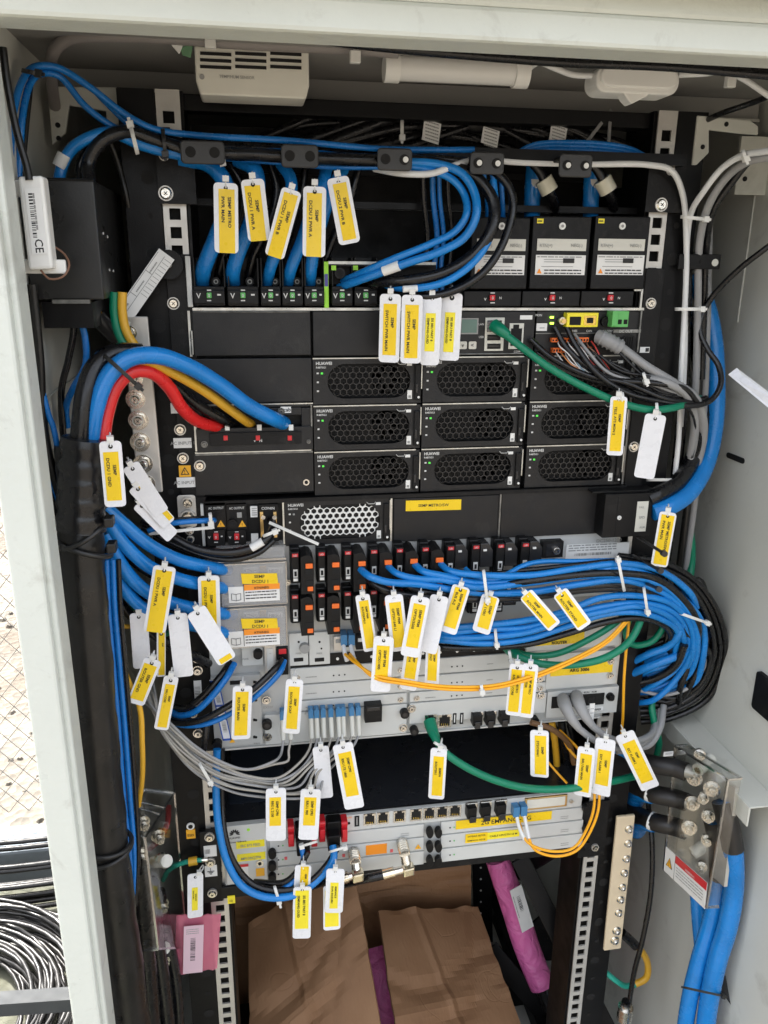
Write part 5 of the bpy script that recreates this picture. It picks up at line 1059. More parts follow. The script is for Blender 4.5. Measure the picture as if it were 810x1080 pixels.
# ---- red, yellow, blue and black leads into the AC inlet
cable('mains_lead', 'thick bright blue lead arching over into the AC inlet', [(93, 500, -.11), (95, 468, -.11), (101, 430, -.11), (114, 397, -.105), (136, 378, -.10), (165, 375, -.09), (198, 386, -.075), (232, 406, -.055), (262, 428, -.04), (285, 440, -.028), (298, 446, -.005), (300, 447, .012)], 18, 'blue')
cable('mains_lead', 'thick red lead arching over into the AC inlet', [(104, 500, -.105), (108, 470, -.105), (113, 435, -.10), (123, 407, -.095), (140, 392, -.09), (160, 393, -.08), (178, 408, -.065), (192, 430, -.05), (208, 444, -.03), (226, 449, -.01), (236, 448, .012)], 14.5, 'rd')
cable('mains_lead', 'yellow lead arching between the blue and black into the AC inlet', [(98, 440, -.09), (108, 405, -.09), (128, 385, -.09), (152, 380, -.085), (180, 392, -.07), (212, 410, -.052), (240, 430, -.035), (258, 443, -.02), (266, 448, .010)], 11, 'yl')
cable('mains_lead', 'black lead under the yellow one running into the AC inlet', [(110, 440, -.06), (120, 405, -.06), (145, 390, -.06), (175, 400, -.05), (205, 425, -.03), (235, 442, -.015), (250, 449, .010)], 12, 'bk')
g = MB()
for k in range(2):
    q = [(125, 308, -.06), (125, 330, -.06), (130, 352, -.06), (142, 370, -.06), (160, 384, -.055), (185, 400, -.045)]
    g.tube(pts3(shift(q, (4.5, -4)[k], (0, -.001)[k])), wr(9.5, P(130, 352, -.06)), ('gr', 'yl')[k], 10)
tg(g.build('green_yellow_earth_lead'), 'thick green and yellow earth lead leaving the black box downwards', 'earth lead')
cable('earth_lead', 'thick yellow lead with black sleeve under the black box', [(86, 300, -.05), (92, 318, -.05), (103, 334, -.05), (116, 348, -.045), (130, 362, -.04)], 14, 'yl', sub=[sleeve([(102, 333, -.05), (112, 345, -.047), (124, 357, -.043), (134, 366, -.04)], 17, 'shrink')])
cable('blue_cable', 'thin blue cable leaving the black box past a white wrap label', [(78, 305, -.07), (82, 330, -.07), (89, 352, -.07), (90, 385, -.07), (78, 408, -.07), (70, 428, -.06), (71, 450, -.05)], 7, 'blue2', sub=[sleeve([(76, 318, -.072), (80, 328, -.072), (84, 337, -.072)], 13, 'paper', 'wrap_label')])
cable('black_cable', 'thin black cable curving down beside the left wall under the box', [(76, 318, -.06), (78, 345, -.06), (72, 380, -.06), (65, 410, -.06), (66, 450, -.06), (72, 500, -.06), (80, 540, -.07)], 7, 'bk')
cable('black_cable', 'ridged black conduit arching left of the blue mains lead', [(150, 372, -.085), (122, 372, -.09), (101, 386, -.10), (90, 412, -.11), (85, 450, -.115), (82, 500, -.115), (80, 545, -.115)], 20, 'bk')
for i, (x, m) in enumerate(((22, 'bk'), (30, 'bkc'), (26, 'blue2'), (40, 'blue2'))):
    cable('side_cable', ('black cable running down the inner left wall nearest the frame', 'dusty dark cable running down the inner left wall', 'thin blue cable low on the inner left wall, next to the frame', 'thin blue cable low on the inner left wall, farther from the frame')[i], [(x+4, 300 if i < 2 else 410, -.10), (x+12, 380 if i < 2 else 440, -.10), (x+16, 450, -.10), (x+26, 500, -.10), (x+40, 545, -.10), (x+52, 590, -.105)], (7, 9, 6, 6)[i], m)
# ---- the big trunk
g = MB()
tr = [(84, 470, -.10), (86, 520, -.105), (85, 560, -.11), (87, 610, -.115), (93, 680, -.115), (99, 760, -.115), (106, 840, -.115), (114, 920, -.115), (124, 1000, -.115), (134, 1080, -.115), (142, 1150, -.115)]
q = catmull(pts3(tr)); R = []
for i in range(len(q)):
    f = i/(len(q)-1); base_w = 50 if f < .12 else 47; R.append(wr(base_w+1.2*math.sin(f*70)+.8*math.sin(f*171), q[i]))
g.tube(q, R, 'bkc', 28, raw=True); trunk = g.build('sheathed_cable'); tg(trunk, 'fat black sheathed cable trunk running down along the left door frame', 'cable trunk')
g = MB(); q = catmull(pts3([(90, 462, -.113), (88, 492, -.114), (87, 530, -.116), (86, 558, -.117)])); n = len(q); rr = random.Random(2)
g.tube(q, [wr(46+3*(i % 3)+rr.uniform(-1.5, 1.5), q[i]) for i in range(n)], 'tape', 24, raw=True); g.build('tape_wrap', trunk)
for i, (x, y) in enumerate(((88, 560), (90, 578), (113, 895), (112, 888))):
    c0 = P(x, y, -.115); rad = wr(51, c0); g = MB(); ax = (P(x+4, y+40, -.115)-c0).normalized(); u_ = ax.orthogonal().normalized(); v_ = ax.cross(u_); tl = (.55, -.4, .2, -.1)[i]
    g.tube([c0+(u_*math.cos(t)+v_*math.sin(t))*rad+ax*math.sin(t+1.2)*rad*tl for t in [k*.2618 for k in range(25)]], .0022, 'btie', 6, raw=True); g.build('black_tie', trunk)
g = MB()
for x, y in ((114, 552), (117, 579)): g.pbox(x-5, y-5, x+5, y+5, -.135, .012, 'bkc')
g.build('tie_head', trunk, bevel=.001)
for i, (p, w) in enumerate((([(146, 915, -.07), (148, 960, -.07), (152, 1010, -.07), (156, 1060, -.07), (160, 1120, -.07)], 24), ([(158, 930, -.05), (163, 980, -.05), (170, 1030, -.05), (176, 1080, -.05), (180, 1120, -.05)], 17), ([(168, 940, -.03), (177, 990, -.03), (186, 1040, -.03), (190, 1110, -.03)], 12))):
    cable('black_power_cable', f'thick black cable beside the fat trunk at the bottom left, {ORD[i]} to its right', p, w, 'bk', 'thick black cables beside the trunk')
for i, (d, w, m) in enumerate(((0, 7, 'blue2'), (7, 6, 'blue2'), (13, 5, 'bk'))):
    cable('side_cable', ('blue cable following the right side of the fat trunk', 'second blue cable beside the trunk', 'thin black cable right of the trunk')[i], [(112+d, 590, -.09), (114+d, 640, -.09), (119+d, 700, -.09), (125+d, 770, -.09), (131+d, 850, -.09), (137+d*.7, 900, -.095), (139+d*.3, 955, -.10)], w, m)
cable('yellow_cable', 'thin yellow cable wandering down right of the fat trunk', [(122, 560, -.06), (119, 600, -.07), (118, 640, -.08), (122, 675, -.08), (134, 715, -.08), (147, 745, -.08), (150, 785, -.08), (150, 820, -.07), (146, 850, -.06)], 6, 'yl')
cable('yellow_cable', 'short yellow cable crossing towards the fat trunk below the tags', [(170, 655, -.02), (150, 658, -.03), (135, 661, -.05), (123, 660, -.06), (118, 680, -.06), (126, 705, -.06), (136, 722, -.06)], 5, 'yl')
# ---- thick blue leads into the clear covers
for i, (p, w) in enumerate((
    ([(112, 536, -.06), (130, 552, -.06), (155, 573, -.055), (185, 589, -.045), (210, 596, -.035), (232, 600, -.022), (240, 601, -.008)], 14),
    ([(110, 545, -.065), (130, 573, -.065), (158, 598, -.058), (190, 611, -.048), (218, 617, -.034), (234, 620, -.020), (242, 621, -.008)], 14),
    ([(112, 562, -.065), (128, 596, -.065), (152, 622, -.058), (182, 636, -.048), (212, 643, -.034), (236, 647, -.02), (246, 648, -.008)], 14),
    ([(113, 585, -.06), (130, 620, -.06), (152, 642, -.055), (185, 655, -.045), (215, 662, -.032), (236, 667, -.02), (244, 668, -.008)], 13))):
    cable('power_cable', f'thick blue lead sweeping from the trunk into the clear covers, {ORD[i]} from the top', p, w, 'blue', 'thick blue leads into the clear covers')
for i, (p, w) in enumerate((
    ([(110, 552, -.05), (128, 580, -.05), (160, 606, -.045), (200, 616, -.035), (225, 620, -.01)], 9),
    ([(111, 575, -.05), (128, 612, -.05), (156, 637, -.045), (195, 648, -.035), (225, 652, -.01)], 10),
    ([(110, 600, -.045), (130, 640, -.045), (160, 668, -.04), (200, 690, -.03), (220, 700, -.005)], 10))):
    cable('power_cable', f'black lead in the gaps between the thick blue leads, {ORD[i]} from the top', p, w, 'bk', 'black leads between the thick blue leads')
cable('green_cable', 'short green lead glimpsed behind the blank white tags', [(116, 630, -.03), (135, 642, -.03), (150, 640, -.03), (165, 670, -.02), (185, 665, -.01)], 6, 'gr')
cable('power_cable', 'black lead curving under the AC outlets to the relay socket', [(150, 548, -.02), (175, 562, -.025), (205, 578, -.03), (240, 583, -.035), (268, 577, -.035), (283, 566, -.03), (288, 556, -.02), (286, 548, -.008)], 9, 'bk', sub=[band((265, 578, -.037), (277, 571, -.037), 9)])
cable('power_cable', 'second black lead curving under the AC outlets', [(150, 556, -.015), (180, 572, -.02), (215, 586, -.025), (245, 590, -.028), (272, 583, -.028), (288, 570, -.02)], 7, 'bk')
cable('blue_cable', 'short blue lead with black edge in front of the AC outlets', [(156, 560, -.04), (175, 553, -.04), (200, 550, -.04), (222, 549, -.035), (226, 549, -.01)], 6, 'blue2')
cable('black_cable', 'thin black wire lying on the short blue lead at the AC outlets', [(156, 556, -.036), (175, 549, -.036), (200, 546, -.036), (224, 545, -.02)], 3, 'bk')
# ---- breaker leads sweeping right
UP = [(500, 615, -.05), (560, 612, -.05), (610, 606, -.05), (655, 603, -.048), (692, 610, -.045), (720, 630, -.04), (737, 660, -.03), (741, 692, -.02), (728, 718, -.005), (700, 730, .01), (676, 726, .02)]
starts = [(380, 600), (409, 597), (437, 595), (464, 594), (491, 600)]
rr = random.Random(11)
offs = [10, 4, -2, -7, -15]
for i, (sx, sy) in enumerate(starts):
    d = offs[i]; tail = shift(UP, d, -.003*(i % 2), 2.6, rr)
    if i == 4: tail = [(560, 594, -.04), (610, 592, -.04), (655, 592, -.04), (690, 599, -.035), (714, 614, -.03), (734, 640, -.02)]
    elif i == 3: tail = tail[:6]+[(735, 640, -.03)]
    head = [(sx, sy, -.03), (sx+10, sy+8, -.045), (sx+30, sy+14-(i)*.8, -.05), (sx+60, sy+16-i*1.2, -.052)]
    head = [h for h in head if h[0] < tail[0][0]-10]
    cable('breaker_cable', f'blue cable from the {ORD[i+2]} upper breaker sweeping right in the bundle', head+tail, (7.6, 7, 7.6, 7.2, 5.5)[i], 'blue', 'blue cables sweeping right from the upper breakers')
for i, (sx, sy, d) in enumerate(((384, 606, 17), (412, 604, 13), (440, 604, 1), (500, 603, -11))):
    head = [(sx, sy, -.025), (sx+14, sy+12, -.04), (sx+36, sy+20, -.045)]
    if i == 3: head = [(sx, sy, -.025), (sx+14, sy+2, -.035)]
    tail = shift(UP[1:] if i else UP, d, .003 if i != 2 else -.004, .8, rr)
    if i < 3: tail[-4:] = [(749-i*9, 690, -.015), (738-i*10, 722, -.005), (712, 736+i*5, .01), (684, 730+i*6, .02)]
    cable('breaker_cable', f'black cable along the {("underside", "lower edge", "middle", "upper edge")[i]} of the upper blue bundle', head+tail, 8 if i < 3 else 5, 'bk', 'black cables in the upper bundle')
for i, off in enumerate((-13, -19, -25)):
    cable('outer_black_cable', f'black cable on the outer bend of the right bundle, {ORD[i]} from inside', shift([(650, 612, -.02), (690, 616, -.02), (718, 632, -.02), (735, 660, -.02), (739, 692, -.01), (727, 720, .0), (700, 734, .01), (674, 736, .02)], off, .002*i, 1.2, rr), (7, 5.5, 6.5)[i], 'bk', 'outer black cables of the right bundle')
LO = [(440, 662, -.02), (470, 668, -.035), (510, 668, -.04), (555, 664, -.042), (595, 653, -.045), (636, 641, -.045), (672, 637, -.045), (703, 644, -.04), (721, 662, -.03), (722, 684, -.02)]
ends = [[(708, 700, -.01), (688, 706, .0), (666, 716, .02)], [(700, 690, -.01), (686, 696, .0), (664, 704, .02)], [(712, 706, -.01), (690, 722, .0), (668, 732, .02)], [(716, 712, -.01), (690, 738, .0), (666, 742, .02)]]
for i, d in enumerate((9, 3, -3, -9)):
    cable('lower_blue_cable', f'blue cable in the lower bundle curving at the right, {ORD[3-i]} from the top', shift(LO, d, -.002*(i % 2), 2.0, rr)+ends[i], 7.0, 'blue', 'blue cables of the lower bundle')
for i, d in enumerate((15, 0)):
    cable('lower_black_cable', ('black cable under the lower blue bundle', 'black cable among the lower blue bundle')[i], shift(LO, d, .004, .6, rr)+[(704, 712-i*10, -.0), (680, 722-i*6, .01), (664, 724, .02)], 7, 'bk')
for i, (p, w, m) in enumerate((
    ([(664, 700, .01), (684, 690, -.01), (704, 682, -.02), (716, 668, -.03), (718, 650, -.03)], 8, 'blue'),
    ([(662, 712, .01), (682, 704, -.01), (700, 697, -.02), (716, 690, -.02), (730, 672, -.02)], 9, 'blue'),
    ([(664, 722, .01), (690, 716, -.005), (712, 702, -.02), (722, 680, -.03)], 8, 'bk'),
    ([(668, 706, .01), (690, 700, .0), (702, 680, -.01), (706, 660, -.01)], 7, 'bk'),
    ([(690, 715, .02), (705, 712, .01), (725, 706, .0), (740, 690, .0), (744, 668, .0)], 6, 'blue'),
    ([(672, 716, .015), (696, 722, .01), (722, 716, .0), (738, 700, .0), (745, 670, .0)], 7, 'bk'),
    ([(674, 728, .01), (700, 733, .0), (728, 724, -.005), (744, 700, -.01), (750, 674, -.01)], 4, 'gy'))):
    cable('coiled_cable', ('blue cable looping back across the coil at the right, upper', 'blue cable looping back across the coil at the right, lower', 'black cable crossing the coil at the right, lower', 'black cable crossing the coil at the right, upper', 'blue cable at the far bend of the right coil', 'black cable at the far bend of the right coil', 'thin grey cable on the outermost bend of the right coil')[i], p, w, m)
rr = random.Random(21)
for i in range(9):
    y0 = 690+i*5.5; bend = 752-rr.uniform(4, 26); m = ('bk', 'blue2', 'bk', 'blue2', 'bk', 'bk', 'blue2', 'bk', 'blue2')[i]
    cable('coiled_cable', ('black' if m == 'bk' else 'blue')+f' strand of the loose coil right of the router, {ORD[i]} from the top', [(660, y0, .03), (680, y0-2-rr.uniform(0, 8), .012), (704, y0-8-rr.uniform(0, 12), .0), (bend-10, y0-24-rr.uniform(0, 10), -.006), (bend, y0-50-rr.uniform(0, 14), -.012), (bend-8, y0-78, -.01), (bend-28, 632-rr.uniform(-6, 6), -.005)], rr.choice((5.5, 6.5, 7.5)), m, 'loose coil right of the router')
# ---- right side risers
cable('thick_riser_cable', 'thick blue cable hugging the right wall and bending into the cable box', [(730, 292, .06), (741, 312, .05), (751, 350, .04), (755, 400, .03), (753, 450, .02), (744, 490, .005), (726, 520, -.015), (706, 534, -.025), (688, 540, -.025)], 19, 'blue')
cable('thick_riser_cable', 'thick black cable inside the blue one bending into the cable box', [(728, 330, .06), (738, 380, .04), (741, 430, .03), (734, 475, .01), (715, 508, -.01), (692, 522, -.022), (684, 526, -.022)], 17, 'bk')
cable('outer_black_cable', 'black cable loop against the right wall level with the yellow socket', [(830, 246, -.05), (805, 264, -.04), (775, 288, -.02), (748, 318, .0), (738, 345, .0), (746, 368, -.01), (758, 386, -.02), (760, 406, -.03), (750, 422, -.035), (730, 428, -.04), (700, 424, -.04), (660, 414, -.04), (630, 394, -.035), (606, 362, -.02), (598, 345, -.012)], 6, 'bk')
for i, x in enumerate((712, 718, 731, 738)):
    cable('riser_cable', f'upright cable in the channel right of the modules, {ORD[i]} from the left', [(x+10, 235, .03), (x+8, 330, .02), (x+5, 420, .02), (x-2, 500, .02), (x-12, 580, .03), (x-20, 640, .04)], (5, 6, 8, 7)[i], ('bk', 'bk', 'bkc', 'gy')[i])
for i, (p, w, m, nm) in enumerate((
    ([(641, 357, -.01), (655, 366, -.02), (680, 385, -.03), (708, 402, -.035), (732, 418, -.035), (742, 445, -.02), (738, 480, .0), (724, 515, .01)], 9, 'gy', 'grey network cable from the ribbed plug bending down at right'),
    ([(676, 398, -.03), (704, 404, -.04), (725, 418, -.035), (733, 445, -.02), (728, 480, .0)], 9, 'gy', 'grey cable emerging by the small white ring'),
    ([(660, 410, -.02), (690, 418, -.03), (716, 424, -.03), (734, 434, -.02), (738, 470, .0)], 8, 'gy', 'grey cable under the green network cable'),
    ([(585, 345, -.01), (600, 370, -.02), (640, 398, -.03), (690, 404, -.04), (722, 410, -.04), (738, 428, -.035)], 6, 'bk', 'black cable from the interface board, upper one'),
    ([(560, 358, -.01), (580, 376, -.02), (620, 396, -.03), (660, 404, -.035), (700, 420, -.04), (738, 426, -.035)], 6, 'bk', 'black cable from the interface board, middle one'),
    ([(566, 372, -.01), (600, 392, -.02), (640, 404, -.03), (680, 420, -.035), (720, 428, -.035), (745, 420, -.03)], 7, 'bk', 'black cable from the interface board, lower one'))):
    cable('control_cable', nm, p, w, m)
t = tg(MB().tube(pts3([(631, 355, -.012), (638, 357.5, -.018), (646, 362, -.02), (655, 367, -.022)]), wr(15, P(640, 358, -.018)), 'gy', 14).build('ribbed_plug'), 'ribbed grey cable plug right of the orange wire rows', 'plug')
g = MB()
for k in range(5): c0 = P(634+k*4.5, 356+k*2.3, -.0155-k*.0015); d_ = (P(655, 367, -.022)-P(631, 355, -.012)).normalized(); g.cyl(c0, c0+d_*.0018, wr(17, c0), 'gy', 16)
g.build('rib', t)
wm = [mat('wire_white', (.7, .68, .65), .45), mat('wire_orange', (.75, .28, .08), .45), mat('wire_red', (.55, .05, .04), .45), mat('wire_brown', (.2, .1, .06), .45), mat('wire_pale_blue', (.3, .45, .55), .45)]
for i in range(16):
    x = 586+i*2.5; col = wm[(0, 0, 1, 4, 0, 0, 1, 0, 4, 0, 2, 0, 2, 3, 0, 2)[i]]; rr2 = random.Random(i)
    y0 = 360 if i % 2 else 371
    g = MB(); g.tube(pts3([(x, y0, -.011), (x+2+rr2.uniform(-1, 2), y0+5, -.018), (x+8+rr2.uniform(0, 3), y0+13, -.022), (x+18+rr2.uniform(0, 6), 388+i*.4, -.024), (x+30, 396+i*.5, -.028)]), .0007, col, 6)
    tg(g.build('terminal_wire'), 'thin coloured wire fanning down from the orange wire rows', 'wire', 'thin wires from the orange wire rows')
# ---- green cables
def boot(path, w, m, name='plug_boot'):
    def f(o): q = pts3(path); g = MB(); r = wr(w, q[0]); g.tube(q, [r, r*.95, r*.7], m, 10); g.build(name, o)
    return f
def rjplug(x, y, Y, m='clear'):
    def f(o): g = MB(); g.pbox(x-5, y-5, x+5, y+6, Y, .010, 'milky'); g.build('plug', o, bevel=.0005)
    return f
cable('network_cable', 'green network cable from the controller sagging past the white tags', [(524, 345, -.014), (531, 351, -.022), (550, 366, -.03), (580, 388, -.04), (620, 410, -.048), (655, 425, -.05), (685, 432, -.05), (710, 430, -.045), (728, 424, -.03), (738, 420, -.0)], 8, 'gr', sub=[boot([(521, 343, -.013), (528, 348, -.020), (536, 354, -.024)], 14, 'gr'), rjplug(520, 344, -.012)])
cable('network_cable', 'green network cable hanging from the router control card to the right', [(453, 764, -.012), (457, 775, -.03), (468, 792, -.045), (490, 808, -.052), (520, 822, -.055), (555, 831, -.055), (595, 832, -.052), (640, 825, -.045), (672, 818, -.02), (690, 812, .01)], 8, 'gr', sub=[boot([(453, 760, -.012), (456, 770, -.022), (460, 779, -.032)], 13, 'gr')])
cable('network_cable', 'green network cable looping up from the yellow labelled card to the right coil', [(536, 684, -.012), (545, 691, -.03), (570, 700, -.045), (605, 701, -.05), (640, 693, -.05), (664, 676, -.045), (676, 652, -.035), (678, 630, -.02)], 8, 'gr', sub=[boot([(534, 680, -.012), (540, 687, -.022), (548, 692, -.03)], 13, 'gr')])
cable('network_cable', 'second green network cable just above the looping one', [(534, 680, -.008), (552, 690, -.02), (585, 690, -.03), (620, 675, -.035), (645, 660, -.035), (662, 645, -.03), (672, 632, -.01)], 7, 'gr')
cable('network_cable', 'dark green cable forming a small ring inside the right coil', [(664, 650, .0), (660, 668, -.01), (668, 680, -.01), (688, 676, -.01), (700, 660, -.01), (704, 642, .0)], 7, 'gr')
cable('network_cable', 'green cable following the right wall beside the tall yellow tag', [(724, 545, .03), (729, 570, .03), (729, 598, .03), (724, 620, .02), (716, 635, .01)], 8, 'gr')
cable('network_cable', 'green cable under the right coil dropping to the grey plugs', [(742, 708, .01), (722, 728, .02), (700, 732, .02), (688, 740, .01), (690, 762, .0), (695, 782, .0), (692, 800, .01)], 7, 'gr')
# ---- yellow fibre
for i, d in enumerate((0, 3.2)):
    cable('fibre_cable', f'thin orange yellow fibre sagging across the router from the blue plugs, {("upper", "lower")[1-i]}', [(369-i*5, 690, -.03), (378-i*2, 700, -.05), (395, 712-d+3, -.065), (425, 721-d, -.075), (470, 727-d, -.075), (520, 726-d, -.07), (560, 716-d, -.065), (600, 700-d, -.058), (640, 678-d, -.05), (662, 655-d, -.04), (672, 640, -.02)], 3.2, 'yf')
cable('fibre_cable', 'thin yellow fibre hanging straight beside the right end of the router', [(664, 650, -.02), (660, 690, -.02), (658, 720, -.02), (657, 755, -.015), (655, 780, .0)], 3, 'yf')
for i in range(2):
    cable('fibre_cable', f'yellow fibre loop from the radio unit up behind the two right tags, {("inner", "outer")[i]}', [(548+i*7, 868-i, -.014), (553+i*5, 884, -.03), (562+i*2, 892+i*4, -.035), (585, 898+i*5, -.04), (605+i*3, 894+i*3, -.04), (620+i*5, 872, -.04), (627+i*5, 845, -.04), (622+i*6, 815, -.03), (600+i*10, 790, -.01), (590, 770, .0)], 3, 'yf')
cable('fibre_cable', 'short yellow fibre below the small tag in the dark gap', [(575, 800, -.01), (585, 812, -.02), (598, 826, -.03)], 2.6, 'yf')
for i, (x, y) in enumerate(((545, 856), (553, 855))):
    t = thing('fibre_plug', f'blue and white fibre plug in the radio unit, {("left", "right")[i]}', 'fibre plug', P(x, y+8, -.01), 'fibre plugs in the radio unit')
    g = MB(); g.pbox(x-3.4, y-4, x+3.4, y+6, -.018, .012, 'lcblue'); g.build('housing', t, bevel=.0005)
    g = MB(); g.tube(pts3([(x, y+5, -.016), (x+2, y+15, -.022), (x+8-i*3, y+29, -.03)]), .0022, 'whc', 8); g.build('boot', t)
for i, x in enumerate((363, 371)):
    t = thing('fibre_plug', f'blue and white fibre plug under the third breaker column, {("left", "right")[i]}', 'fibre plug', P(x, 680, -.01), 'fibre plugs under the third breaker column')
    g = MB(); g.pbox(x-3.4, 670, x+3.4, 681, -.020, .014, 'lcblue'); g.build('housing', t, bevel=.0005)
    g = MB(); g.tube(pts3([(x-1, 680, -.018), (x+.5, 688, -.026), (x+3, 697, -.034)]), .0023, 'whc', 8); g.build('boot', t)
# ---- grey fibre bundle
frr = random.Random(31)
fx = [298, 306, 328, 334, 341, 349, 357, 362, 371, 378]
for i, x in enumerate(fx):
    y = 757-(x-298)*.06
    t = thing('fibre_plug', f'blue headed fibre plug in the router card, {ORD[i]} of ten from the left', 'fibre plug', P(x, y+10, -.01), 'fibre plugs in the router card')
    g = MB(); g.pbox(x-2.7, y-6, x+2.7, y+3, -.018, .010, 'lcblue'); g.pbox(x-1.2, y-7.5, x+1.2, y-5, -.020, .004, 'lcblue'); g.build('housing', t, bevel=.0005)
    g = MB(); g.tube(pts3([(x, y+2, -.016), (x+.5, y+14, -.020), (x+1, y+24, -.026)]), .0026, 'cream', 8); g.build('boot', t)
    off = (i-4.5)*3.0
    p = [(x+1, y+22, -.025), (x-1-i*.6, y+36, -.034), (x-8-i*3.2, 806+i*1.2, -.045), (max(300, x-34)-8, 822+off*.8+4, -.052), (262, 824+off, -.055), (232, 816+off, -.055), (205, 800+off, -.052), (183, 780+off*.8, -.048), (166, 757+off*.4, -.04), (158+off*.5, 738, -.03), (152+off*.5, 715, -.01)]
    if x < 310: p[2] = (x-2, 800, -.042); p[3] = (288, 818+off, -.05)
    cable('grey_fibre_cable', 'thin grey fibre in the bundle swinging left from the router card', [p[0], p[1]]+[(x_+frr.uniform(-1.5, 1.5), y_+frr.uniform(-2.0, 2.0), Y_+frr.uniform(-.004, .004)) for x_, y_, Y_ in p[2:]], 2.9, 'fib' if i % 3 else 'gy', 'thin grey fibres swinging left', n=8)
# ---- grey network cables lower right
for i, (x, y) in enumerate(((594, 738), (608, 735))):
    t = thing('grey_network_cable', f'fat grey moulded network cable bending right, {("left", "right")[i]} of the two', 'network cable', P(x, y, -.02))
    g = MB(); q = pts3([(x, y-1, -.010), (x+2, y+6, -.026), (x+9, y+20, -.036), (x+18, y+32, -.04)]); r = wr(13, q[0]); g.tube(q, [r*1.05, r*1.05, r*.8, r*.55], 'gy', 14); g.build('moulded_boot', t)
    g = MB(); g.tube(pts3([(x+16, y+30, -.040), (x+32, y+42, -.042), (x+52-i*4, y+50-i*3, -.04), (x+74-i*8, y+50-i*4, -.03), (x+92-i*12, y+38, -.015), (x+98-i*12, y+20, .01)]), .0040, 'gy', 10); g.build('sheath', t)
for i in range(3):
    cable('grey_cable', f'grey cable bending beside the grey network plugs, {ORD[i]} outwards', [(650+i*8, 792-i*2, -.02), (672+i*6, 790-i*2, -.02), (690+i*3, 776-i*4, -.01), (694+i*3, 752-i*4, .01)], 7, 'gy')
cable('antenna_cable', 'thin brown cable under the router by the small tag', [(560, 762, -.02), (580, 768, -.02), (600, 785, -.01), (605, 805, .0)], 6, mat('brown_sheath', (.16, .08, .03), .5))
for i, (x0, x1) in enumerate(((582, 588), (592, 600), (600, 590))):
    cable('inner_cable', f'dim cable hanging in the gap right of the small tag, {ORD[i]}', [(x0, 760, .03), (x0+4, 790, .04), (x1, 820, .05), (x1+2, 850, .06)], (7, 8, 6)[i], ('yl', 'bk', 'bk')[i])
cable('inner_cable', 'dim blue cable behind the two right hanging tags', [(648, 790, .0), (660, 796, .0), (672, 808, .01), (675, 830, .02)], 8, 'blue')
# ---- left short power leads of the router
cable('router_power_lead', 'black lead curving from the router switch down to the left', [(297, 695, -.012), (270, 712, -.025), (250, 718, -.03), (238, 712, -.012)][0:1]+[(290, 705, -.025), (268, 726, -.035), (240, 745, -.04), (210, 760, -.038), (185, 762, -.03), (172, 752, -.01)], 7, 'bk', 'router power leads')
cable('router_power_lead', 'blue lead curving from the router switch down to the left', [(300, 697, -.012), (296, 708, -.025), (276, 729, -.033), (248, 750, -.036), (215, 764, -.034), (188, 764, -.026), (172, 754, -.006)], 6, 'blue2', 'router power leads')
cable('router_power_lead', 'blue lead from the card edge bending down left of the fan module', [(247, 700, -.012), (238, 716, -.03), (222, 736, -.035), (203, 752, -.03), (186, 754, -.02), (176, 744, -.0)], 7, 'blue2')
cable('router_power_lead', 'black lead from the card edge bending down left of the fan module', [(243, 698, -.01), (232, 714, -.026), (216, 732, -.03), (198, 746, -.026), (184, 746, -.01)], 7, 'bk')
cable('drop_cable', 'black cable dropping past the left upright from the router leads', [(218, 760, -.03), (216, 780, -.035), (213, 800, -.035), (214, 815, -.03)], 7, 'bk')
# ---- lower loop of blue and black leads into the red levered plugs
for i, (p, w, m, nm) in enumerate((
    ([(229, 790, -.02), (228, 840, -.03), (231, 875, -.04), (240, 910, -.045), (256, 935, -.05), (280, 946, -.055), (310, 944, -.055), (335, 928, -.05), (352, 905, -.045), (351, 892, -.035)], 8, 'blue', 'blue lead looping under the radio unit to the right red levered plug'),
    ([(234, 790, -.005), (234, 845, -.015), (237, 880, -.030), (247, 910, -.04), (266, 932, -.045), (292, 939, -.05), (322, 933, -.05), (345, 912, -.045), (357, 892, -.035)], 7, 'bk', 'black lead looping under the radio unit to the right red levered plug'),
    ([(262, 938, -.03), (272, 940, -.045), (298, 938, -.048), (315, 922, -.045), (320, 905, -.04), (318, 893, -.035)], 6, 'blue2', 'blue lead looping under the radio unit to the left red levered plug'),
    ([(268, 930, -.035), (300, 930, -.046), (316, 915, -.045), (325, 898, -.04)], 6, 'bk', 'black lead looping under the radio unit to the left red levered plug'))):
    cable('radio_power_lead', nm, p, w, m)
cable('coax_cable', 'black coaxial cable leaving the left elbow connector', [(360, 927, -.036), (345, 929, -.034), (330, 934, -.02), (318, 938, .0)], 9, 'bk')
cable('coax_cable', 'black coaxial cable leaving the right elbow connector', [(404, 923, -.036), (390, 926, -.034), (372, 930, -.02), (350, 936, .0)], 9, 'bk')
cable('earth_lead', 'green earth lead with yellow crimp bolted to the lower left ear', [(172, 928, .01), (178, 918, .0), (190, 911, -.008), (202, 908, -.012), (214, 907, -.012)], 5, mat('teal_sheath', (.02, .33, .24), .4), sub=[band((199, 909, -.013), (208, 907.5, -.013), 9, 'yl', 'crimp_sleeve'), band((208, 907.5, -.012), (219, 906.5, -.012), 5, 'nickel', 'lug')])
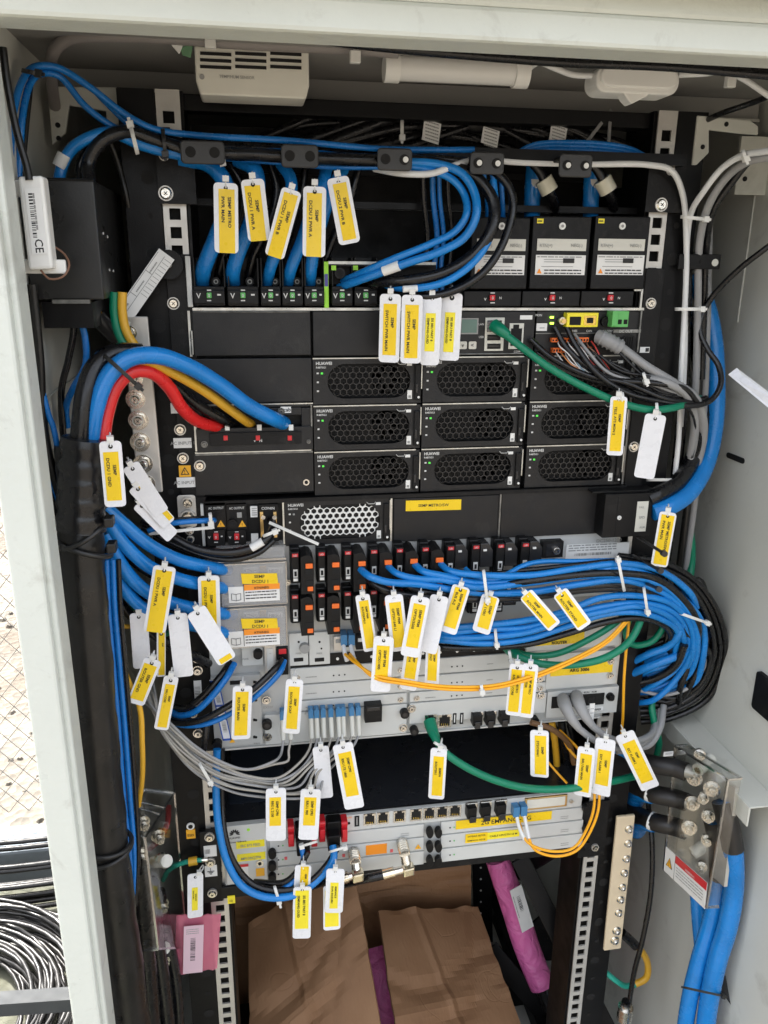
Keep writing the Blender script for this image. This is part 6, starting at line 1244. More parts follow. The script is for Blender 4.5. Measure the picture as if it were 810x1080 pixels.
# ---- bottom right: black riser, earth bar lead
cable('riser_cable', 'thin black cable hanging along the lower right wall into a gland', [(676, 800, .02), (684, 850, .01), (688, 895, -.01), (686, 945, -.02), (678, 990, -.025), (669, 1025, -.025), (663, 1062, -.02)], 5.5, 'bk')
cable('earth_bar_lead', 'yellow earth lead curving from the lower right earth bar', [(662, 990, .005), (674, 1000, .0), (683, 1016, .0), (681, 1032, .0), (670, 1038, .0)], 7, 'yl', sub=[sleeve([(656, 984, .006), (664, 991, .004), (671, 998, .001)], 10, 'bk')])
cable('earth_bar_lead', 'green earth lead curving behind the lower right upright', [(671, 1038, .0), (660, 1040, .0), (648, 1033, .003), (635, 1022, .01)], 6, mat('teal_sheath', (.02, .33, .24), .4))
# ---- thick blue cables from the right terminal box
for i, (p, w) in enumerate((
    ([(762, 845, -.10), (768, 868, -.11), (773, 895, -.115), (774, 935, -.115), (768, 975, -.115), (756, 1015, -.115), (748, 1055, -.115), (742, 1100, -.115)], 20),
    ([(752, 865, -.085), (757, 890, -.09), (758, 925, -.092), (750, 970, -.095), (738, 1010, -.098), (728, 1050, -.10), (720, 1100, -.10)], 17),
    ([(735, 930, -.05), (737, 965, -.06), (740, 1000, -.07), (744, 1040, -.08), (750, 1100, -.09)], 15))):
    sub = [] if i == 2 else [sleeve([p[0], p[1], p[2]], w+3, 'shrink')]
    cable('battery_cable', f'very thick blue cable dropping from the right terminal box, {("right", "left", "rear")[i]} one', p, w, 'blue', 'very thick blue cables at the lower right', n=18, sub=sub)
for i, (y, x0) in enumerate(((806, 688), (838, 692), (868, 694))):
    cable('battery_cable', f'thick black sleeved lead entering the right terminal box, {("upper", "middle", "lower")[i]}', [(x0-32, y-18+i*3, .03), (x0-16, y-6, .01), (x0, y, -.02), (712, y+4, -.035), (724, y+8, -.045)], 19, 'shrink', 'sleeved leads entering the right terminal box', n=16,
          sub=[band((720, y+6, -.042), (731, y+9, -.048), 15, 'zinc', 'cable_lug')]+([band((x0-8, y-3, -.01), (x0-4, y-1, -.014), 20, 'white', 'white_ring')] if i else []))
    if i: cable('battery_cable', f'thick blue cable behind the black sleeved {("", "middle", "lower")[i]} lead', [(x0-28, y+30-i*30, .05), (x0-24, y+6, .04), (x0-18, y-2, .02), (x0-6, y-1, -.005)], 20, 'blue', n=16)
cable('battery_cable', 'thick blue cable bending behind the two right hanging tags', [(660, 780, .06), (668, 800, .05), (664, 830, .05), (666, 862, .06)], 20, 'blue', n=16)
# ================================================================== things on the walls
# black box with its white barcode box
t = thing('junction_box', 'black sheet metal box on the left wall at the upper left', 'junction box', (-.065, -.02, 1.468))
zb0, zb1 = 1.470, 1.5575
g = MB(); g.box(XL+.004, -.045, -.093, .052, zb0, zb1, mat('satin_black_sheet', (.018, .018, .018), .33, bump=.1, bscale=500, var=.15)); g.box(XL+.004, -.0445, -.0938, -.09, zb1-.0015, zb1+.001, 'black'); g.build('housing', t, bevel=.0012)
g = MB()
for y, z in ((-.07, 1.52), (-.05, 1.518), (-.055, 1.492), (-.035, 1.491)): g.cyl((-.045, y, z), (-.0444, y, z), .0011, 'wink', 8)
g.build('rivet', t)
g = MB(); g.box(XL+.01, -.055, -.09, .04, zb0-.022, zb0-.002, 'black2'); g.box(-.084, -.056, -.094, -.088, zb0-.003, zb0, 'dim_edge'); g.build('lower_bracket', t)
t = thing('sensor_box', 'white barcode labelled plastic box on a bracket over the black box', 'sensor box', P(38, 288, -.17))
g = MB(); A, B, C = P(18, 186, -.170), P(45, 185, -.170), P(30, 285, -.170); u_ = B-A; v_ = C-A; g.obox(A, u_, v_, (0, .016, 0), 'white'); g.build('housing', t, bevel=.002)
g = MB(); a = A+u_*.24+v_*.13+UY*.0003; g.obox(a, u_*.62, v_*.70, UY*.0005, 'paper'); barcode(g, a+u_*.12+v_*.05+UY*.0006, v_, u_, (v_*.48).length, u_.length*.16, 'ink', 26, 5); lines(g, a+u_*.36+v_*.05+UY*.0006, v_, -u_, (v_*.4).length, 1, .001, .0012, 'grey_ink', 6)
g.text('CE', a+u_*.16+v_*.54+UY*.0006, v_, -u_*-1, .0075, 'ink', 'l'); g.build('barcode_label', t)
g = MB(); g.obox(A+v_*.02+Vector((-.012, .012, 0)), (.014, 0, 0), v_*.18, (0, .004, 0), 'white'); g.obox(A+v_*.88+Vector((-.008, .012, 0)), (.03, 0, 0), v_*.16, (0, .004, 0), 'white'); g.build('bracket', t, bevel=.001)
g = MB(); g.tube(pts3([(43, 285, -.165), (52, 294, -.16), (66, 292, -.16), (73, 280, -.155), (68, 268, -.15), (57, 260, -.15)]), .0008, mat('wire_brown', (.2, .1, .06), .45), 6); tg(g.build('thin_brown_wire'), 'thin brown wire curling out of the white barcode box', 'wire')
# white striped label tag with black round end
g = MB(); A, B = P(176, 268, -.02), P(126, 340, -.03); u_ = (B-A); n_ = u_.cross(UY).normalized()*.0155; w_ = UY*.0008
g.obox(A-n_/2, u_, n_, w_, 'paper')
for k in range(11): g.obox(A-n_*.45+u_*(.06+k*.05)+w_*1.1, u_*.006, n_*.4, w_*.3, 'grey_ink')
for k in (.0, .42): g.obox(A+n_*k+u_*.04+w_*1.1, u_*.90, n_*.03, w_*.3, 'grey_ink')
for k in (.3, .62): g.obox(A-n_*.0+u_*k+w_*1.1, u_*.008, n_*.42, w_*.3, 'grey_ink')
for k in (.15, .42, .75): lines(g, A+n_*.22+u_*k+w_*1.5, u_, -n_, .012, 1, .001, .0012, 'grey_ink', int(k*50))
o = tg(g.build('rating_label'), 'long slanted white label with scale marks beside the left upright', 'label')
g = MB(); c = P(178, 281-2, -.012); g.cyl(c, c+UY*.003, .0125, 'black', 28); g.cyl(c+UY*.003, c+UY*.0036, .003, 'grey_ink', 12); tg(g.build('round_black_knob'), 'round black plastic disc at the upper end of the slanted label', 'disc')
# left earth bar
def earth_bar(a, b, w0, bolts, label, m, Y, skirt=None):
    t = thing('earth_bar', label, 'earth bar', P(b[0], b[1], Y))
    A, B = P(a[0], a[1], Y), P(b[0], b[1], Y); g = MB(); v_ = B-A; u_ = UX*w0
    g.obox(A, u_, v_, (0, .004, 0), m); g.build('bar', t, bevel=.001)
    for i, (x, y, r) in enumerate(bolts):
        g = MB(); q = P(x, y, Y); g.cyl(q, q+UY*.001, r*1.5, 'nickel', 22); g.cyl(q+UY*.001, q+UY*.0045, r*1.15, 'nickel', 6); screw(g, q+UY*.0045, r*.75, 'nickel', h=.002); g.build('bolt', t)
    return t
earth_bar((128, 334), (146, 520), .022, [(137, 351, .004), (141, 398, .0055), (143, 421, .0058), (146, 443, .006), (148, 466, .006), (151, 489, .0058), (154, 510, .0055)], 'nickel earth bar with large bolts left of the left upright', 'zinc', -.03)
earth_bar((651, 862), (637, 1003), .0235, [(663, 874, .0036), (662, 889, .0034), (660, 905, .0034), (658, 920, .0034), (656, 935, .0034), (654, 948, .0034), (652, 962, .0034), (650, 981, .004), (648, 991, .004)], 'cream earth bar with a column of bolts on the lower right', 'tan', -.012)
g = MB(); q = P(660, 1062, -.02); g.cyl(q, q+UZ*-.02, .010, 'steel', 22); g.cyl(q, q+UZ*.006, .008, 'steel', 6); g.cyl(q+UZ*.006, q+UZ*.010, .006, 'bk', 16); tg(g.build('cable_gland'), 'nickel cable gland at the bottom of the thin black riser cable', 'cable gland')
# right terminal box with clear cover
t = thing('battery_terminal_box', 'clear covered terminal box with bolted studs on the right wall', 'terminal box', (.56, -.08, .80))
XF = .540
TL, TR, BR, BL = [PX_(x, y, XF) for x, y in ((712, 787), (768, 822), (745, 957), (700, 917))]
dX = Vector((.013, -.003, .002))
def slab(g, a, b, c, d, th, m): g.hexa([a, b, c, d, a+th, b+th, c+th, d+th], m)
g = MB(); th = Vector((.0015, 0, 0)); slab(g, TL, TR, BR, BL, th, 'clear')
for a, b in ((TL, TR), (TR, BR), (BL, TL)): g.hexa([a, b, b+dX, a+dX, a+(TR-TL).cross(dX)*0+Vector((0, 0, -.0012)), b+Vector((0, 0, -.0012)), b+dX+Vector((0, 0, -.0012)), a+dX+Vector((0, 0, -.0012))] if a is TL else [a, b, b+dX, a+dX, a+Vector((0, .0012, 0)), b+Vector((0, .0012, 0)), b+dX+Vector((0, .0012, 0)), a+dX+Vector((0, .0012, 0))], 'clear')
g.build('clear_cover', t)
g = MB()
for a, b in ((TL, TR), (TR, BR), (BR, BL), (BL, TL), (TL+dX, TR+dX), (TL, TL+dX), (TR, TR+dX), (BR, BR+dX)): g.bar(a, b, .0022, .0022, 'clear_edge')
g.build('cover_edge', t)
ev, eh = (BL-TL), (TR-TL)
at = lambda s, f, x=0.0: TL+eh*s+ev*f+Vector((x, 0, 0))
g = MB()
for s in (.38, .72): slab(g, at(s-.11, .12, .022), at(s+.11, .12, .022), at(s+.11, .86, .022), at(s-.11, .86, .022), Vector((.004, 0, 0)), 'zinc')
g.build('bus_plate', t)
nrm = Vector((-.50, -.84, .2)).normalized()
for x, y, r in ((732.5, 821, 1.15), (751, 832, 1.2), (730, 847, 1.15), (747, 861, .95), (727, 873, 1.15), (745.5, 886, .85), (738, 796, .85), (740, 914, .8), (742, 842, .8)):
    g = MB(); q = PX_(x, y, .556); r *= .0053; g.cyl(q-nrm*.004, q+nrm*.001, r*1.45, 'steel', 22); g.cyl(q+nrm*.001, q+nrm*.007, r*1.1, 'nickel', 6); g.cyl(q+nrm*.007, q+nrm*.012, r*.6, 'steel', 14)
    for k in range(3): g.cyl(q+nrm*(.0078+k*.0015), q+nrm*(.0083+k*.0015), r*.68, 'nickel', 14)
    g.build('stud', t)
for a, b in (((750, 800), (736, 812)), ((750, 888), (730, 900))):
    g = MB(); q, e = PX_(a[0], a[1], .572), PX_(b[0], b[1], .549); g.cyl(q, e, .0070, 'cream', 22); g.cyl(e, e+(e-q).normalized()*.001, .0042, 'steel', 16); g.build('standoff', t)
g = MB(); a = at(.02, .80, -.0006); u_ = eh*.84; v_ = ev*.20; w_ = Vector((-.0006, 0, 0))
g.obox(a, u_, v_, w_, 'paper'); g.obox(a+u_*.26+w_*1.2, u_*.74, v_*.3, w_*.4, 'red'); g.obox(a+u_*.255+w_*1.2, u_*.01, v_, w_*.4, 'grey_ink')
un, vn = u_.normalized(), -v_.normalized(); q = a+u_*.13+v_*.5+w_*1.6
g.prism([(-.007, -.006), (.007, -.006), (0, .007)], q, un, vn, w_*.3, 'ink'); g.prism([(-.0055, -.0052), (.0055, -.0052), (0, .0055)], q+w_*.5, un, vn, w_*.3, 'amber'); g.text('!', q-vn*.0035+w_*1.2, un, vn, .009, 'ink')
lines(g, a+u_*.30+v_*.45+w_*1.3, un, vn, u_.length*.64, 4, .0038, .0012, 'grey_ink', 4); g.text('WARNING', a+u_*.62+v_*.25+w_*1.9, un, vn, .004, 'white'); g.build('warning_label', t)
# left terminal box with clear cover
t = thing('earth_terminal_box', 'clear covered terminal box on the lower left beside the trunk', 'terminal box', P(165, 1000, -.04))
A = P(138, 868, -.09); xs = -.040
c1, c2, c3, c4 = P(153, 884, -.085), P(184, 836, .0), P(192, 1000, .0), P(174, 1000, -.085)
up = Vector((0, 0, 1)); l1, l2 = P(133, 872, -.085), P(152, 832, 0.0)
c4 = Vector((c1.x+.0025, c1.y, P(174, 1000, -.085).z)); l4 = Vector((l1.x, l1.y, c4.z)); c3 = Vector((c2.x, c2.y, P(192, 1000, 0).z))
g = MB(); th = Vector((-.001, .0012, 0)); slab(g, c1, c2, c3, c4, th, 'clear'); slab(g, l1, c1, c4, l4, Vector((0, .0012, 0)), 'clear'); slab(g, l1, c1, c2, l2, Vector((0, 0, -.0012)), 'clear'); g.build('clear_cover', t)
g = MB()
for a, b in ((c1, c2), (c2, c3), (c1, c4), (l1, c1), (l1, l2), (l2, c2), (l1, l4), (c3, c4), (l4, c4)): g.bar(a, b, .0020, .0020, 'clear_edge')
for f in (.3, .45): g.bar(l1.lerp(l2, f+.2), c1.lerp(c2, f+.2), .0012, .0012, 'clear_edge')
g.build('cover_edge', t)
for i, (x, y) in enumerate(((150, 866), (166, 880), (148, 900), (170, 905), (158, 938), (170, 952), (160, 980), (172, 1008))):
    g = MB(); q = P(x, y, -.03); n_ = Vector((.35, -.9, 0)).normalized(); g.cyl(q, q+n_*.003, .0075, 'nickel', 20); g.cyl(q+n_*.003, q+n_*.009, .006, 'nickel', 6); g.cyl(q+n_*.009, q+n_*.014, .0034, 'steel', 12); g.build('stud', t)
g = MB(); q = P(162, 909, -.02); g.cyl(q, P(176, 908, -.045), .0065, 'cream', 22); g.build('standoff', t)
g = MB(); q = P(160, 1001, -.02); g.cyl(q, P(174, 1000, -.045), .0065, 'cream', 22); g.build('standoff', t)
g = MB(); g.obox(P(148, 850, -.02), Vector((.004, 0, 0)), P(163, 1020, -.02)-P(148, 850, -.02), (0, .03, 0), 'zinc'); g.build('bus_plate', t)
cable('battery_cable', 'thin red cable seen through the left clear cover', [(158, 895, -.02), (168, 885, -.03), (176, 870, -.02), (178, 850, .0)], 6, mat('dark_red', (.25, .02, .02), .4))
# pink bag
def film(g, a, b, c, d, Y, bul, m, n=10):
    A, B, C, D_ = [P(x, y, Y) for x, y in (a, b, c, d)]; vs = []
    rr = random.Random(9)
    for i in range(n+1):
        for j in range(n+1):
            p = A.lerp(B, j/n).lerp(D_.lerp(C, j/n), i/n); p = p+UY*(bul*math.sin(math.pi*i/n)*math.sin(math.pi*j/n)+rr.uniform(-.0012, .0012)); vs.append(p)
    fs = [(i*(n+1)+j, i*(n+1)+j+1, (i+1)*(n+1)+j+1, (i+1)*(n+1)+j) for i in range(n) for j in range(n)]
    g.add(vs, fs, m, True)
    g.add([v+Vector((0, .0014+2*bul*math.sin(math.pi*(k//(n+1))/n)*math.sin(math.pi*(k % (n+1))/n), 0)) for k, v in enumerate(vs)], fs, m, True)
g = MB(); film(g, (186, 966), (233, 965), (229, 1022), (184, 1029), -.02, .004, 'pbag'); o = tg(g.build('antistatic_bag'), 'small pink zip bag with a pale label hanging at the lower left', 'bag')
g = MB(); A, B, C = P(194, 977, -.026), P(215, 975, -.026), P(193, 1028, -.026); g.obox(A, B-A, (C-A)*.98, UY*.0005, mat('pinkish_label', (.72, .52, .60), .5)); barcode(g, A+(B-A)*.35+(C-A)*.25+UY*.0006, C-A, B-A, .032, .0055, 'ink', 24); lines(g, A+(B-A)*.12+(C-A)*.08+UY*.0006, B-A, A-C, .014, 3, .0028, .001, 'grey_ink', 3); g.build('label', o)
# cardboard sheets
def sheet(pts, label, th=.005, seed=1, n=60):
    A = [P(*q) for q in pts]; g = MB(); rr = random.Random(seed)
    a, b, c, d = A; c = b+(c-b)*((b.z-.318)/(b.z-c.z)); d = a+(d-a)*((a.z-.318)/(a.z-d.z)); vs = []
    nn = (b-a).cross(d-a).normalized()
    if nn.y > 0: nn = -nn
    ph = [rr.uniform(0, 6) for _ in range(6)]
    for i in range(n+1):
        for j in range(n+1):
            u_, v_ = j/n, i/n; p = a.lerp(b, u_).lerp(d.lerp(c, u_), v_)
            ht = .004*math.sin(3*u_+ph[0]+2*v_)+.003*abs(math.sin(4*v_+2*u_+ph[1]))-.006*max(0, 1-abs(u_*.8+v_*.6-.75)*14)*.5+rr.uniform(-.0001, .0001)-.005*max(0, 1-abs(v_-.20-.04*math.sin(5*u_))*26)-.005*max(0, 1-abs(v_-.40+.14*u_)*26)+.004*max(0, 1-abs(v_-.30+.02*u_)*26)+.004*max(0, 1-abs(u_-.35-.5*v_)*22)
            edge = .0018*(math.sin(11*u_+ph[2])+math.sin(23*u_+ph[3]))
            vs.append(p+nn*ht+(Vector((0, 0, edge)) if i == 0 else Vector((0, 0, 0))))
    N = len(vs); fs = [(i*(n+1)+j, i*(n+1)+j+1, (i+1)*(n+1)+j+1, (i+1)*(n+1)+j) for i in range(n) for j in range(n)]
    back = [v-nn*th for v in vs]; fb = [tuple(N+k for k in f[::-1]) for f in fs]
    rim = [j for j in range(n+1)]+[i*(n+1)+n for i in range(1, n+1)]+[n*(n+1)+j for j in range(n-1, -1, -1)]+[i*(n+1) for i in range(n-1, 0, -1)]
    fr = [(rim[k], rim[(k+1) % len(rim)], N+rim[(k+1) % len(rim)], N+rim[k]) for k in range(len(rim))]
    g.add(vs+back, fs+fb+fr, 'card'); return tg(g.build('cardboard_sheet'), label, 'cardboard')
sheet([(246, 900, .26), (498, 890, .26), (496, 1012, .27), (250, 1030, .27)], 'wide brown cardboard standing at the back under the radio unit', seed=4)
sheet([(262, 975, .20), (372, 905, .22), (404, 1100, .05), (262, 1110, .05)], 'folded brown cardboard leaning at the left of the cabinet bottom', seed=2)
sheet([(398, 962, .22), (505, 955, .24), (556, 1100, .06), (420, 1110, .05)], 'creased brown cardboard leaning at the right of the cabinet bottom', seed=7)
# pink wrapped tubes
t = thing('pink_wrapped_tube', 'bright pink plastic wrapped tube leaning in the lower right corner', 'wrapped tube', P(580, 1060, .16))
g = MB(); q = pts3([(524, 905, .24), (540, 950, .22), (556, 1000, .19), (572, 1040, .16)]); g.tube(q, [.019, .021, .0215, .021, .020], 'pink', 18); g.build('film', t)
g = MB(); g.tube(pts3([(571, 1035, .162), (580, 1060, .145), (590, 1090, .12)]), .014, 'bk', 16); g.build('black_end', t)
g = MB(); A, B = P(540, 938, .196), P(553, 982, .178); u_ = (B-A); n_ = Vector((.020, .004, .006)); g.obox(A-n_*.2, n_, u_, UY*.001, 'paper'); barcode(g, A+n_*.15+u_*.2+UY*.0012, u_, n_, .026, .006, 'ink', 16); lines(g, A-n_*.1+u_*.15+UY*.0012, u_, n_, .036, 1, .003, .001, 'grey_ink', 2); g.build('barcode_label', t)
g = MB(); g.tube(pts3([(394, 1000, .24), (402, 1040, .20), (410, 1100, .16)]), .024, 'pink', 16); tg(g.build('pink_wrapped_tube'), 'pink wrapped bundle glimpsed between the two leaning cardboards', 'wrapped tube')
# inner black braces lower right
g = MB(); g.bar(P(548, 905, .12), P(640, 1085, .02), .026, .006, 'black2'); tg(g.build('slanted_brace', bevel=.001), 'black slanted steel brace behind the pink wrapped tube', 'brace')
g = MB(); g.bar(P(508, 905, .34), P(512, 1090, .34), .034, .004, 'black2')
for k in range(7): q = P(507, 915+k*12, .335); g.cyl(q, q+UY*.001, .0018, 'wink', 8)
tg(g.build('rear_post'), 'black punched post behind the right cardboard', 'post')
g = MB(); g.bar(P(516, 1000, .20), P(600, 1100, .12), .03, .004, 'black2'); tg(g.build('lower_rail', bevel=.001), 'black rail running under the pink wrapped tube', 'rail')
g = MB(); g.cyl(P(585, 985, .28), P(585, 985, .28)+UY*.004, .055, 'black', 40); g.cyl(P(585, 985, .28)+UY*.004, P(585, 985, .28)+UY*.006, .015, 'black2', 24); tg(g.build('cable_reel'), 'dark round reel half hidden behind the lower right brace', 'reel')
# holder for the thick blue cables
g = MB(); g.bar(P(760, 1032, -.10), P(800, 1085, -.14), .018, .004, 'black'); q = P(791, 1076, -.135); screw(g, q+UY*.003, .003, 'dim_edge'); tg(g.build('cable_holder', bevel=.001), 'black flat bracket holding the very thick blue cables', 'bracket')
# right wall bracket at mid height and small plate
g = MB(); g.pbox(716, 268, 760, 284, -.01, .003, 'black')
for x in (727, 740): hole_dot(g, x, 276, -.01, .0022)
q = P(754, 277, -.01); g.cyl(q, q+UY*.0005, .0035, 'wall', 14); tg(g.build('flat_bracket', bevel=.0008), 'small black flat bracket with holes at the upper right', 'bracket')
# roof items
t = thing('humidity_sensor', 'cream louvred sensor box fixed under the cabinet roof', 'sensor', (.07, -.03, 1.62))
X0_, X1_, Z0_, Z1_ = RC(206, 48, 326, 102, -.05); Z1_ = ZT-.001
g = MB(); g.prism([(X0_, Z1_), (X1_, Z1_), (X1_, Z0_+.010), (X1_-.003, Z0_), (X0_+.003, Z0_), (X0_, Z0_+.010)], (0, -.05, 0), UX, UZ, (0, .035, 0), 'cream'); g.build('housing', t, bevel=.0015)
g = MB()
for r_ in range(3):
    for c_ in range(3): 
        xa = 211+c_*37; g.pbox(xa, 55+r_*7, xa+33, 58.5+r_*7, -.0506, .002, 'dark')
g.build('louvre', t); g = MB(); hole_dot(g, 213, 81, -.0502, .002, 'grey_ink'); T(g, 'TEMP/HUM SENSOR', 250, 83, 2.4, -.0502, 'grey_ink'); g.build('printing', t)
g = MB(); q = [P(178, 44, -.05), P(195, 43, -.05), P(189, 57, -.05)]; g.hexa([q[0], q[1], q[2], q[2], q[0]+Vector((0, .001, 0)), q[1]+Vector((0, .001, 0)), q[2]+Vector((0, .001, 0)), q[2]+Vector((0, .001, 0))], 'paper'); tg(g.build('white_flag'), 'small white triangular sticker corner by the louvred sensor', 'sticker')
g = MB(); q = [P(190, 50, -.049), P(204, 46, -.049), P(201, 61, -.049), P(192, 58, -.049)]; g.hexa(q+[v+Vector((0, .001, 0)) for v in q], mat('dull_green', (.12, .25, .14), .6)); tg(g.build('green_flag'), 'small dull green sticker left of the louvred sensor', 'sticker')
t = thing('tube_lamp', 'unlit frosted tube lamp fixed under the cabinet roof', 'lamp', P(480, 92, -.04))
frost = mat('frosted_tube', (.72, .72, .70), .18); A, B = P(405, 71, -.04), P(556, 78, -.04); ax = (B-A)
g = MB(); g.cyl(A+ax*.09, B-ax*.09, .0098, frost, 26); g.build('tube', t)
for a, b in ((0, .10), (.90, 1)): g = MB(); g.cyl(A+ax*a, A+ax*b, .0115, 'white', 26); g.build('end_cap', t, bevel=.0008)
t = thing('rocker_switch', 'white inline rocker switch hanging under the cabinet roof', 'switch', P(674, 103, -.07))
X0_, X1_, Z0_, Z1_ = RC(629, 70, 717, 99, -.075); g = MB(); g.prism(rrect(X1_-X0_, Z1_-Z0_, .009, 6), ((X0_+X1_)/2, -.075, (Z0_+Z1_)/2), UX, UZ, (0, .026, 0), 'white'); g.prism(rrect((X1_-X0_)*.92, (Z1_-Z0_)*.8, .008, 6), ((X0_+X1_)/2, -.0775, (Z0_+Z1_)/2+.002), UX, UZ, (0, .003, 0), 'white'); g.build('housing', t, bevel=.003)
g = MB(); xc = P(667, 98, -.07).x; g.prism([(-.012, .003), (.014, .003), (.012, -.001), (-.0015, -.0075), (-.006, -.004)], (xc, -.074, Z0_), UX, UZ, (0, .014, 0), 'white'); g.build('rocker', t, bevel=.001)
cable('white_lamp_cord', 'white cord between the tube lamp and the rocker switch', [(556, 74, -.04), (568, 66, -.05), (585, 72, -.055), (605, 79, -.06), (632, 80, -.065)], 6, 'whc')
cable('white_lamp_cord', 'white cord from the rocker switch to the right roof corner', [(715, 79, -.065), (740, 78, -.065), (766, 76, -.07), (785, 84, -.08), (812, 102, -.09), (840, 120, -.10)], 6, 'whc')
cable('grey_conduit', 'printed grey conduit running behind the door head at the upper left', [(58, 112, .02), (54, 80, -.02), (56, 56, -.04), (72, 41, -.05), (110, 38, -.055), (180, 40, -.055), (260, 46, -.055), (340, 50, -.055), (420, 55, -.055)], 13, mat('dull_conduit', (.24, .22, .21), .5))
cable('roof_cable', 'black cable running just behind the door head across the roof', [(310, 36, -.13), (360, 44, -.12), (430, 52, -.11), (520, 60, -.10), (600, 66, -.10), (700, 70, -.11), (820, 80, -.12)], 10, 'bk')
cable('roof_cable', 'second thin black cable behind the door head across the roof', [(290, 32, -.12), (380, 42, -.11), (470, 56, -.09), (560, 62, -.09), (680, 64, -.10), (820, 72, -.12)], 6, 'bk')
cable('roof_cable', 'black cable slanting down from the right roof corner', [(840, 88, -.09), (800, 106, -.05), (760, 120, -.02), (735, 132, .02)], 6, 'bk')
for x, y, lb in ((222, 46, 'left of the three under the roof'), (374, 62, 'middle of the three under the roof'), (682, 86, 'hanging right of the rocker switch'), (769, 84, 'on the white cord at the right')):
    if x == 682: x, y = 768, 88
    if x == 769: continue
    g = MB(); a = P(x+3, y-18, -.06); b = P(x, y, -.06); g.bar(a, b, .0045, .0012, 'tie'); g.obox(b-Vector((.0042, 0, .004)), (.0084, 0, 0), (0, -.006, 0), (0, 0, .009), 'tie'); tg(g.build('cable_tie', bevel=.0008), 'white nylon tie with its head '+lb, 'cable tie')
g = MB(); g.prism([(0, 0), (.045, .002), (.038, .012), (.012, .012), (.008, .006)], P(612, 133, .03), UX, UZ, (0, .004, 0), 'black'); tg(g.build('black_roof_plate'), 'small black plate under the roof behind the rocker switch', 'plate')
for i, (a, b) in enumerate((((645, 116), (617, 152)), ((644, 116), (642, 150)))):
    g = MB(); g.bar(P(a[0], a[1], .02), P(b[0], b[1], .0), .003, .0012, 'gy'); tg(g.build('long_grey_tie'), f'grey nylon strap hanging from the small black roof plate, {("slanting", "upright")[i]} one', 'strap')
# ================================================================== ties
tie(141, 146, -.045, .25, 1, 17, 'white nylon tie around the cable bend at the upper left upright', head=-1)
tie(233, 163, -.03, .2, 1, 10, 'white nylon tie at the leftmost clamp plate', tail=0)
tie(424, 136, .02, 0, 1, 10, 'white nylon tie upright in the dark gap above the bar', head=1)
tie(785, 163, -.085, .3, 1, 5, 'white nylon tie on the white cable at the right corner bracket')
tie(32, 76, -.065, 1, .2, 9, 'black tie bunching the blue cables in the upper left corner', 'btie')
tie(173, 150, -.035, .1, 1, 14, 'black tie around the run over the left upright', 'btie', head=1)
tie(129, 392, -.10, 1, .9, 26, 'black tie around the arched mains leads', 'btie', dep=.012)
tie(512, 618, -.055, .12, 1, 17, 'white nylon tie around the upper blue bundle left of its middle', dep=.012, head=1)
tie(655, 606, -.05, .2, 1, 18, 'white nylon tie around the upper blue bundle near the right end', dep=.012, head=-1)
tie(681, 633, -.048, .15, 1, 14, 'white nylon tie around the lower blue bundle', dep=.010, head=1)
tie(732, 652, -.035, 1, .35, 17, 'white nylon tie spanning the outer bend of the right bundle', dep=.010, head=1)
tie(523, 672, -.042, .1, 1, 9, 'small white tie under the lower blue bundle', head=1)
tie(292, 943, -.05, .3, 1, 9, 'white nylon tie hanging off the lowest blue loop', head=1, tail=10)
tie(216, 815, -.05, .6, 1, 13, 'white nylon tie around the grey fibre bundle at the left', head=1)
tie(326, 890, -.05, 1, -.3, 9, 'white nylon tie at the left red levered plug', head=-1, tail=0)
tie(356, 896, -.05, 1, -.3, 9, 'white nylon tie at the right red levered plug', head=1, tail=0)
tie(742, 1046, -.115, 1, .22, 24, 'black tie around the very thick blue cables', 'btie', dep=.018)
tie(732, 230, -.02, 1, .1, 14, 'white nylon tie above the small flat bracket at the right upright', head=1)
tie(727, 326, -.02, 1, 0, 15, 'white nylon tie level with the red switches at the right upright', head=1)
tie(700, 506, .0, 1, 0, 18, 'white nylon tie low in the right cable channel', 'tie')
tie(680, 398, -.04, .3, 1, 5, 'short white clip on the grey cable near the interface board')
tie(693, 431, -.052, .1, 1, 6, 'white tie loop on the green cable above the blank tag')
tie(657, 421, -.055, .1, 1, 7, 'white tie on the cables above the yellow tag at the interface board')
tie(463, 786, -.045, 1, .6, 6, 'white tie on the green cable below its plug')
tie(538, 692, -.035, .2, 1, 6, 'white tie at the green plug on the yellow labelled card')
tie(508, 726, -.075, .1, 1, 4, 'tiny clear clip on the sagging yellow fibre')
tie(284, 563, -.035, 1, -.4, 7, 'white tie on the black lead at the relay socket')
tie(222, 547, -.04, .1, 1, 6, 'white tie on the short blue lead at the AC outlets')
for a, b, lb in (((284, 551, -.03), (336, 574, -.05), 'slanting from the relay socket over the module'), ((157, 563, -.04), (226, 556, -.045), 'lying under the short blue lead at the AC outlets')):
    g = MB(); g.bar(P(*a), P(*b), .0028, .001, 'tie'); tg(g.build('long_tie_tail'), 'long thin white tie tail '+lb, 'tie tail')
for i, (a, b, r) in enumerate((((672, 566, -.02), (699, 583, -.085), 3), ((668, 586, -.02), (695, 601, -.085), 3), ((674, 612, -.02), (694, 621, -.085), 3))):
    g = MB(); p, q = P(*a), P(*b); g.cyl(p, q, .0017, 'shrink', 12); g.cyl(q, q+(q-p).normalized()*.005, .0031, 'shrink', 14)
    tg(g.build('cable_guide_pin'), f'brown black guide pin beside the right cable bundle, {("upper", "middle", "lower")[i]} one', 'guide pin')
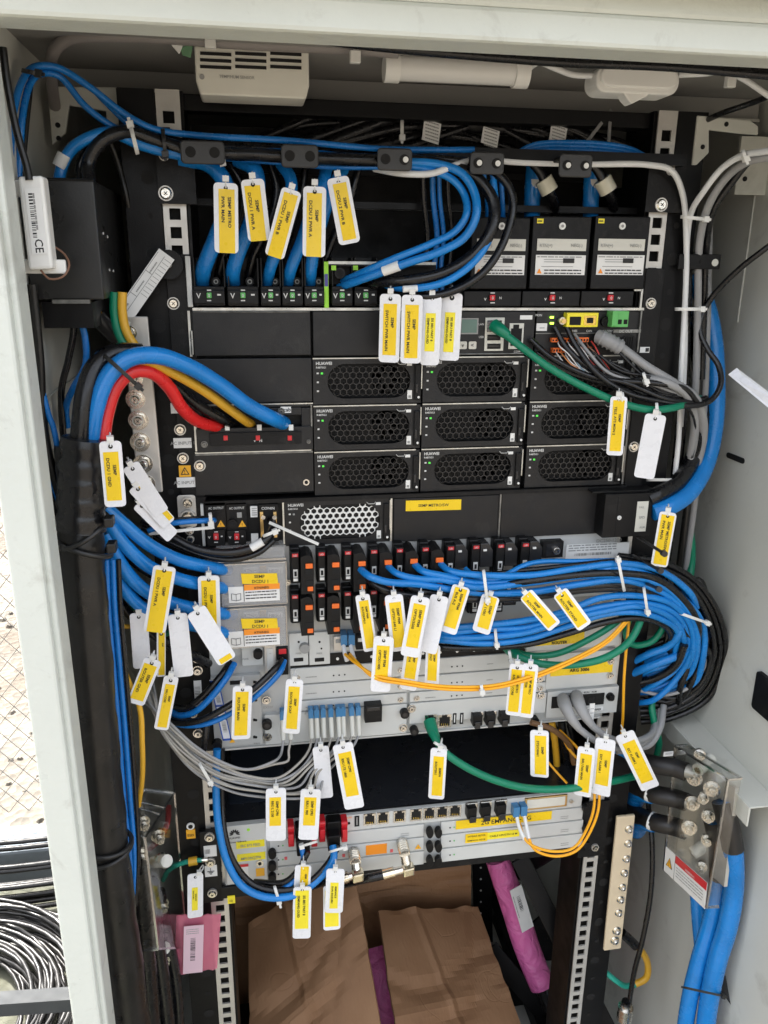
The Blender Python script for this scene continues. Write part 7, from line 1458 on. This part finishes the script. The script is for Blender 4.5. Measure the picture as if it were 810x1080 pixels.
# ================================================================== tags
def ctag(top, bot, w, Yt, Yb, label, st=(.2, .86, .08, .9), txt=('SEMP', 'DCDU 1 PWR A'), name='cable_tag', tsz=1.0, stick='sticker', lead=(0, -7), hole=False, roll=0.0):
    A, B = P(top[0], top[1], Yt), P(bot[0], bot[1], Yb); v = B-A; L = v.length; vn = v.normalized()
    mid = (A+B)/2; toc = (Vector(CAM)-mid).normalized()
    u = toc.cross(vn).normalized()
    if u.x < 0: u = -u
    # u in plane of the tag, roughly horizontal
    if roll:
        u = (Matrix.Rotation(roll, 3, vn) @ u)
    W_ = w*depth_of(mid)/F; n = u.cross(vn).normalized()
    if n.dot(toc) < 0: n = -n
    th = .0011; rq = random.Random(int(top[0]*7+top[1])); amp = rq.uniform(-.0016, .0022); tw = rq.uniform(-.05, .05)
    def pos(a, s_, h): f = s_/L; return A+u*a+vn*s_+n*(h+amp*math.sin(math.pi*f)+a*tw*f*2)
    NR = 14; rc = min(.0034, W_*.2); vs = []
    rows = [0, .12, .3, .6, 1]; ss = [rc*k for k in rows]+[rc+(L-2*rc)*k/7 for k in range(1, 7)]+[L-rc*k for k in rows[::-1]]
    for s_ in ss:
        e_ = min(s_, L-s_); hw = W_/2-(rc-math.sqrt(max(0, rc*rc-(rc-min(e_, rc))**2)))
        for a_ in (-1, -.33, .33, 1):
            vs.append(pos(a_*hw, s_, th))
    N_ = len(vs); back = [v-n*th for v in vs]; R_ = len(ss)
    fs = [(i*4+j, i*4+4+j, i*4+5+j, i*4+1+j) for i in range(R_-1) for j in range(3)]
    rim = [i*4 for i in range(R_)]+[(R_-1)*4+j for j in (1, 2)]+[i*4+3 for i in range(R_-1, -1, -1)]+[2, 1]
    fb = [tuple(N_+k for k in f[::-1]) for f in fs]; fr = [(rim[k], N_+rim[k], N_+rim[(k+1) % len(rim)], rim[(k+1) % len(rim)]) for k in range(len(rim))]
    g = MB(); g.add(vs+back, fs+fb+fr, 'tag')
    hc = A+vn*.0042
    g.cyl(hc+n*th, hc+n*(th+.00035), .0017 if not hole else .0022, 'dark', 14)
    root = g.build(name, loc=tuple(B)); tg(root, label, 'cable tag')
    if st:
        a0, a1, l0, l1 = st; g = MB(); K = 8; v2 = []
        for k in range(K+1):
            s_ = L*(l0+(l1-l0)*k/K); v2 += [pos(-W_/2+W_*a0, s_, th+.0004), pos(-W_/2+W_*a1, s_, th+.0004)]
        g.add(v2+[v-n*.0003 for v in v2], [(2*k, 2*k+2, 2*k+3, 2*k+1) for k in range(K)]+[(0, 1, 2*K+3, 2*K+2), (2*K, 4*K+2, 4*K+3, 2*K+1)]+[(2*k, 2*K+2+2*k, 2*K+4+2*k, 2*k+2) for k in range(K)]+[(2*k+1, 2*k+3, 2*K+5+2*k, 2*K+3+2*k) for k in range(K)], stick)
        hh = W_*(a1-a0); sz = min(hh*.30, .0036)*tsz; tl = L*(l1-l0)
        for k, s in enumerate(txt or []):
            if not s: continue
            vs, fs, x0, x1 = text_mesh(s, .022); ln = min(len(s)*sz*.74, tl*.80); sx = min(sz*1.15, ln/max(.1, x1-x0))
            s0 = L*l0+tl*(.26 if k == 0 and len(s) < 8 else .12); a_ = -W_/2+W_*(a0+(a1-a0)*(.58 if k == 0 else .17))
            g.add([pos(a_+b*sz, s0+(a-x0)*sx, th+.0007) for a, b in vs], fs, 'ink')
        g.build('sticker', root)
    g = MB(); e1 = P(top[0]+lead[0], top[1]+lead[1], Yt+.006); g.tube([hc+n*.0018, (hc+e1)/2+n*.003, e1+n*.002, e1-n*.004, hc-n*.001], .0007, 'tie', 6); hb = (hc+e1)/2+n*.0015-vn*.002
    g.obox(hb-u*.0026-vn*.0025, u*.0052, vn*.0045, n*.004, 'tie'); g.build('tie', root)
    return root
full = (.2, .86, .09, 1.0)
PW = lambda n, c: ('SEMP', f'DCDU {n} PWR {c}')
ctag((238, 193), (239, 267), 25, -.055, -.058, 'leftmost hanging tag of the top row, straight, over the first blue lead', full, ('SEMP METRO', 'PWR MAIN'))
ctag((266, 189), (274, 254), 24, -.055, -.052, 'second tag from left in the top row, leaning right', (.12, .80, .1, 1.0), PW(1, 'A'))
ctag((308, 200), (289, 271), 21, -.06, -.055, 'third tag from left in the top row, leaning left', (.16, .86, .06, 1.0), PW(1, 'B'))
ctag((332, 197), (331, 271), 24, -.055, -.06, 'fourth tag from left in the top row, straight and tall', (.16, .82, .09, 1.0), PW(2, 'A'))
ctag((356, 187), (369, 257), 23, -.05, -.05, 'rightmost tag of the top row, leaning right over bare panel', (.22, .84, .09, .94), PW(2, 'B'))
ctag((412, 310), (410, 382), 22, -.045, -.04, 'leftmost of the four tags under the cable loop', (.18, .82, .14, .89), ('SEMP', 'SWITCH PWR MAIN'))
ctag((435, 311), (433, 383), 22, -.048, -.045, 'second of the four tags under the cable loop', (.18, .82, .14, .92), ('SEMP', 'SWITCH PWR MAIN'))
ctag((456, 312), (453, 385), 20, -.044, -.04, 'third of the four tags under the cable loop, narrow pale sticker', (.2, .72, .24, .79), ('SIS BBU PART 8', 'SEMPANG-OUSD'), stick='lsticker', hole=True)
ctag((477, 309), (473, 380), 22, -.04, -.036, 'rightmost of the four tags under the cable loop, narrow pale sticker', (.22, .7, .28, .87), ('SIS BBU PART 8', 'SEMPANG-OUSD'), stick='lsticker', hole=True)
ctag((653, 418), (648, 480), 17, -.058, -.055, 'yellow tag hanging over the right column of rectifier modules', (.18, .85, .06, .92), ('SEMP', 'TELE. ATS MON 2'))
ctag((692, 437), (679, 504), 21, -.058, -.05, 'blank white tag hanging right of the rectifier modules', None)
ctag((705, 540), (695, 597), 17, -.06, -.058, 'tall yellow tag in front of the thick blue riser cable', (.14, .9, .05, .96), ('SEMP METRO/SW', 'PWR MAIN'))
ctag((116, 465), (122, 534), 22, -.14, -.135, 'tag hanging beside the taped neck of the fat trunk', (.14, .82, .16, .9), ('SEMP', 'DCDU 1 GND'))
ctag((137, 490), (170, 541), 18, -.075, -.06, 'blank white tag slanting right beside the left earth bar', None, lead=(-2, -6))
ctag((142, 512), (178, 552), 17, -.07, -.055, 'tag slanting right with only a yellow edge showing', (.62, .95, .05, .95), ('', ''), lead=(-2, -6))
ctag((146, 530), (182, 566), 16, -.065, -.05, 'grey shaded blank tag slanting under the yellow edged one', None, lead=(-2, -6))
ctag((174, 597), (163, 666), 23, -.085, -.08, 'large yellow tag hanging over the thick blue leads', (.14, .86, .06, 1.0), PW(1, 'A'))
ctag((220, 607), (222, 672), 22, -.05, -.045, 'yellow tag on the clear cover edge behind a blank slanting tag', (.15, .82, .07, .95), PW(1, 'B'))
ctag((146, 646), (150, 704), 18, -.06, -.055, 'blank tag left of the large yellow tag', None)
ctag((206, 643), (240, 697), 21, -.068, -.065, 'blank tag slanting right with a yellow strip at its end', (.15, .8, .90, .985), ('', ''), roll=0)
ctag((187, 647), (194, 713), 20, -.065, -.058, 'blank straight tag right of the large yellow tag', None)
ctag((170, 664), (170, 713), 9, -.06, -.055, 'narrow edge-on yellow tag between two blank tags', (.2, .9, .02, .96), ('SEMP', ''))
ctag((162, 695), (143, 742), 18, -.085, -.085, 'yellow tag slanting left over the thin yellow cable', (.1, .85, .12, .9), ('SEMP', 'ROUTER GND'))
ctag((181, 713), (170, 769), 15, -.07, -.07, 'yellow tag at the start of the grey fibre bundle', (.2, .85, .15, .95), ('SEMP', 'RRU CORE'))
ctag((256, 723), (254, 779), 20, -.05, -.045, 'yellow tag hanging in front of the router fan module', (.15, .82, .1, .92), ('SEMP', 'ROUTER MAIN'))
ctag((311, 716), (307, 773), 18, -.055, -.05, 'yellow tag hanging over the left end of the router cards', (.18, .82, .12, .9), ('SEMP', 'ROUTER BCKP'))
ctag((382, 627), (391, 686), 15, -.06, -.055, 'narrow yellow tag leftmost under the upper blue bundle', (.2, .85, .1, .94), ('SEMP PRM', 'ROUTER/PSU1'))
ctag((415, 627), (422, 686), 19, -.062, -.058, 'yellow tag second from left under the upper blue bundle', (.2, .84, .12, .92), ('SEMP PRM', 'OPTIX/1640 L1'))
ctag((444, 629), (432, 692), 20, -.070, -.070, 'yellow tag in front of its neighbours under the middle of the blue bundle', (.2, .84, .12, .84), ('SEMP PRM', 'OPTIX/3500'))
ctag((464, 628), (451, 688), 19, -.064, -.062, 'blank white tag between yellow ones under the blue bundle', None)
ctag((487, 618), (472, 667), 19, -.062, -.060, 'yellow tag leaning left just right of the blank one', (.18, .86, .04, .88), ('SEMP PRM', 'BUS A-2'))
ctag((518, 628), (507, 667), 19, -.058, -.058, 'yellow tag beneath the nylon tie of the blue bundle', (.22, .86, .02, .86), ('SEMP', 'DIV 11001'))
ctag((405, 671), (401, 729), 21, -.066, -.066, 'lowest left tag over the sagging yellow fibre', (.18, .82, .16, .78), ('SEMP PRM', 'OPTIX/1400'))
ctag((437, 680), (430, 727), 18, -.058, -.060, 'tag under the front yellow tag touching the sagging fibre', (.18, .82, .0, .74), ('SEMP', 'OPTIX/4'))
ctag((457, 680), (455, 727), 15, -.056, -.058, 'rightmost low tag touching the sagging yellow fibre', (.18, .82, .0, .78), ('SEMP', 'OPTIX/7'))
ctag((554, 626), (585, 661), 16, -.072, -.078, 'yellow tag slanting right under the bundle, left of a pair', (.1, .8, .02, .92), ('SEMP', 'ROUTER MAIN'), lead=(-3, -5))
ctag((590, 624), (617, 661), 17, -.072, -.080, 'yellow tag slanting right under the bundle, right of a pair', (.1, .8, .04, .92), ('SEMP', 'ROUTER STAND'), lead=(-3, -5))
ctag((546, 700), (541, 754), 16, -.060, -.056, 'left of two yellow tags side by side on the router middle', (.15, .82, .1, .92), ('SEMP METRO', 'ROUTER CORE'))
ctag((560, 700), (554, 756), 16, -.064, -.060, 'right of two yellow tags side by side on the router middle', (.15, .82, .12, .92), ('SEMP METRO', 'ROUTER'))
ctag((463, 789), (460, 842), 17, -.050, -.045, 'yellow tag hanging alone over the dark gap from the green cable', (.2, .84, .14, .92), ('SEMP/4', 'ROUTER/1'), lead=(3, -8))
ctag((569, 770), (569, 819), 19, -.045, -.045, 'small yellow tag hanging below the brass connector', (.24, .86, .1, .93), ('SEMP', 'STS/OS04/1'), lead=(2, -8))
ctag((619, 788), (614, 839), 18, -.055, -.052, 'left of the three tags hanging by the grey network cables', (.18, .84, .12, .9), ('SEMP', 'BBU FAN MAIN'), lead=(1, -8))
ctag((639, 779), (633, 838), 20, -.060, -.056, 'middle of the three tags hanging by the grey network cables', (.18, .84, .18, .8), ('SEMP', 'EXT ALARM 1'), lead=(1, -8))
ctag((658, 773), (686, 831), 20, -.058, -.054, 'slanting right one of the three tags by the grey network cables', (.18, .84, .14, .86), ('SEMP', 'EXT ALARM 2'), lead=(-2, -6))
ctag((361, 784), (374, 852), 21, -.06, -.055, 'yellow tag leaning right over the dark gap below the fibre plugs', (.2, .84, .13, .8), ('SEMP CPRI', 'RRU LTE 1800'))
ctag((338, 787), (343, 841), 17, -.048, -.045, 'blank tag tucked behind the grey fibres', None)
ctag((291, 831), (291, 886), 21, -.065, -.062, 'left of two tags with small stickers over the red levers', (.18, .75, .16, .70), ('SEMP CPRI', 'RRU L 2100'))
ctag((328, 832), (325, 885), 21, -.065, -.062, 'right of two tags with small stickers over the red levers', (.2, .80, .16, .72), ('SEMP CPRI', 'RRU L 900'))
ctag((320, 912), (317, 960), 17, -.052, -.050, 'tag mostly hidden behind the lowest blue and black loop', (.35, .85, .02, .6), ('SEMP', ''))
ctag((319, 935), (318, 989), 19, -.058, -.056, 'tag with two overlapping stickers lowest under the loop', (.12, .86, .06, .8), ('SIS BBU PART 8', 'SEMPANG-OUSD'), stick='lsticker')
ctag((354, 916), (352, 962), 19, -.066, -.064, 'front tag of the pair under the right red levered plug', (.25, .70, .28, .88), ('SEMPANG 8', 'DUAL BAND-BBU'), stick='lsticker')
ctag((350, 934), (350, 980), 18, -.056, -.056, 'rear tag of the pair under the right red levered plug', (.1, .9, .1, .92), ('SEMPANG', 'DUAL BAND'), stick='lsticker')
ctag((206, 921), (206, 967), 16, -.03, -.03, 'narrow stickered tag on the green earth lead at the lower left', (.28, .66, .3, .82), ('SEMPANG', 'EARTH BBU'), stick='lsticker', lead=(8, -6))
ctag((694, 766), (697, 772), 9, -.03, -.03, 'tiny white printed flag by the grey cable bend', None) if False else None
# small white printed labels
for a, w_, h_, lb in (((622, 742, -.030), .006, .022, 'slim white label on the port card plug'), ((700, 793, -.03), .012, .006, 'tiny white label beside the green drop cable'), ((735, 452, .0), .006, .014, 'tiny white label on the thick riser cables')):
    g = MB(); q = P(*a); g.obox(q, (w_, 0, 0), (0, 0, -h_), UY*.0008, 'paper'); lines(g, q+Vector((w_*.15, -.0012, -h_*.3)), UX, UZ, w_*.7, 2, h_*.25, .0008, 'grey_ink', 3); tg(g.build('small_printed_label'), lb, 'label')
g = MB(); A = P(775, 400, -.10); B = P(815, 425, -.14); g.hexa([P(768, 395, -.10), P(777, 388, -.10), P(830, 428, -.16), P(815, 434, -.15), P(768, 395, -.099), P(777, 388, -.099), P(830, 428, -.159), P(815, 434, -.149)], 'tag'); tg(g.build('white_plastic_strip'), 'white plastic strip poking in at the right edge', 'plastic strip')
# loose thin wires at the upper right
rr = random.Random(44)
for i in range(10):
    x0 = 600+rr.uniform(-10, 60); y0 = rr.uniform(352, 376); m = rr.choice(['bk', 'bk', 'gy', 'bkc'])
    cable('loose_wire', 'thin loose wire of the tangle below the green terminal', [(x0, y0, -.008), (x0+14, y0+rr.uniform(8, 18), -.022), (x0+36+rr.uniform(-4, 8), 396+rr.uniform(-6, 10), -.030), (700+rr.uniform(-8, 8), 408+rr.uniform(-8, 14), -.036), (730+rr.uniform(-4, 4), 424+rr.uniform(-8, 12), -.030), (738-rr.uniform(0, 8), 462+rr.uniform(0, 16), -.006), (722-rr.uniform(0, 8), 510, .012)], rr.uniform(2.4, 4.2), m, 'loose thin wires of the upper right tangle', n=8)
